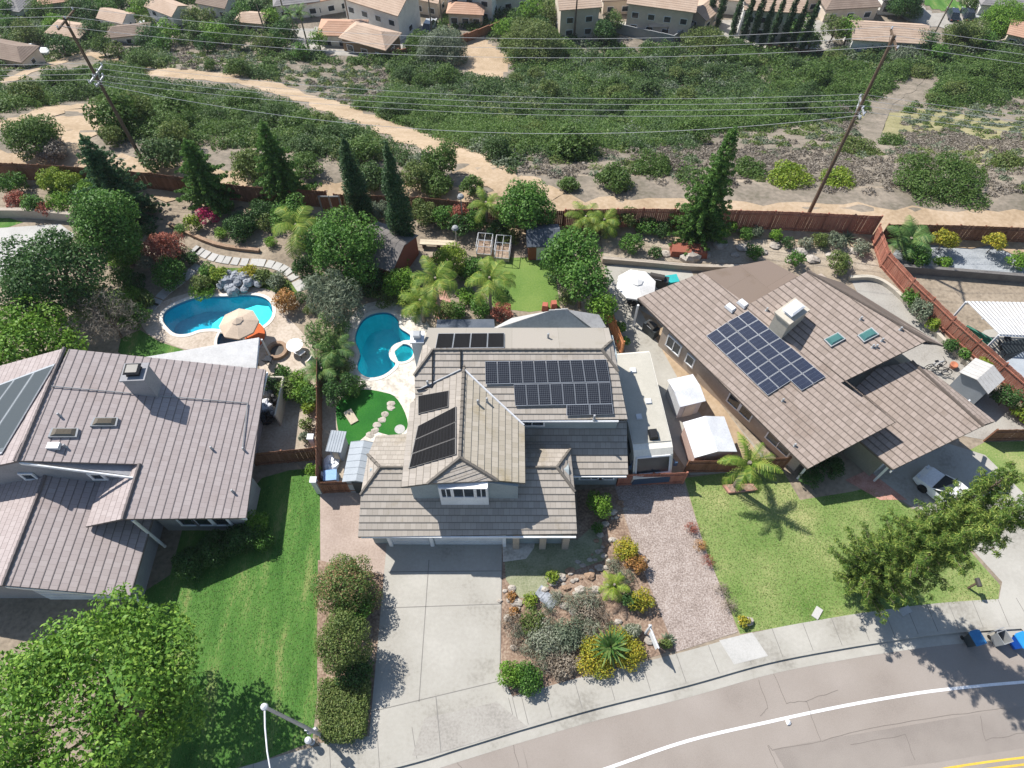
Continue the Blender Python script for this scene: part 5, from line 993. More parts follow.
b = P(351.5, 418); o = thing('game_board', 'pale wooden bag-toss board on the green turf', 'game board', b, R(35)); m = MB(); m.add([(-.3, -.5, .1), (.3, -.5, .1), (.3, .5, .35), (-.3, .5, .35), (-.3, -.5, 0), (.3, -.5, 0), (.3, .5, .0), (-.3, .5, .0)], [(0, 1, 2, 3), (7, 6, 5, 4), (4, 5, 1, 0), (5, 6, 2, 1), (6, 7, 3, 2), (7, 4, 0, 3)]); m.build('board', 'wood_light', o, world=False); m = MB(); m.lathe((0, .27, .285), [(.09, 0), (.09, .02)], 12); m.build('hole', 'plastic_black', o, world=False)
for i in range(16):
    a = i * 2.39996; rr = .35 * math.sqrt(i); v = P(240, 284.5); stone('waterfall_rock', 'grey boulder in the rock waterfall at the head of the left pool', 'rock', Vector((v.x + rr * 1.3 * math.cos(a), v.y + rr * .7 * math.sin(a), .2)), rnd.uniform(.3, .55), 'rock_grey', 'boulders of the waterfall', (1, 1, .8), i, .1 + .25 * (i < 6))
# service yard clutter
for i, (q, s, mm, lb_) in enumerate((((332, 466), (1.0, 1.3, .5), 'tarp_white', 'crumpled white tarpaulin in the service yard'), ((331, 474), (.9, .6, .45), 'fabric_blue', 'pale blue tarpaulin bundle beside the white one'), ((322, 477), (.5, .5, .4), 'tarp_white', 'small white sack by the fence of the service yard'))):
    v = P(*q); b = MB(); b.blob((v.x, v.y, s[2] * .5), .5, i + 3, .25, 12, 8, s); tag(b.build('tarpaulin' if i < 2 else 'sack', mm), lb_, 'tarpaulin' if i < 2 else 'sack')
v = P(333, 481); m = MB(); m.box((v.x, v.y, .45), (.8, .7, .9), .1); m.box((v.x, v.y, .93), (.86, .76, .06), .1); tag(m.build('storage_box', 'fabric_blue'), 'blue-grey storage box behind the low brown gate', 'box')
o = thing('bin_enclosure', 'beige slatted enclosure full of stored junk beside the left house', 'enclosure', P(272, 408)); A, B = P(262, 388), P(281, 426); m = MB(); m.box((B.x, (A.y + B.y) / 2, .75), (.1, A.y - B.y, 1.5)); m.box(((A.x + B.x) / 2, A.y, .75), (B.x - A.x, .1, 1.5)); m.build('panel', 'wall_beige', o)
for i, (q, s) in enumerate((((270, 395), .4), ((274, 403), .45), ((268, 410), .5), ((274, 416), .42), ((269, 421), .5))): v = P(*q); tag(MB().blob((v.x, v.y, s), s, i + 40, .3).build('stored_bundle', ('plastic_grey', 'plastic_black', 'tarp_white', 'plastic_grey', 'plastic_black')[i]), ('grey bundle at the far end of the beige enclosure', 'black bag second from the far end of the beige enclosure', 'pale bundle in the middle of the beige enclosure', 'grey bundle fourth along the beige enclosure', 'black bag at the near end of the beige enclosure')[i], 'bundle')
# right side: planter of the palm, bikes, neighbour's terrace
A = PX((722, 486), (752, 485), (757, 491), (728, 494)); m = MB(); m.prism([(v.x, v.y) for v in A], 0, .22); o = tag(m.build('brick_planter', 'brick_path'), 'low brick planter round the palm on the right lawn', 'planter'); m = MB(); ce = sum(A, Vector()) / 4; m.prism([((v.x - ce.x) * .82 + ce.x, (v.y - ce.y) * .82 + ce.y) for v in A], .18, .235); k = m.build('planter_soil', 'mulch', o, world=False)
def bike(label, p, rz, m):
    o = thing('bicycle', label, 'bicycle', p, rz)
    for x in (-.52, .52): w3 = MB(); w3.tube([(x + .33 * math.cos(i * .4488), 0, .34 + .33 * math.sin(i * .4488)) for i in range(15)], .03, n=5); w3.build('wheel', 'tyre', o, world=False)
    f = MB(); [f.tube(q, .03, n=5) for q in ([(-.52, 0, .34), (-.1, 0, .3), (.4, 0, .8), (-.2, 0, .8), (-.52, 0, .34)], [(.52, 0, .34), (.4, 0, .95)], [(-.1, 0, .3), (-.22, 0, .95)])]; f.build('frame', m, o, world=False); s = MB(); s.box((-.23, 0, .97), (.26, .14, .06)); s.build('saddle', 'plastic_black', o, world=False); h_ = MB(); h_.tube([(.4, -.28, 1.0), (.4, .28, 1.0)], .02); h_.build('handlebar', 'iron', o, world=False)
bike('silver bicycle leaning in the corner patio by the right house', P(933, 368), .2, 'steel'); bike('dark bicycle parked in front of the silver one', P(937, 373), -.3, 'iron')
v = P(952, 367); m = MB(); m.lathe(v, [(.2, 0), (.28, .35), (.24, .36), (.05, .3)], 12); tag(m.build('plant_pot', 'terracotta'), 'terracotta pot on the corner patio near the grey shed', 'pot')
nt_ = thing('patio_cover', 'white slatted patio cover on slanting posts at the far right', 'patio cover', P(1010, 345)); A, B, C_, D = P(967, 301, 2.7), P(1075, 303, 2.7), P(1085, 338, 2.7), P(1000, 334, 2.7); m = MB()
for i in range(26):
    f0, f1 = i / 26, (i + .6) / 26; q = [A.lerp(B, f0), A.lerp(B, f1), D.lerp(C_, f1), D.lerp(C_, f0)]; m.add(q + [v - Vector((0, 0, .08)) for v in q], [(3, 2, 1, 0), (4, 5, 6, 7), (0, 1, 5, 4), (1, 2, 6, 5), (2, 3, 7, 6), (3, 0, 4, 7)])
m.build('slat_roof', 'slat_white', nt_); m = MB(); [m.tube([a - Vector((0, 0, .15)), b - Vector((0, 0, .15))], .08, n=4) for a, b in ((A, B), (D, C_), (A.lerp(D, .5), B.lerp(C_, .5)))]; m.build('beam', 'metal_white', nt_)
for v in (A, D, A.lerp(B, .6), D.lerp(C_, .5)): MB().tube([(v.x, v.y, 0), (v.x, v.y, 2.6)], .09).build('post', 'metal_white', nt_)
table('long dark table under the white patio cover at the far right', P(1010, 352), 1, .74, 'plastic_dark', .2, (2.2, 1.0))
for (a, b_), rz, lb_ in (((1000, 350), 1.5, 'dark chair left of the far right table'), ((1018, 362), 3.4, 'dark chair below the far right table'), ((1006, 344), .2, 'dark chair above the far right table')): chair(lb_, P(a, b_), rz, 'fabric_dark')
sofa = thing('outdoor_sofa', 'dark green outdoor sofa under the edge of the white patio cover', 'sofa', P(972, 342), R(-42)); m = MB(); m.box((0, 0, .22), (2.0, .8, .44), 0, .97); m.build('seat', 'fabric_green', sofa, world=False); m = MB(); m.box((0, .38, .5), (2.0, .2, .6)); m.build('backrest', 'fabric_green', sofa, world=False)
v = P(1018, 374); o = thing('hot_tub', 'square grey hot tub with a lid at the far right edge', 'hot tub', v, .5); m = MB(); m.box((0, 0, .45), (2, 2, .9), 0, .97); m.build('cabinet', 'plastic_grey', o, world=False); m = MB(); m.box((0, 0, .95), (2.05, 2.05, .1), 0, .97); m.build('lid', 'shed_grey', o, world=False)
for q, lb_, an in (((817, 613), 'small pale concrete marker slab at the edge of the right lawn', .9), ((905, 611), 'pale meter cover in the shade of the street pine', .4)):
    v = P(*q); m = MB(); m.box((v.x, v.y, .03), (.75, .42, .07), an, .97); tag(m.build('meter_cover', 'concrete_new'), lb_, 'meter cover')
v = P(968, 588); o = thing('mailbox', 'dark mailbox on a post beside the right driveway', 'mailbox', v); MB().box((v.x, v.y, .55), (.1, .1, 1.1)).build('post', 'wood_pole', o); m = MB(); m.extr((v.x, v.y - .25, 0), (v.x, v.y + .25, 0), [(v.x + .12 * math.cos(a), v.y - .25, 1.18 + .12 * math.sin(a)) for a in [i * math.pi / 6 for i in range(7)]] + [(v.x - .12, v.y - .25, 1.05), (v.x + .12, v.y - .25, 1.05)]); m.build('box', 'iron', o)
v = P(788, 722.5, -.13); m = MB(); m.blob((v.x, v.y, -.07), .14, 5, .2, 9, 6, (1, 1, .6)); tag(m.build('litter', 'white_paint'), 'small white scrap lying on the road by the white line', 'litter')
v = P(746, 622); tag(MB().blob((v.x, v.y, .15), .38, 9, .2, 10, 6, (1.2, .8, .5)).build('boulder', 'rock_light'), 'pale boulder with yellow lichen at the corner of the right lawn', 'rock')
# rocks of the front garden
q_ = random.Random(5)
RK = [(620, 503), (612, 512), (605, 524), (600, 535), (605, 545), (598, 552), (590, 560), (583, 566), (570, 571), (560, 578), (552, 584), (576, 580), (590, 576), (600, 568), (545, 590), (604, 556), (566, 588), (580, 590), (558, 596), (512, 588), (508, 595), (516, 603), (530, 607), (508, 618), (520, 622), (540, 614), (565, 606), (575, 612), (586, 602), (596, 590), (608, 585), (612, 540), (520, 640), (540, 648), (514, 648), (618, 622), (606, 640), (582, 642), (650, 640), (645, 560)]
RK += [(x + q_.uniform(-9, 9), y + q_.uniform(-7, 7)) for x, y in RK[:22] for _ in range(2)]
for i, p in enumerate(RK): stone('garden_rock', 'pale rough rock in the dry stream bed of the front garden', 'rock', P(*p), q_.uniform(.14, .33) if i < 40 else q_.uniform(.07, .17), 'rock_light' if i % 4 else 'rock_brown', 'rocks of the front garden', (1.2, .9, .6), i, .05)
for i, p in enumerate(((566, 580), (560, 573), (553, 566))): pass
for i, p in enumerate(((541, 592), (546, 598), (551, 604))): slab(P(*p), .9, .75, .5, 'grey stone step in the front garden path', 'stone steps in the front garden', 'rock_grey')
RK2 = [(735, 255), (742, 248), (760, 252), (775, 246), (800, 252), (812, 260), (830, 256), (845, 263), (790, 262), (855, 252), (720, 246), (680, 248), (665, 254), (705, 255), (700, 240)]
for i, p in enumerate(RK2): stone('bank_rock', 'pale rock on the dry bank behind the right house', 'rock', P(*p), q_.uniform(.2, .5), 'rock_light', 'rocks of the dry bank', (1.3, 1, .55), i + 70, .05)
stone('boulder', 'large tan boulder on the bank left of the tall narrow pine', 'rock', P(690, 258), .75, 'rock_light', None, (1.2, .9, .7), 4, .15)
v = P(688, 253); m = MB(); m.box((v.x, v.y, .3), (3.0, 1.1, .6), R(-5), .95); tag(m.build('raised_bed', 'shed_brick'), 'low red raised bed on the bank beside the tall narrow pine', 'raised bed')
v = P(670, 282); m = MB(); m.box((v.x, v.y, .2), (1.2, .8, .4), .2); tag(m.build('toy_chest', 'teal'), 'teal box on the patio right of the white parasol', 'box')
v = P(550, 309); m = MB(); [m.box((v.x + dx, v.y + dy, .3), (.5, .5, .6), .3 * dx, .8) for dx, dy in ((-.4, 0), (.3, .2))]; tag(m.build('lawn_furniture', 'fabric_red'), 'pair of faded red seats at the lower edge of the back lawn', 'seat')
# ================================================================ planting near the houses
T = 'tree'; B_ = 'shrub'
plant('broadleaf_tree', 'largest bright green feathery tree, in the front left corner over the left lawn', T, 92, 706, 130, 6.0, 'leaf_front', .6, .21, 1.3, 62, 11, trunk=.26, frac=.21, shape=(1.1, .6))
plant('broadleaf_tree', 'bright green rounded tree at the left edge behind the left house', T, 28, 345, 52, 3.6, 'leaf_bright', .75, .24, 1.5, 26, 12, trunk=.2, frac=.34)
plant('broadleaf_tree', 'large dark green tree between the white terrace and the bare bush', T, 52, 275, 54, 4.2, 'leaf_deep', .75, .22, 1.5, 28, 13, trunk=.22, frac=.34)
plant('broadleaf_tree', 'tall leafy tree with a bright sunlit top beside the dark conifer', T, 108, 228, 33, 4.2, 'leaf_green', 1.25, .2, 1.6, 34, 14, trunk=.2, frac=.38, low=-.95)
plant('broadleaf_tree', 'big dome-shaped olive green tree behind the palm with yellow fronds', T, 340, 247, 42, 3.4, 'leaf_green', .8, .2, 1.5, 26, 15, trunk=.2, frac=.36)
plant('broadleaf_tree', 'small mid-green tree near the fence left of the dome-shaped tree', T, 290, 216, 20, 2.6, 'leaf_green', .9, .18, 1.5, 14, 16, trunk=.12)
plant('broadleaf_tree', 'dense pale green rounded tree by the back fence, left of the playhouse', T, 525, 207, 28, 2.8, 'leaf_green', .8, .2, 1.7, 20, 17, trunk=.16)
plant('broadleaf_tree', 'broad leafy fruit tree right of the back lawn, nearest the playhouse', T, 573, 253, 29, 3.2, 'leaf_green', .85, .22, 1.4, 20, 18, trunk=.14)
plant('broadleaf_tree', 'leafy fruit tree in the middle of the row right of the back lawn', T, 583, 280, 25, 3.2, 'leaf_green', .9, .22, 1.4, 18, 19, trunk=.14)
plant('broadleaf_tree', 'smaller yellow-green fruit tree at the house end of the row by the back lawn', T, 602, 306, 16, 2.6, 'leaf_bright', 1.0, .18, 1.4, 14, 20, trunk=.1)
plant('feathery_bamboo', 'large grey-green feathery clump leaning over the left end of the curved pool', 'plant', 334, 300, 31, 2.6, 'leaf_sage', .85, .2, 1.3, 22, 21, trunk=.09, frac=.34, shape=(1.8, .28))
plant('feathery_bamboo', 'lower grey-green feathery clump between the two pools', 'plant', 328, 335, 22, 1.8, 'leaf_palm_dark', .9, .2, 1.3, 16, 22, trunk=.08, frac=.36, shape=(1.8, .28))
plant('bare_shrub', 'half-bare grey twiggy bush between the dark tree and the small left lawn', B_, 106, 318, 38, 2.4, 'leaf_scrub', .75, .16, .55, 34, 23, trunk=.12, frac=.24, shape=(2.2, .12))
plant('red_shrub', 'rounded red-tinged shrub beside the dark conifer shadow', B_, 165, 247, 19, 1.5, 'leaf_red', .75, .15, 1.5, 14, 24)
plant('bougainvillea', 'magenta bougainvillea on the left bank', B_, 207, 215, 10, 1.0, 'leaf_magenta', .9, .14, 1.4, 9, 25)
for n_, lb_, cx, cy, r, hc, m in (
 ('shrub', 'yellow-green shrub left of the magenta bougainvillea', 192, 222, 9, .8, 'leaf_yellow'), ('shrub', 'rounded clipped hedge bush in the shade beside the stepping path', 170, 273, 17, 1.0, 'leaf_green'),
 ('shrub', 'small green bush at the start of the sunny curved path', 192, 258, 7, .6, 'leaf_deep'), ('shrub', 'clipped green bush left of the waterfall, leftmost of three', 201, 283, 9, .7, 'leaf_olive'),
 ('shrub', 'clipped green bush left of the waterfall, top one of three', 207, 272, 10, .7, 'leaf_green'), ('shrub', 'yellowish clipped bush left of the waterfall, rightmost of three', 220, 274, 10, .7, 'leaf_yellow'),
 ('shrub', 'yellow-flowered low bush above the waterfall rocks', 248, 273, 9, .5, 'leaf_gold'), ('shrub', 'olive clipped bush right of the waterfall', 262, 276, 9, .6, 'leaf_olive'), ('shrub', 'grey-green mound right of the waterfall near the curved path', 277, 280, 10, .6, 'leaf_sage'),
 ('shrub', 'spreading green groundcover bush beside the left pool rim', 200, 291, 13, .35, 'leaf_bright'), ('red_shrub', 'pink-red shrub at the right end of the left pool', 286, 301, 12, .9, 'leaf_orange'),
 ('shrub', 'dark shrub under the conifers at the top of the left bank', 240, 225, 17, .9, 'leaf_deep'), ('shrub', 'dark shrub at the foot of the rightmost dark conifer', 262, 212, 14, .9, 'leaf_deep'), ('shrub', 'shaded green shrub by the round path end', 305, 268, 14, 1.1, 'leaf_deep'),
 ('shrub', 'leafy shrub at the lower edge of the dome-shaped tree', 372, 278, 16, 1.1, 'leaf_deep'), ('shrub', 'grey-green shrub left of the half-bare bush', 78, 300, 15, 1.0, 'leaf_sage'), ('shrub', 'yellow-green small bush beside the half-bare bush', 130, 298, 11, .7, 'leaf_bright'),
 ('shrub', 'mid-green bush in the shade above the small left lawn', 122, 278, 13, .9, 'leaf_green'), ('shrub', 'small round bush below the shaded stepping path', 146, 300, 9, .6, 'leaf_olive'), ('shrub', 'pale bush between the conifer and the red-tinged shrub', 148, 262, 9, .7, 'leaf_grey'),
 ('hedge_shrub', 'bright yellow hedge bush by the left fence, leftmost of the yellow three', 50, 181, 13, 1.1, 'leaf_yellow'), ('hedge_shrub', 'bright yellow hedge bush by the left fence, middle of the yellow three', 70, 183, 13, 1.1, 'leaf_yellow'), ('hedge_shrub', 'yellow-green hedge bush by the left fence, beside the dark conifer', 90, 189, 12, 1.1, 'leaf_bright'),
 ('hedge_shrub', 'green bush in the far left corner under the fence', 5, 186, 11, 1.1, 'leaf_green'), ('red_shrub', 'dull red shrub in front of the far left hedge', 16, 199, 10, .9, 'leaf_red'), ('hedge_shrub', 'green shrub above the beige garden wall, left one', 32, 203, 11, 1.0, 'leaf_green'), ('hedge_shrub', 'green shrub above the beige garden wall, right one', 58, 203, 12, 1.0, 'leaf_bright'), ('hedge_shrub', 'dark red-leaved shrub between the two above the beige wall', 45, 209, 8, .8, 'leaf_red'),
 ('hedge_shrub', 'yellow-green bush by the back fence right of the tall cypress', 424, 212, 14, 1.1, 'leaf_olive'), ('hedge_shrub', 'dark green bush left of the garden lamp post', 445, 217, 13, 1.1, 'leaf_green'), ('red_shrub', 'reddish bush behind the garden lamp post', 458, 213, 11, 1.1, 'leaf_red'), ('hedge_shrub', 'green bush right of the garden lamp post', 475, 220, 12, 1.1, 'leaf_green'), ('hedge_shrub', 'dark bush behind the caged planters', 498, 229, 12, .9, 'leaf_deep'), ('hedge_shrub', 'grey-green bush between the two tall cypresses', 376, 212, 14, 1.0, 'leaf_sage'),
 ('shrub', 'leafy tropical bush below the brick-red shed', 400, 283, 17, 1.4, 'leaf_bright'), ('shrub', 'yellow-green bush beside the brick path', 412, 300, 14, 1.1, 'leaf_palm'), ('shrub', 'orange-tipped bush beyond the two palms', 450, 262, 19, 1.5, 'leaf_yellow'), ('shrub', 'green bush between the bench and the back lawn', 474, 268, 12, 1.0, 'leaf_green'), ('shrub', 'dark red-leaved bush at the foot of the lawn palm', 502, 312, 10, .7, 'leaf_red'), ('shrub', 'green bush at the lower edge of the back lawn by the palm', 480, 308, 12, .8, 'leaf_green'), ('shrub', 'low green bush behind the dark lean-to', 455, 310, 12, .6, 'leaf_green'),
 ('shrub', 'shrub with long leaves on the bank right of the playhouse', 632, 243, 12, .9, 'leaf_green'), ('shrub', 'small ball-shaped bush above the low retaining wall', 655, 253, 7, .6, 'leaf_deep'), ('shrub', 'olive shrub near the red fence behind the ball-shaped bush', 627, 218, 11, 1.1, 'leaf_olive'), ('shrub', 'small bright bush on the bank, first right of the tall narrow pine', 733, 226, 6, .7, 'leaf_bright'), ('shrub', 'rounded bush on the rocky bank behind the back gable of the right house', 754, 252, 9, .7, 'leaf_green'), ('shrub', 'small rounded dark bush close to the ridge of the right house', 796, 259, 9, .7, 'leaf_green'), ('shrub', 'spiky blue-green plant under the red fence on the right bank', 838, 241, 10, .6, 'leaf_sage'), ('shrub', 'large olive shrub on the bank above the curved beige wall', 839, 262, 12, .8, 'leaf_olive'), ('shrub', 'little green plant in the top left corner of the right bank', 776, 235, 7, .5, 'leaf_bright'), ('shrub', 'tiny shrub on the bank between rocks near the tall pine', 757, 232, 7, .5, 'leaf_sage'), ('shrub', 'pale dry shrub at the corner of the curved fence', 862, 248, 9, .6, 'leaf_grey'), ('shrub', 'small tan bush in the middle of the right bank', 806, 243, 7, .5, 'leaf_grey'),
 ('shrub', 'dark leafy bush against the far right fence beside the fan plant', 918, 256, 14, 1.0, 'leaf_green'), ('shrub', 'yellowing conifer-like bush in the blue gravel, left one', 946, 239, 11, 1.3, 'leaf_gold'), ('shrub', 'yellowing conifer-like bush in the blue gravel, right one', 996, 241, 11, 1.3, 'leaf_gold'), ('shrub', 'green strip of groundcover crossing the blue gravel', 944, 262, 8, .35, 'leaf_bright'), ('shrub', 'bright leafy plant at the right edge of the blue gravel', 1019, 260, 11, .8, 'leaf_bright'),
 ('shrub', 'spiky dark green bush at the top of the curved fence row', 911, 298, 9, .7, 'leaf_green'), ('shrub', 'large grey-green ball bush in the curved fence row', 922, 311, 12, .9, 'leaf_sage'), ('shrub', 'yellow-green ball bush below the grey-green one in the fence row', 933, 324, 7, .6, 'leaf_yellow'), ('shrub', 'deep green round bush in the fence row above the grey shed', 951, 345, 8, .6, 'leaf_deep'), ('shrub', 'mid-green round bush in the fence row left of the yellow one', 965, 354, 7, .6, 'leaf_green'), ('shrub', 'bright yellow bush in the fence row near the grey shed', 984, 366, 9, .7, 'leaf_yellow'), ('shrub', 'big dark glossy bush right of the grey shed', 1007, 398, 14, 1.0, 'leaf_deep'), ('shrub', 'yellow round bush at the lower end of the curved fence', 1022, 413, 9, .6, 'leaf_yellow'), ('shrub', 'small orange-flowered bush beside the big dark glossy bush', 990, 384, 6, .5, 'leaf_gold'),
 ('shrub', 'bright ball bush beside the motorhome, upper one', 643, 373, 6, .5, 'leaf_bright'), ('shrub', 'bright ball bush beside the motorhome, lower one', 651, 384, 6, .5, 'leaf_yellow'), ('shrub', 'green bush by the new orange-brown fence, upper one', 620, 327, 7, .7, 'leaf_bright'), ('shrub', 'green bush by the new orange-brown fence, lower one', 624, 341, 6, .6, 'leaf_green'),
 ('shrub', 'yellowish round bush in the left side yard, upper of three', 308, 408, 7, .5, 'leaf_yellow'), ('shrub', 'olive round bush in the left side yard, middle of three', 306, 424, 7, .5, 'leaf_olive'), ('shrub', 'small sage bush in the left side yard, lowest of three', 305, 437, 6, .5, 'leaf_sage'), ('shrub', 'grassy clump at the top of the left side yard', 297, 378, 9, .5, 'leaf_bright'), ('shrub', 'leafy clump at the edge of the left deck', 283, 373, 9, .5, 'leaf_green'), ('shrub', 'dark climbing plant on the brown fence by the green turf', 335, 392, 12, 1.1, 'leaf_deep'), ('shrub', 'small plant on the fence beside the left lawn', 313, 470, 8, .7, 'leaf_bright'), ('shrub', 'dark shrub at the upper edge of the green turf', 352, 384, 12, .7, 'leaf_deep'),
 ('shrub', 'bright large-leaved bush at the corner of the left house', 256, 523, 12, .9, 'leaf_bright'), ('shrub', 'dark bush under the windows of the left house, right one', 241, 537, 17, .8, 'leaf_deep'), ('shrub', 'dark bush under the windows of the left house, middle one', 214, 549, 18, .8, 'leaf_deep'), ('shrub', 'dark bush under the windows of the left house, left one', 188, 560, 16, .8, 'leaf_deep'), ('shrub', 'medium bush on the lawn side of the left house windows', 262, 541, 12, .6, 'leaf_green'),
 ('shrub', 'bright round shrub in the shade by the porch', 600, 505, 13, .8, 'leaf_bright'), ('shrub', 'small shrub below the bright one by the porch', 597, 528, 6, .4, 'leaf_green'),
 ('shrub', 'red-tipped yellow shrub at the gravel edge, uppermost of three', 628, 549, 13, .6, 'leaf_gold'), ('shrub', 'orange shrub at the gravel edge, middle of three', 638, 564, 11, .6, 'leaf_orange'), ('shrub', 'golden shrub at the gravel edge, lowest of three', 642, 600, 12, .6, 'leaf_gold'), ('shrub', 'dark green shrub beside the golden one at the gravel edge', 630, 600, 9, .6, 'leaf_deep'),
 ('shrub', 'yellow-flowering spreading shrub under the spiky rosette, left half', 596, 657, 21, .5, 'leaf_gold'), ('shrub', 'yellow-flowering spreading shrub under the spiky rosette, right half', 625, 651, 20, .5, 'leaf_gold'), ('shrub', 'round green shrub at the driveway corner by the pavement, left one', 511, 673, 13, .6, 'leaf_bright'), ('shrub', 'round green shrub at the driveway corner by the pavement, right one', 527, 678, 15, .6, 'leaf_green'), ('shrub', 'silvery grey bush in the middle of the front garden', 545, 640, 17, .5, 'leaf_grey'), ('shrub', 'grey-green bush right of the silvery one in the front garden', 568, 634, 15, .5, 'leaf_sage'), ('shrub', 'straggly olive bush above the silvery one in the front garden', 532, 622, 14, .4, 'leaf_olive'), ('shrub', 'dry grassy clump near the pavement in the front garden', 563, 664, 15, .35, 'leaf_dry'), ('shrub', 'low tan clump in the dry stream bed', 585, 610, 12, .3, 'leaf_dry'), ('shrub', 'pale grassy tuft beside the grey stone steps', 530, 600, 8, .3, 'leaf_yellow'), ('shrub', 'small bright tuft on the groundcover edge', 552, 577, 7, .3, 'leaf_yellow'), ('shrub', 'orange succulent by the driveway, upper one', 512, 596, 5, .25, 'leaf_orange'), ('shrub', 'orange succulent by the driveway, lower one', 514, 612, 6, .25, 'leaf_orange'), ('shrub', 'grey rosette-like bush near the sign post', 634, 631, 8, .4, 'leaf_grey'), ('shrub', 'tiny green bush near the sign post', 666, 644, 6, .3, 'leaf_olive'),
 ('dry_grass', 'rusty dry grass clump at the gravel lawn edge, first from the fence', 692, 528, 7, .35, 'leaf_red'), ('dry_grass', 'rusty dry grass clump at the gravel lawn edge, second from the fence', 700, 545, 7, .35, 'leaf_orange'), ('dry_grass', 'rusty dry grass clump at the gravel lawn edge, third from the fence', 708, 560, 7, .35, 'leaf_red'), ('dry_grass', 'brown dry grass clump near the pale boulder, upper one', 722, 589, 7, .35, 'leaf_dry'), ('dry_grass', 'brown dry grass clump near the pale boulder, lower one', 730, 604, 8, .35, 'leaf_dry'),
 ('shrub', 'yellow-flowering tuft on the pale boulder', 744, 621, 6, .3, 'leaf_gold'),
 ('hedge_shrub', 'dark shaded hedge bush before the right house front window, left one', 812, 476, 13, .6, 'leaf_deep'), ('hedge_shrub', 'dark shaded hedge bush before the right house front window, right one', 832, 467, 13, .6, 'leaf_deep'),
 ('flowering_shrub', 'pink-flowering oleander bush beside the pink pad', 346, 586, 30, 1.5, 'leaf_pinkgreen'), ('shrub', 'small yellow-green tree-like shrub at the middle of the planting strip', 341, 640, 29, 2.5, 'leaf_olive'), ('shrub', 'sprawling green bush between the oleander and the tree-like shrub', 352, 612, 20, .9, 'leaf_green'), ('shrub', 'dark bush under the tree-like shrub in the planting strip', 355, 668, 18, .9, 'leaf_deep')):
    near = cy > 440
    plant(n_, lb_, 'grass' if n_ == 'dry_grass' else B_, cx, cy, r, hc, m, .85, .11 if near else .14, 1.6 if n_ != 'dry_grass' else .9, 16 if r > 14 else 11, shape=(1, .6) if n_ != 'dry_grass' else (2.2, .15), frac=.45)
# clipped box hedge at the street end of the planting strip
hb = PX((322, 683), (369, 683), (369, 733), (348, 741), (322, 738)); ce = sum(hb, Vector()) / 5; o = thing('clipped_hedge', 'flat-topped clipped hedge at the street end of the planting strip', 'hedge', ce); cl = []
for i in range(9):
    for j in range(13):
        x = P(322, 700).x + (i + .5) / 9 * (P(369, 700).x - P(322, 700).x); y = P(340, 741).y + (j + .5) / 13 * (P(340, 683).y - P(340, 741).y)
        if inside((x, y), hb): cl += [(x, y, .75, .3, .3, .28), (x, y, .3, .28, .28, .35)]
quadmesh('foliage', leaves(cl, .11, 1.0, 77, up=.6, inner=.8), 'leaf_olive', o); m = MB(); [m.tube([(c[0], c[1], 0), (c[0], c[1], .5)], .02, n=4) for c in cl[::7]]; m.build('stem', 'bark', o)
# conifers and cypresses
def tall(base, top):
    b = P(*base); return b, wpt(*top, b.x, b.y)
b, h = tall((130, 215), (106, 136)); conifer('dark_conifer', 'dark blue-green conifer beside the left utility pole', T, b, h, 3.5, 'leaf_conifer', 1, .2, 5, 18, 12, .03, .8, jit=.5)
b, h = tall((216, 206), (199, 140)); conifer('dark_conifer', 'loose dark green pine between two others on the left bank', T, b, h, 2.9, 'leaf_pine_dark', 2, .2, 5, 15, 13, .15, .7, jit=.6)
b, h = tall((289, 200), (267, 121)); conifer('dark_conifer', 'tall dark green pine left of the narrow cypresses', T, b, h, 2.8, 'leaf_pine_dark', 3, .2, 5, 17, 13, .06, .85, jit=.55)
for px, tp, lb_, sd in (((364, 224), (338, 137), 'narrow dark cypress, shorter and left of the pair', 1), ((406, 252), (388, 143), 'tall narrow dark cypress, right one of the pair beside the brick-red shed', 2)):
    b, h = tall(px, tp); cypress('cypress', lb_, b, h, 1.2, 'leaf_cypress', sd, .17, 1.6, 'narrow cypresses')
b, h = tall((695, 238), (706, 128)); conifer('narrow_pine', 'tall narrow layered green pine behind the umbrella patio', T, b, h, 2.7, 'leaf_pine_dark', 5, .2, 4.5, 22, 11, .03, .85, lean=(.4, 0), droop=-.1)
# the street pine: tall, open, with long upswept boughs
b = P(852, 584); hh = 12.5
conifer('street_pine', 'large bushy yellow-green pine over the right lawn and driveway', T, b, hh, 3, 'leaf_pine', 9, .15, 3.6, 32, 9, .06, .66, droop=-.5, jit=.5, top=.14, shape=(1.9, .26), leaders=[((1.2, -1.2), 15.8, 2.5), ((1.1, .5), 15.0, 2.3)])
# palms
palm('palm_tree', 'green palm with arching fronds in a brick planter on the right lawn', P(734, 487), 3.4, 2.3, 15, 'leaf_palm', 3, .17, droop=.9, rise=1.1, up0=.0, wid=.4)
palm('palm_tree', 'slim palm at the foot of the brick path, left of two', P(441, 320), 4.6, 2.3, 14, 'leaf_palm', 4, .12, group='palms of the back garden', droop=1.0)
palm('palm_tree', 'slim palm at the corner of the back lawn, right of two', P(491, 316), 4.2, 2.3, 14, 'leaf_palm', 5, .12, group='palms of the back garden', droop=1.0)
palm('palm_tree', 'drooping yellow-fronded palm in front of the dome-shaped tree', P(318, 262), 4.2, 2.7, 13, 'leaf_palm', 6, .14, droop=1.25, lean=(-.6, -.3))
palm('palm_tree', 'short bushy palm beside the pool deck under the slim palms', P(424, 322), 2.4, 2.0, 16, 'leaf_palm', 7, .14, droop=1.0)
palm('palm_tree', 'yellow-green palm by the back fence left of the pale green rounded tree', P(487, 228), 2.6, 1.8, 14, 'leaf_palm', 8, .13)
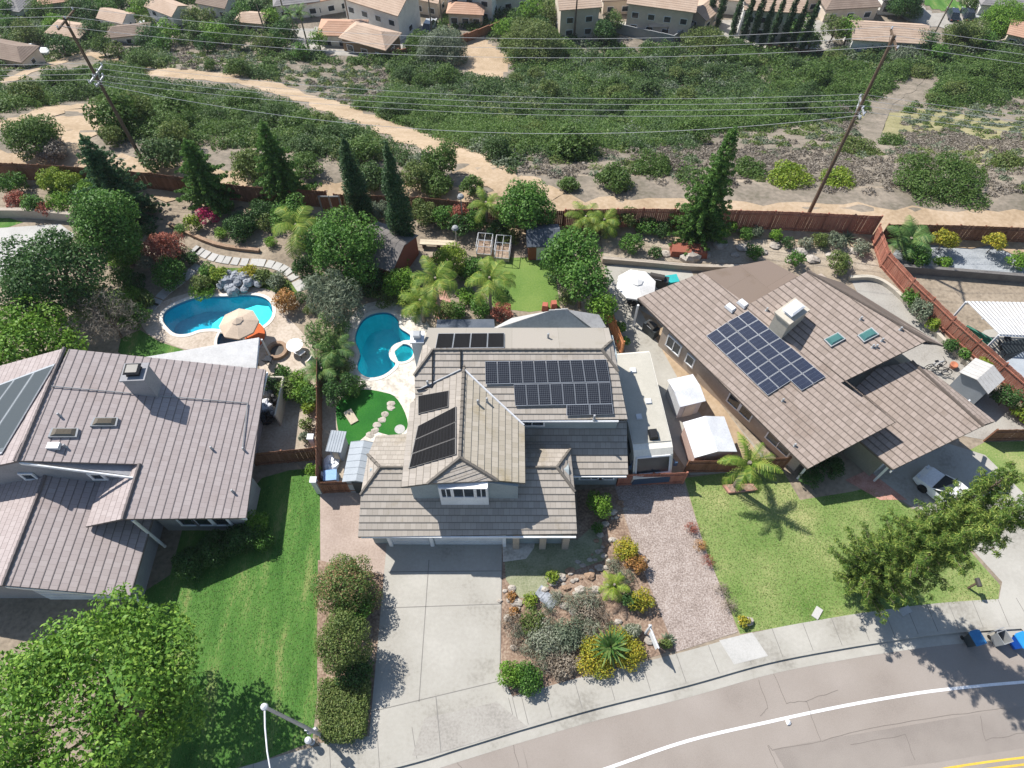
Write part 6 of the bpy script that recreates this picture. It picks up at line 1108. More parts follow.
palm('palm_tree', 'bushy palm near the end of the tall red fence, left one', P(584, 232), 1.5, 2.1, 16, 'leaf_palm', 9, .12, droop=1.1)
palm('palm_tree', 'bushy palm near the end of the tall red fence, right one', P(602, 235), 1.5, 1.9, 16, 'leaf_palm', 10, .12, droop=1.1)
palm('palm_tree', 'leafy short palm at the lower end of the feathery clumps', P(325, 378), 1.0, 1.8, 15, 'leaf_palm_dark', 11, .12)
palm('palm_tree', 'short palm behind the brown fence by the left deck corner', P(338, 362), 1.6, 1.7, 14, 'leaf_palm_dark', 12, .12)
palm('fan_palm', 'dark green fan palm at the corner of the curved fence', P(902, 252), 1.3, 2.2, 18, 'leaf_palm_dark', 13, .16, wid=.75, droop=.8)
palm('cycad', 'bright yellow-green small palm in the front garden', P(617, 594), 1.0, 1.15, 11, 'leaf_yellow', 14, .1, droop=.8, wid=.6, lean=(-.3, .2))
rosette('spiky_rosette', 'large green sword-leaved rosette rising from the yellow-flowering shrub', P(609, 650), 1.35, 46, 'leaf_palm_dark', 3, .14, h0=.75)
for i, (p, L, lb_) in enumerate((((846, 240), .9, 'grey-green agave on the right bank beneath the red fence'), ((822, 247), .7, 'small agave on the right bank among the rocks'), ((668, 640), .5, 'little spiky agave by the sign post'), ((628, 632), .6, 'silvery agave near the gravel edge'))): rosette('agave', lb_, P(*p), L, 26, 'leaf_sage', i, .12)

# short blades standing in the two front lawns and along their edges
def grass(px, n, m, seed):
    poly = [(v.x, v.y) for v in PX(*px)]; g = random.Random(seed); x0, x1 = min(a for a, b in poly), max(a for a, b in poly); y0_, y1_ = min(b for a, b in poly), max(b for a, b in poly); out = []
    while len(out) < n * 4:
        x, y = g.uniform(x0, x1), g.uniform(y0_, y1_)
        if not inside((x, y), poly): continue
        a = g.uniform(0, 6.28); w_ = g.uniform(.02, .045); hh_ = g.uniform(.015, .04); dx, dy = math.cos(a) * w_, math.sin(a) * w_; lx, ly = g.uniform(-.07, .07), g.uniform(-.07, .07)
        out += [(x - dx, y - dy, .006), (x + dx, y + dy, .006), (x + dx * .3 + lx, y + dy * .3 + ly, hh_), (x - dx * .3 + lx, y - dy * .3 + ly, hh_)]
    return tag(quadmesh('grass', np.array(out), m), kind='stuff')
leafmat('blade', (.05, .14, .02), (.09, .2, .035), (.2, .27, .08), trans=.5); leafmat('blade_dry', (.12, .2, .045), (.21, .28, .085), (.34, .35, .15), trans=.5)
grass([(235, 512), (290, 471), (319.5, 469), (319, 560), (317, 640), (316.5, 700), (311, 742), (256, 762), (150, 790), (100, 620), (170, 575)], 16000, 'blade', 1)
grass([(685, 479), (780, 467), (800, 500), (850, 493), (875, 487), (906, 506), (958, 541), (999, 586), (997, 601), (868, 611.5), (741, 633), (704, 545)], 19000, 'blade_dry', 2)

# repeated low fillers of the planting beds
pf = [plant('garden_shrub', 'leafy green filler shrub in the beds of the back gardens', B_, 0, 0, 11, .7, m, .85, .14, 1.6, 11, 700 + i, group='filler shrubs of the back gardens', at=(-20 + i, 36, 0)) for i, m in enumerate(('leaf_green', 'leaf_deep', 'leaf_olive', 'leaf_bright'))]
qf = random.Random(12)
for i, p in enumerate(((228, 212), (250, 226), (272, 228), (222, 236), (182, 232), (150, 236), (138, 250), (128, 262), (112, 262), (140, 285), (96, 296), (86, 318), (140, 322), (180, 262), (150, 212), (272, 245), (312, 285), (302, 300), (312, 312), (306, 250), (352, 292), (372, 296), (388, 300), (398, 268), (416, 284), (430, 300), (448, 318), (466, 300), (470, 280), (500, 296), (342, 372), (330, 352), (352, 395), (278, 388), (290, 392), (300, 396), (312, 400), (460, 232), (508, 240), (548, 236), (556, 262), (556, 280), (566, 300), (612, 226), (645, 232), (660, 236), (668, 228), (720, 236), (745, 238), (786, 246), (818, 244), (60, 196), (22, 190), (82, 200))):
    o = pf[i] if i < 4 else dup(pf[i % 4]); v = P(*p); o.location = v; s2 = qf.uniform(.6, 1.3); o.scale = (s2, s2 * qf.uniform(.8, 1.2), s2 * qf.uniform(.7, 1.1)); o.rotation_euler = (0, 0, qf.uniform(0, 6.28))
pg = [plant('garden_tuft', 'straggly grey-green tuft among the rocks of the front garden', B_, 0, 0, 8, .32, m, .7, .09, 1.0, 10, 800 + i, group='tufts of the front garden', at=(2 + i, 12, 0), shape=(1.8, .2)) for i, m in enumerate(('leaf_sage', 'leaf_grey', 'leaf_dry'))]
for i, p in enumerate(((520, 632), (528, 650), (540, 628), (552, 626), (560, 650), (550, 660), (578, 622), (590, 630), (516, 645), (538, 664), (572, 604), (600, 618), (548, 610), (556, 598), (512, 625), (612, 628), (588, 600), (598, 604), (622, 580), (612, 566))):
    o = pg[i] if i < 3 else dup(pg[i % 3]); o.location = P(*p); s2 = qf.uniform(.7, 1.6); o.scale = (s2, s2, s2 * .9); o.rotation_euler = (0, 0, qf.uniform(0, 6.28))
# ================================================================ the canyon beyond the fence
def GP(*pts): return [G(a, b) for a, b in pts]
ribbon('dirt_track', GP((-60, 170), (0, 168), (75, 172), (150, 176), (250, 192), (330, 200), (430, 205), (520, 214), (600, 216), (700, 220), (800, 222), (900, 226), (1024, 232), (1100, 236)), 4.6, 'track', .07)
ribbon('dirt_track', GP((150, 72), (200, 76), (262, 84), (300, 97), (345, 112), (390, 128), (440, 147), (480, 166), (515, 186), (545, 206)), 4.6, 'track', .09)
ribbon('dirt_track', GP((-20, 88), (20, 76), (60, 62), (95, 55), (150, 72)), 2.2, 'track', .09)
ribbon('dirt_track', GP((60, 165), (72, 140), (80, 118), (98, 104), (60, 108), (20, 122), (-20, 126)), [3.2, 5.5, 5, 3.5, 3, 2.5], 'track', .1)
ribbon('dirt_track', GP((860, 160), (880, 110), (905, 88), (930, 60), (955, 45)), 3.0, 'scrub_soil', .09)
def area(name, px, material, lift=.05):
    p = GP(*px); poly = [(v.x, v.y) for v in p]; x0, x1 = min(a for a, b in poly), max(a for a, b in poly); y0_, y1_ = min(b for a, b in poly), max(b for a, b in poly); m = MB(); st = .8; ni = int((x1 - x0) / st) + 2; nj = int((y1_ - y0_) / st) + 2; idx = {}; vs = []; fs = []
    def vid(i, j):
        if (i, j) not in idx: idx[(i, j)] = len(vs); x, y = x0 + i * st, y0_ + j * st; vs.append((x, y, tz(x, y) + lift))
        return idx[(i, j)]
    for i in range(ni):
        for j in range(nj):
            if inside((x0 + (i + .5) * st, y0_ + (j + .5) * st), poly): fs.append((vid(i, j), vid(i + 1, j), vid(i + 1, j + 1), vid(i, j + 1)))
    m.add(vs, fs); return struct(m, name, material, smooth=True)
area('scrub_ground', [(-150, 175), (-150, -30), (1180, -30), (1200, 235), (1024, 228), (860, 222), (600, 210), (520, 205), (400, 198), (250, 183), (100, 170)], 'scrub_soil', .035)
for c in ([(440, 58), (475, 30), (512, 60), (500, 80)],): area('bare_ground', c, 'track', .05)
for c in ([(860, 115), (940, 108), (1010, 122), (1060, 140), (1000, 150), (900, 140)], [(905, 145), (1000, 150), (1020, 165), (940, 165)]): area('dry_grass_ground', c, 'dry_grass', .055)
DIRT = [[(0, 160), (75, 164), (150, 168), (250, 184), (330, 193), (430, 199), (520, 207), (600, 209), (700, 213), (800, 215), (900, 219), (1024, 225), (1024, 240), (800, 228), (600, 222), (520, 220), (330, 206), (150, 182), (75, 178), (0, 174)],
        [(145, 67), (200, 71), (262, 79), (300, 91), (345, 106), (390, 122), (440, 141), (480, 159), (515, 179), (556, 204), (535, 208), (500, 186), (470, 170), (430, 151), (385, 134), (335, 116), (290, 101), (255, 90), (200, 81), (150, 78)], [(45, 165), (55, 120), (0, 128), (0, 116), (95, 96), (104, 108), (100, 140), (112, 166)], [(0, 90), (0, 78), (95, 50), (98, 60), (30, 82)],
        [(868, 150), (862, 122), (878, 100), (920, 70), (940, 80), (900, 110), (895, 150)], [(440, 60), (475, 30), (515, 60), (500, 78)]]
YARD = [[(588, 8), (700, 8), (702, 44), (672, 48), (625, 37), (588, 30)], [(700, 8), (838, 8), (838, 57), (765, 53), (700, 34)], [(285, 18), (440, 8), (425, 56), (350, 60), (285, 52)], [(838, 8), (990, -10), (985, 24), (945, 50), (838, 52)], [(108, 20), (190, 8), (190, 28), (108, 42)]]
SCRUB = [[(592, 150), (690, 145), (690, 200), (600, 205)], [(515, 150), (600, 160), (640, 200), (520, 200)], [(280, 60), (390, 62), (390, 105), (350, 105), (270, 78)], [(160, 45), (262, 40), (262, 70), (170, 68)], [(690, 135), (1080, 90), (1080, 225), (700, 215)], [(60, 55), (130, 40), (130, 68), (60, 72)], [(90, 150), (150, 150), (150, 168), (100, 166)], [(0, 45), (70, 40), (70, 60), (0, 75)]]
def shrub_quads(c, r, hz, n, q, size):
    g = np.random.default_rng(q); d = g.normal(size=(n, 3)); d /= np.linalg.norm(d, axis=1)[:, None]; d[:, 2] = np.abs(d[:, 2]) * 1.05 - .12
    ph = g.random(6) * 6.28; a = np.arctan2(d[:, 1], d[:, 0]); lump = 1 + .16 * np.sin(3 * a + ph[0]) + .13 * np.sin(5 * a + 4 * d[:, 2] + ph[1])
    p = np.array(c) + d * np.array([r, r, hz]) * (lump * (.55 + .5 * g.random(n) ** .6))[:, None]
    nr = d * .7 + g.normal(size=(n, 3)) * .6 + np.array([0, 0, .4]); nr /= np.linalg.norm(nr, axis=1)[:, None]; t = np.cross(nr, g.normal(size=(n, 3))); t /= np.linalg.norm(t, axis=1)[:, None]; b = np.cross(nr, t); s = size * (.6 + .8 * g.random(n))[:, None]
    return np.stack([p - t * s * .5, p - b * s * .3, p + t * s * .5, p + b * s * .3], axis=1).reshape(-1, 3)
q = random.Random(21); bins_ = {k: [] for k in ('leaf_chap', 'leaf_chap_dark', 'leaf_sage', 'leaf_scrub', 'leaf_olive')}
n_ok = 0
for k in range(17500):
    y = 42 + 110 * q.random(); x = (q.random() - .5) * 2 * (y * 1.1 + 16)
    d = y - interp(FENCE, x) - 3.5
    if d < (3.2 if x < 12 else 2.4) or d > 112: continue
    z = tz(x, y); px, py = Q((x, y, z + .5))
    if not (-150 < px < 1174 and -25 < py < 240): continue
    sc = any(inside((px, py), p) for p in SCRUB)
    r = (q.uniform(.5, 1.0) if sc else q.uniform(.9, 1.9) * (.75 + .7 * (.5 + .5 * math.sin(x * .21 + 1.3) * math.cos(y * .19 + x * .07)))) * (.8 if y < 56 else 1); hz = r * q.uniform(.55, 1.0) * (.6 if sc else 1.1)
    tops = [Q((x + dx * r, y, z + h_ * hz)) for h_ in (.1, .55, .95) for dx in (-.7, 0, .7)]
    if any(inside(t_, p) for p in DIRT for t_ in tops) or any(inside(tops[1], p) for p in YARD): continue
    if py < 46 and q.random() < .55: continue
    nz = math.sin(x * .09 + 2) * math.sin(y * .11 + x * .05) + q.uniform(-.6, .6)
    if sc and q.random() < (.25 if px > 690 else .12): continue
    if sc: m = 'leaf_scrub' if nz < -.05 else ('leaf_sage' if q.random() < .5 else 'leaf_olive')
    else: m = 'leaf_chap' if nz > -.1 else ('leaf_chap_dark' if q.random() < .8 else ('leaf_sage' if q.random() < .5 else 'leaf_olive'))
    bins_[m].append(shrub_quads((x, y, z), r, hz, int((150 if sc else 230) * (r + .4) * (1 if y < 90 else .7)), k, .09 + .002 * y)); n_ok += 1
for m, l in bins_.items():
    if l: tag(quadmesh({'leaf_scrub': 'dry_scrub', 'leaf_sage': 'sage_scrub'}.get(m, 'chaparral'), np.concatenate(l), m), kind='stuff')
print('chaparral shrubs', n_ok)
# larger shrubs and trees one can tell apart
for n_, lb_, cx, cy, r, hc, m, sp in (
 ('shrub', 'olive dome-shaped bush standing alone where the track meets the grey scrub', 538, 142, 31, 1.8, 'leaf_olive', 0), ('shrub', 'dark green dome beside the track left of the olive dome-shaped bush', 472, 186, 13, 1.0, 'leaf_chap', 0), ('shrub', 'sprawling green bush below the track near the tall cypress', 436, 184, 17, 1.0, 'leaf_chap', 0), ('shrub', 'bright green spreading bush above the middle of the track fence, left one', 614, 178, 20, 1.2, 'leaf_chap', 0), ('shrub', 'bright green spreading bush above the middle of the track fence, right one', 652, 166, 22, 1.4, 'leaf_chap', 0), ('shrub', 'low round green bush on the track edge', 569, 184, 11, .7, 'leaf_chap', 0),
 ('shrub', 'tan-topped dome bush near the cypress row on the far slope', 705, 43, 26, 2.2, 'leaf_olive', 0), ('tree', 'broad olive tree near the middle of the far slope', 535, 48, 34, 2.8, 'leaf_olive', .2), ('tree', 'grey-green spreading tree beside the far tan-roofed house', 440, 52, 27, 3.0, 'leaf_sage', .2), ('tree', 'dark green round tree behind the left far tree pair', 415, 45, 12, 3.0, 'leaf_chap', .2),
 ('shrub', 'large dark green bush on the right slope above the far right fence', 945, 180, 44, 2.2, 'leaf_chap', 0), ('shrub', 'rounded green bush by the tall narrow pine, left of the yellow pair', 750, 170, 18, 1.6, 'leaf_chap', 0), ('shrub', 'yellow-green bush left of the right utility pole', 790, 177, 24, 1.5, 'leaf_yellow', 0), ('shrub', 'yellow-green bush right of the right utility pole', 838, 179, 20, 1.4, 'leaf_yellow', 0), ('shrub', 'yellow-green bush higher up beside the right utility pole', 858, 152, 22, 1.5, 'leaf_olive', 0), ('shrub', 'big green bush on the far right slope below the neighbour roofs', 966, 96, 36, 2.4, 'leaf_chap', 0), ('shrub', 'large green bush at the right edge of the far slope', 1012, 75, 32, 2.4, 'leaf_chap', 0), ('shrub', 'green thicket left of the right utility pole top', 850, 72, 26, 2.0, 'leaf_chap', 0), ('shrub', 'dark thicket beside the pale path on the right slope', 826, 75, 16, 1.6, 'leaf_chap_dark', 0), ('shrub', 'grey dead bush on the right slope beside the pole', 842, 112, 13, 1.0, 'leaf_scrub', 0), ('shrub', 'small bright bush on the sparse right slope', 798, 120, 11, .9, 'leaf_chap', 0), ('shrub', 'bushy green shrub right of the pole base on the slope', 893, 143, 15, 1.0, 'leaf_chap', 0), ('shrub', 'round green bush at the right edge above the fence', 1010, 165, 20, 1.2, 'leaf_olive', 0), ('shrub', 'pale olive bush left of the far tan-roofed long house', 905, 55, 18, 1.6, 'leaf_sage', 0), ('tree', 'leafy tree in front of the far right garage', 965, 38, 22, 2.2, 'leaf_olive', .2), ('tree', 'bright tree at the far right edge among the roofs', 1006, 22, 24, 2.8, 'leaf_bright', .2), ('tree', 'dark tree behind the long tan-roofed far house', 905, 4, 20, 3.5, 'leaf_deep', .2), ('shrub', 'olive bush near the pole behind the sparse slope', 920, 72, 14, 1.3, 'leaf_olive', 0),
 ('shrub', 'large green thicket on the left slope behind the dark conifer', 120, 105, 30, 1.8, 'leaf_chap', 0), ('shrub', 'round olive thicket in the fork of the dirt tracks', 32, 138, 28, 1.7, 'leaf_chap', 0), ('shrub', 'grey bush at the right side of the track fork thicket', 52, 150, 16, 1.0, 'leaf_scrub', 0), ('shrub', 'dark hedge-like thicket at the left edge above the track fork', 20, 95, 26, 1.8, 'leaf_chap_dark', 0), ('shrub', 'dark hedge-like thicket right of the left edge one', 62, 84, 24, 1.8, 'leaf_chap_dark', 0), ('shrub', 'blue-green bush behind the loose dark green pine', 212, 122, 22, 1.6, 'leaf_chap_dark', 0), ('shrub', 'green bush between the two dark pines on the slope', 245, 140, 18, 1.4, 'leaf_chap', 0), ('shrub', 'low green bush on the track edge behind the loose pine', 166, 150, 13, .8, 'leaf_chap', 0), ('shrub', 'low green bush on the track edge at the far left', 250, 160, 15, 1.0, 'leaf_olive', 0), ('shrub', 'dark bush between the track and the cypress tops', 356, 92, 13, 1.0, 'leaf_chap_dark', 0), ('shrub', 'grey-green bush behind the shorter cypress', 300, 133, 15, 1.1, 'leaf_sage', 0), ('shrub', 'bright green bush right of the shorter cypress', 376, 178, 13, 1.0, 'leaf_chap', 0), ('shrub', 'sage-coloured bush right of the taller cypress', 420, 164, 15, 1.0, 'leaf_sage', 0), ('shrub', 'dry grey bush in the pale scrub beside the narrow pine', 672, 165, 15, .9, 'leaf_scrub', 0), ('shrub', 'dry grey bush right of the narrow pine', 722, 178, 14, .9, 'leaf_scrub', 0)):
    plant('far_tree' if sp else 'canyon_shrub', lb_, 'tree' if sp else B_, cx, cy, r, hc, m, .8, .19 if cy > 100 else .28, 1.9, 22, trunk=sp or None, frac=.34)
# repeated thicket shrubs: a few meshes, copied
protos = [plant('chaparral_shrub', 'rounded green chaparral bush in the dense brush of the canyon slope', B_, 560, 110, 13, 1.3, m, .8, .2, 1.7, 16, 300 + i, group='chaparral bushes of the slope', at=(2 + 3 * i, 68, 0)) for i, m in enumerate(('leaf_chap', 'leaf_chap_dark', 'leaf_chap', 'leaf_olive'))]
q = random.Random(4); k = 0; spots = []
while k < 4000 and len(spots) < 96:
    k += 1; px, py = q.uniform(0, 1020), q.uniform(62, 196)
    if any(inside((px, py), p) for p in DIRT + SCRUB): continue
    g = G(px, py); tp = [Q((g.x, g.y, g.z + h_)) for h_ in (1.0, 2.2)]
    if any(inside(t_, p) for p in DIRT for t_ in tp): continue
    if all((g - s).length > 2.6 for s in spots): spots.append(g)
for i, g in enumerate(spots):
    s = q.uniform(.7, 1.45); o = protos[i] if i < 4 else dup(protos[i % 4]); o.location = g; o.rotation_euler = (0, 0, q.uniform(0, 6.28)); o.scale = (s, s * q.uniform(.85, 1.1), s * q.uniform(.8, 1.15))
# ================================================================ houses across the canyon
mat('far_roof_tan', [(.4, .29, .215), (.5, .385, .3)], .6); mat('far_roof_orange', [(.42, .25, .17), (.5, .32, .23)], .6); mat('far_roof_brown', [(.2, .15, .12), (.27, .21, .17)], .6); mat('far_roof_grey', [(.2, .19, .19), (.27, .26, .26)], .6); mat('far_wall_white', (.72, .7, .66)); mat('far_wall_cream', (.64, .55, .45)); mat('far_wall_brown', (.25, .17, .11))
HP = []
def far_house(label, px, w_, d_, h, rz, wm__, rm_, rise=1.6, hip=False, ch=False, wins=3, storeys=1, garage=False, k_=.84):
    k_ = .62 if px[0] < 280 else k_
    HP.append(px); d_ *= .8; h *= 1.25; rise *= .8
    g = G(*px); o = thing('far_house', label, 'house', g, R(rz)); o.scale = (k_, k_, k_ * 1.1); m = MB(); m.box((0, 0, h / 2 - .5), (w_, d_, h + 1)); 
    if not hip: 
        for sx in (-1, 1): m.extr((sx * w_ / 2, 0, 0), (sx * (w_ / 2 - .12), 0, 0), [(sx * w_ / 2, -d_ / 2, h), (sx * w_ / 2, 0, h + rise), (sx * w_ / 2, d_ / 2, h)])
    m.build('wall', wm__, o, world=False); r = MB(); e = .5; X, Y = w_ / 2 + e, d_ / 2 + e; z0 = h - .12; z1 = h + rise; k = d_ * .45 if hip else 0
    r0, r1 = Vector((-X + k, 0, z1)), Vector((X - k, 0, z1)); c = [Vector(v) for v in ((-X, -Y, z0), (X, -Y, z0), (X, Y, z0), (-X, Y, z0))]
    r.roof([c[0], c[1], r1, r0], course=.55, riser=.03).roof([c[2], c[3], r0, r1], course=.55, riser=.03)
    if hip: r.roof([c[1], c[2], r1], course=.55, riser=.03).roof([c[3], c[0], r0], course=.55, riser=.03)
    rf_ = r.build('roof', rm_, o, world=False)
    if ch: MB().box((w_ * .22, d_ * .2, h + rise * .7), (.9, .9, rise * 1.4)).build('chimney', wm__, rf_, world=False)
    for s in range(storeys):
        for i in range(wins):
            x = -w_ / 2 + w_ * (i + .5) / wins; zc = 1.5 + 2.7 * s
            if garage and s == 0 and i == 0: MB().box((x, -d_ / 2 - .03, 1.1), (min(4.6, w_ / wins - .4), .06, 2.2)).build('garage_door', 'door_white', o, world=False); continue
            f = MB(); f.box((x, -d_ / 2 - .03, zc), (1.7, .07, 1.35)); f = f.build('window', 'trim', o, world=False); MB().box((x, -d_ / 2 - .07, zc), (1.45, .05, 1.1)).build('pane', 'glass', f, world=False)
    for sx in (-1, 1): f = MB(); f.box((sx * (w_ / 2 + .03), 0, 1.5), (.07, 1.5, 1.3)); f = f.build('window', 'trim', o, world=False); MB().box((sx * (w_ / 2 + .07), 0, 1.5), (.05, 1.25, 1.05)).build('pane', 'glass', f, world=False)
    return o
far_house('two-storey white house with a large tan tile roof, biggest of the upper left cluster', (385, 26), 15, 11, 5.2, -28, 'far_wall_white', 'far_roof_tan', 2.4, False, True, 4, 2)
far_house('low white house with an orange tile roof in the upper left cluster', (346, 43), 10, 7, 2.8, -2, 'far_wall_white', 'far_roof_orange', 1.6, True, False, 3)
far_house('single-storey brown-walled house with a tan hip roof above the scrub', (373, 51), 11, 8, 2.8, -24, 'far_wall_brown', 'far_roof_tan', 1.8, True, False, 3)
far_house('white house partly cut by the top edge, left of the centre', (474, 13), 11, 9, 5, -12, 'far_wall_white', 'far_roof_grey', 2, False, False, 3, 2)
far_house('low house with an orange-tan roof under the white cut-off house', (467, 22), 8, 6, 2.7, -5, 'far_wall_cream', 'far_roof_orange', 1.2, True)
far_house('beige two-storey house beside the thin far pole', (575, 30), 9, 9, 5.5, 8, 'far_wall_cream', 'far_roof_tan', 2, False, True, 2, 2)
far_house('large beige two-storey house with a walled yard at the top centre', (658, 28), 15, 10, 5.4, -14, 'far_wall_cream', 'far_roof_tan', 2.2, False, True, 4, 2)
far_house('small cream garage wing right of the walled yard', (700, 24), 7, 7, 2.8, 50, 'far_wall_cream', 'far_roof_tan', 1.4, False, False, 2)
far_house('white two-storey house behind the row of thin cypresses', (764, 31), 13, 9, 5.2, -6, 'far_wall_white', 'far_roof_tan', 2, False, False, 4, 2)
far_house('long single-storey house with a plain tan roof at the top right', (880, 47), 16, 9, 2.8, -6, 'far_wall_white', 'far_roof_tan', 2.1, False, False, 4, 1, True)
far_house('dark grey-roofed house at the top right corner', (1000, 14), 14, 9, 3, -8, 'far_wall_white', 'far_roof_grey', 2, True)
far_house('house with an orange roof at the right edge below the corner house', (1022, 45), 9, 8, 2.6, -25, 'far_wall_cream', 'far_roof_orange', 1.4)
far_house('low house with a weathered brown roof behind the long tan-roofed house', (842, 14), 13, 9, 2.8, 6, 'far_wall_cream', 'far_roof_brown', 1.9, True)
far_house('white house with a tan roof among trees at the upper left', (174, 25), 11, 8, 4.6, -30, 'far_wall_white', 'far_roof_tan', 1.8, False, False, 2, 2)
far_house('low grey-tan roofed house behind the left pole, near one', (133, 41), 12, 7, 2.6, 10, 'far_wall_white', 'far_roof_brown', 1.5, True)
far_house('small white-walled house with a tan roof behind the left pole, far one', (121, 27), 9, 7, 2.8, -20, 'far_wall_white', 'far_roof_tan', 1.6)
far_house('tan-roofed house left of the left pole top', (75, 40), 11, 8, 2.7, -14, 'far_wall_cream', 'far_roof_tan', 1.8, True)
far_house('wide tan-roofed house at the far left edge', (14, 62), 15, 9, 2.8, -16, 'far_wall_cream', 'far_roof_brown', 1.9, True)
far_house('house with a pale roof half hidden by palms left of the white cluster', (300, 12), 10, 8, 3, 12, 'far_wall_white', 'far_roof_grey', 1.7, True)
far_house('small tan-roofed house near the upper left trees', (255, 28), 9, 7, 2.7, -8, 'far_wall_cream', 'far_roof_tan', 1.5, True)
for lb_, px_, w_, d_, h_, rz_, a_, b_, hip_ in (('pale house with a tan roof behind the white cut-off house', (505, 6), 11, 8, 3, 15, 'far_wall_white', 'far_roof_tan', True), ('cream house at the top edge above the grey-green far tree', (425, 8), 10, 8, 3, -20, 'far_wall_cream', 'far_roof_tan', False), ('white house with an orange roof at the top edge left of the white cluster', (330, 8), 10, 8, 3, 20, 'far_wall_white', 'far_roof_orange', True),
    ('cream house with a brown roof behind the large beige far house', (622, 8), 11, 8, 3, 5, 'far_wall_cream', 'far_roof_brown', True), ('pale house behind the small cream garage wing', (722, 8), 11, 8, 3, -10, 'far_wall_white', 'far_roof_tan', False), ('tan-roofed house at the top edge right of the cypress row', (806, 6), 11, 8, 3, 8, 'far_wall_cream', 'far_roof_tan', True), ('pale house at the top edge left of the far lawn', (893, 10), 9, 7, 3, -4, 'far_wall_white', 'far_roof_grey', False),
    ('small pale house with a grey roof at the top left corner', (18, 16), 10, 8, 3, -12, 'far_wall_white', 'far_roof_grey', True), ('cream house with an orange roof at the upper left, beyond the left pole', (60, 10), 9, 7, 3, 14, 'far_wall_cream', 'far_roof_orange', True), ('white house with a brown roof at the upper left among dense trees', (220, 12), 10, 8, 3, -18, 'far_wall_white', 'far_roof_brown', False)):
    far_house(lb_, px_, w_, d_, h_, rz_, a_, b_, 1.7, hip_)
# thin cypress row, far pole, walls, vehicles, trees
for i, (x, y) in enumerate(((708, 24), (717, 28), (731, 39), (741, 43), (750, 46), (760, 48), (769, 47), (780, 49), (790, 51), (800, 54))):
    g = G(x, y); 
    if i == 0: cyp0 = cypress('thin_cypress', 'thin dark cypress in the row before the far white house', g, 11.5, .9, 'leaf_cypress', 31, .3, 1.2, 'row of thin cypresses', 22); o = cyp0
    else: o = dup(cyp0)
    o.location = g; s = 1 + .12 * math.sin(i * 2.1); o.scale = (1, 1, s); o.rotation_euler = (0, 0, i)
g = G(574, 39); o = thing('utility_pole', 'thin brown far pole beside the beige two-storey house', 'pole', g); MB().tube([(g.x, g.y, g.z - .3), (g.x, g.y, g.z + 11)], .2, .12, 7).build('pole', 'wood_pole', o); MB().box((g.x, g.y, g.z + 10.3), (2.2, .12, .14)).build('crossarm', 'wood_pole', o)
def far_wall(label, px, h, m, name='garden_wall'):
    p = GP(*px); b = MB()
    for a, c in zip(p, p[1:]): n = max(1, int((c - a).length / 2)); 
    for a, c in zip(p, p[1:]):
        n = max(1, int((c - a).length / 2))
        for i in range(n):
            u, v = a.lerp(c, i / n), a.lerp(c, (i + 1) / n); an = math.atan2(v.y - u.y, v.x - u.x); ce = (u + v) / 2; b.box((ce.x, ce.y, tz(ce.x, ce.y) + h / 2 - .3), ((v - u).length + .02, .2, h + .6), an)
    return tag(b.build(name, m), label, 'wall')
far_wall('grey block wall round the yard of the large beige far house', [(592, 27), (625, 35), (672, 45), (692, 32)], 2.0, 'plastic_grey'); far_wall('brown garden wall right of the grey-green far tree', [(458, 45), (478, 38), (500, 30), (506, 24)], 1.8, 'fence_brown'); far_wall('brown fence below the white house with the thin cypresses', [(765, 50), (800, 55), (828, 56)], 1.2, 'fence_brown'); far_wall('low wall in front of the far right garage', [(946, 52), (985, 50), (1010, 44)], 1.5, 'wall_block'); far_wall('brown yard fence under the tan hip-roofed far house', [(388, 58), (412, 56), (420, 50)], 1.6, 'fence_brown')
ribbon('far_street', GP((905, 8), (930, 20), (980, 22), (1060, 26)), 7, 'concrete_old', .12); area('far_lawn', [(915, -4), (940, -6), (985, 12), (968, 17), (930, 8)], 'lawn', .1)
sheet_pad = area('far_yard', [(590, 22), (640, 22), (690, 32), (672, 44), (625, 34)], 'concrete', .08); area('far_yard', [(285, 30), (345, 25), (440, 25), (420, 55), (350, 56), (290, 52)], 'concrete_old', .06); area('far_yard', [(700, 20), (830, 20), (835, 52), (790, 54), (720, 44)], 'concrete_old', .06)
for x, y, rz, p, lb_ in ((980, 19, 5, 'car_silver', 'silver pickup parked on the far street at the top right'), (951, 17, 80, 'car_dark', 'dark car parked beside the far lawn'), (966, 17, 80, 'car_dark', 'second dark car parked beside the far lawn, right one'), (396, 12, 60, 'car_white', 'white van-like car between the upper left houses'), (35, 55, 10, 'car_white', 'white vehicle by the wide tan-roofed far left house'), (152, 30, 20, 'car_white', 'white car by the white house at the upper left'), (430, 28, 75, 'car_silver', 'silver car on the drive right of the upper left cluster')):
    car(lb_, G(x, y), R(rz), p, None, 5.2, 1.95, 1.75, 'pickup' in lb_)
o = thing('gazebo', 'tan square gazebo in the walled yard of the large beige far house', 'gazebo', G(656, 33)); m = MB(); m.add([(-2, -2, 2.4), (2, -2, 2.4), (2, 2, 2.4), (-2, 2, 2.4), (0, 0, 3.1)], [(0, 1, 4), (1, 2, 4), (2, 3, 4), (3, 0, 4), (3, 2, 1, 0)]); m.build('roof', 'canvas_beige', o, world=False); [MB().tube([(x, y, 0), (x, y, 2.4)], .07).build('post', 'wood_dark', o, world=False) for x in (-1.8, 1.8) for y in (-1.8, 1.8)]
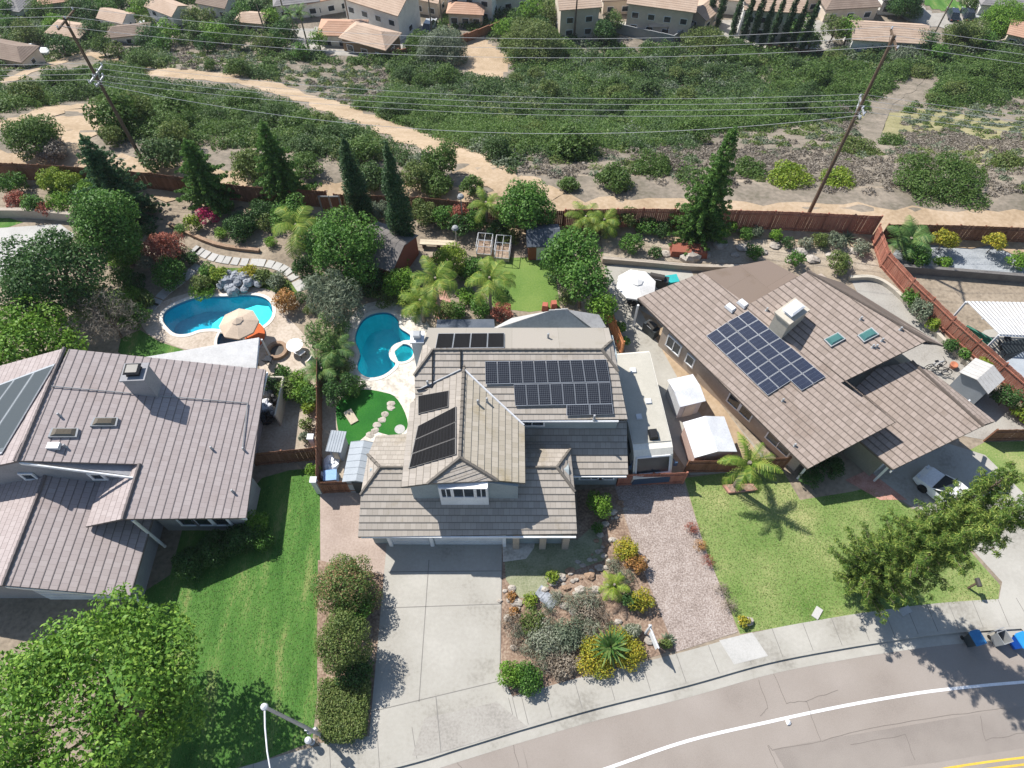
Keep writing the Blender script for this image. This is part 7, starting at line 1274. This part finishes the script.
q = random.Random(91); FT = [(10, 22), (40, 12), (25, 35), (55, 25), (90, 12), (105, 8), (100, 45), (115, 50), (140, 12), (150, 40), (160, 45), (195, 30), (205, 18), (215, 34), (228, 25), (240, 12), (235, 40), (262, 45), (270, 18), (285, 32), (275, 42), (312, 8), (325, 52), (318, 40), (400, 35), (408, 18), (425, 12), (440, 18), (455, 8), (490, 20), (500, 8), (515, 22), (548, 14), (530, 12), (555, 28), (600, 12), (612, 22), (700, 8), (722, 10), (740, 16), (800, 30), (812, 40), (835, 28), (860, 8), (925, 42), (985, 40), (1015, 60), (1010, 10), (180, 8), (60, 45), (5, 8), (75, 8), (30, 20), (48, 2), (120, 3), (132, 16), (155, 4), (190, 18), (222, 4), (250, 4), (248, 20), (285, 6), (300, 24), (330, 6), (365, 2), (410, 4), (460, 20), (485, 4), (520, 4), (540, 24), (570, 4), (590, 22), (615, 4), (640, 6), (690, 3), (760, 4), (780, 10), (815, 5), (850, 30), (880, 3), (940, 52), (970, 3), (1000, 32), (1020, 40), (90, 32), (62, 14), (108, 34), (148, 24), (168, 34), (205, 44), (300, 52), (422, 38), (432, 8), (505, 30), (605, 30)]
for i, (x, y) in enumerate(FT):
    if any(abs(x - a) < (24 if a > 280 else 13) and -20 < y - b < (14 if a > 280 else 5) for a, b in HP): continue
    m = ('leaf_green', 'leaf_chap', 'leaf_olive', 'leaf_bright', 'leaf_deep')[i % 5]; r = q.uniform(8, 15)
    plant('far_tree', 'rounded garden tree among the far houses across the canyon', T, x, y, r, q.uniform(2.2, 3.6), m, .9, .33, 1.2, 12, trunk=.18, group='garden trees among the far houses')
for i, (x, y) in enumerate(((300, 40), (309, 38), (352, 24), (432, 22), (442, 14), (268, 30), (290, 22), (930, 30))):
    palm('far_palm', 'tall thin palm among the far houses across the canyon', G(x, y + 12), q.uniform(7, 9), 2.2, 11, 'leaf_palm_dark', 400 + i, .16, group='palms among the far houses', nl=9)

# the light air of the valley: one closed box, sky outside
m, nt, o = nodes('haze'); v = nt.nodes.new('ShaderNodeVolumePrincipled'); v.inputs['Color'].default_value = (.86, .92, 1, 1); v.inputs['Density'].default_value = .00014; v.inputs['Anisotropy'].default_value = .2; nt.links.new(v.outputs[0], o.inputs['Volume'])
hz = MB(); hz.box((0, 350, (44.5 - 41.5) / 2), (1500, 1800, 44.5 + 41.5)); struct(hz, 'haze', 'haze', 'stuff')
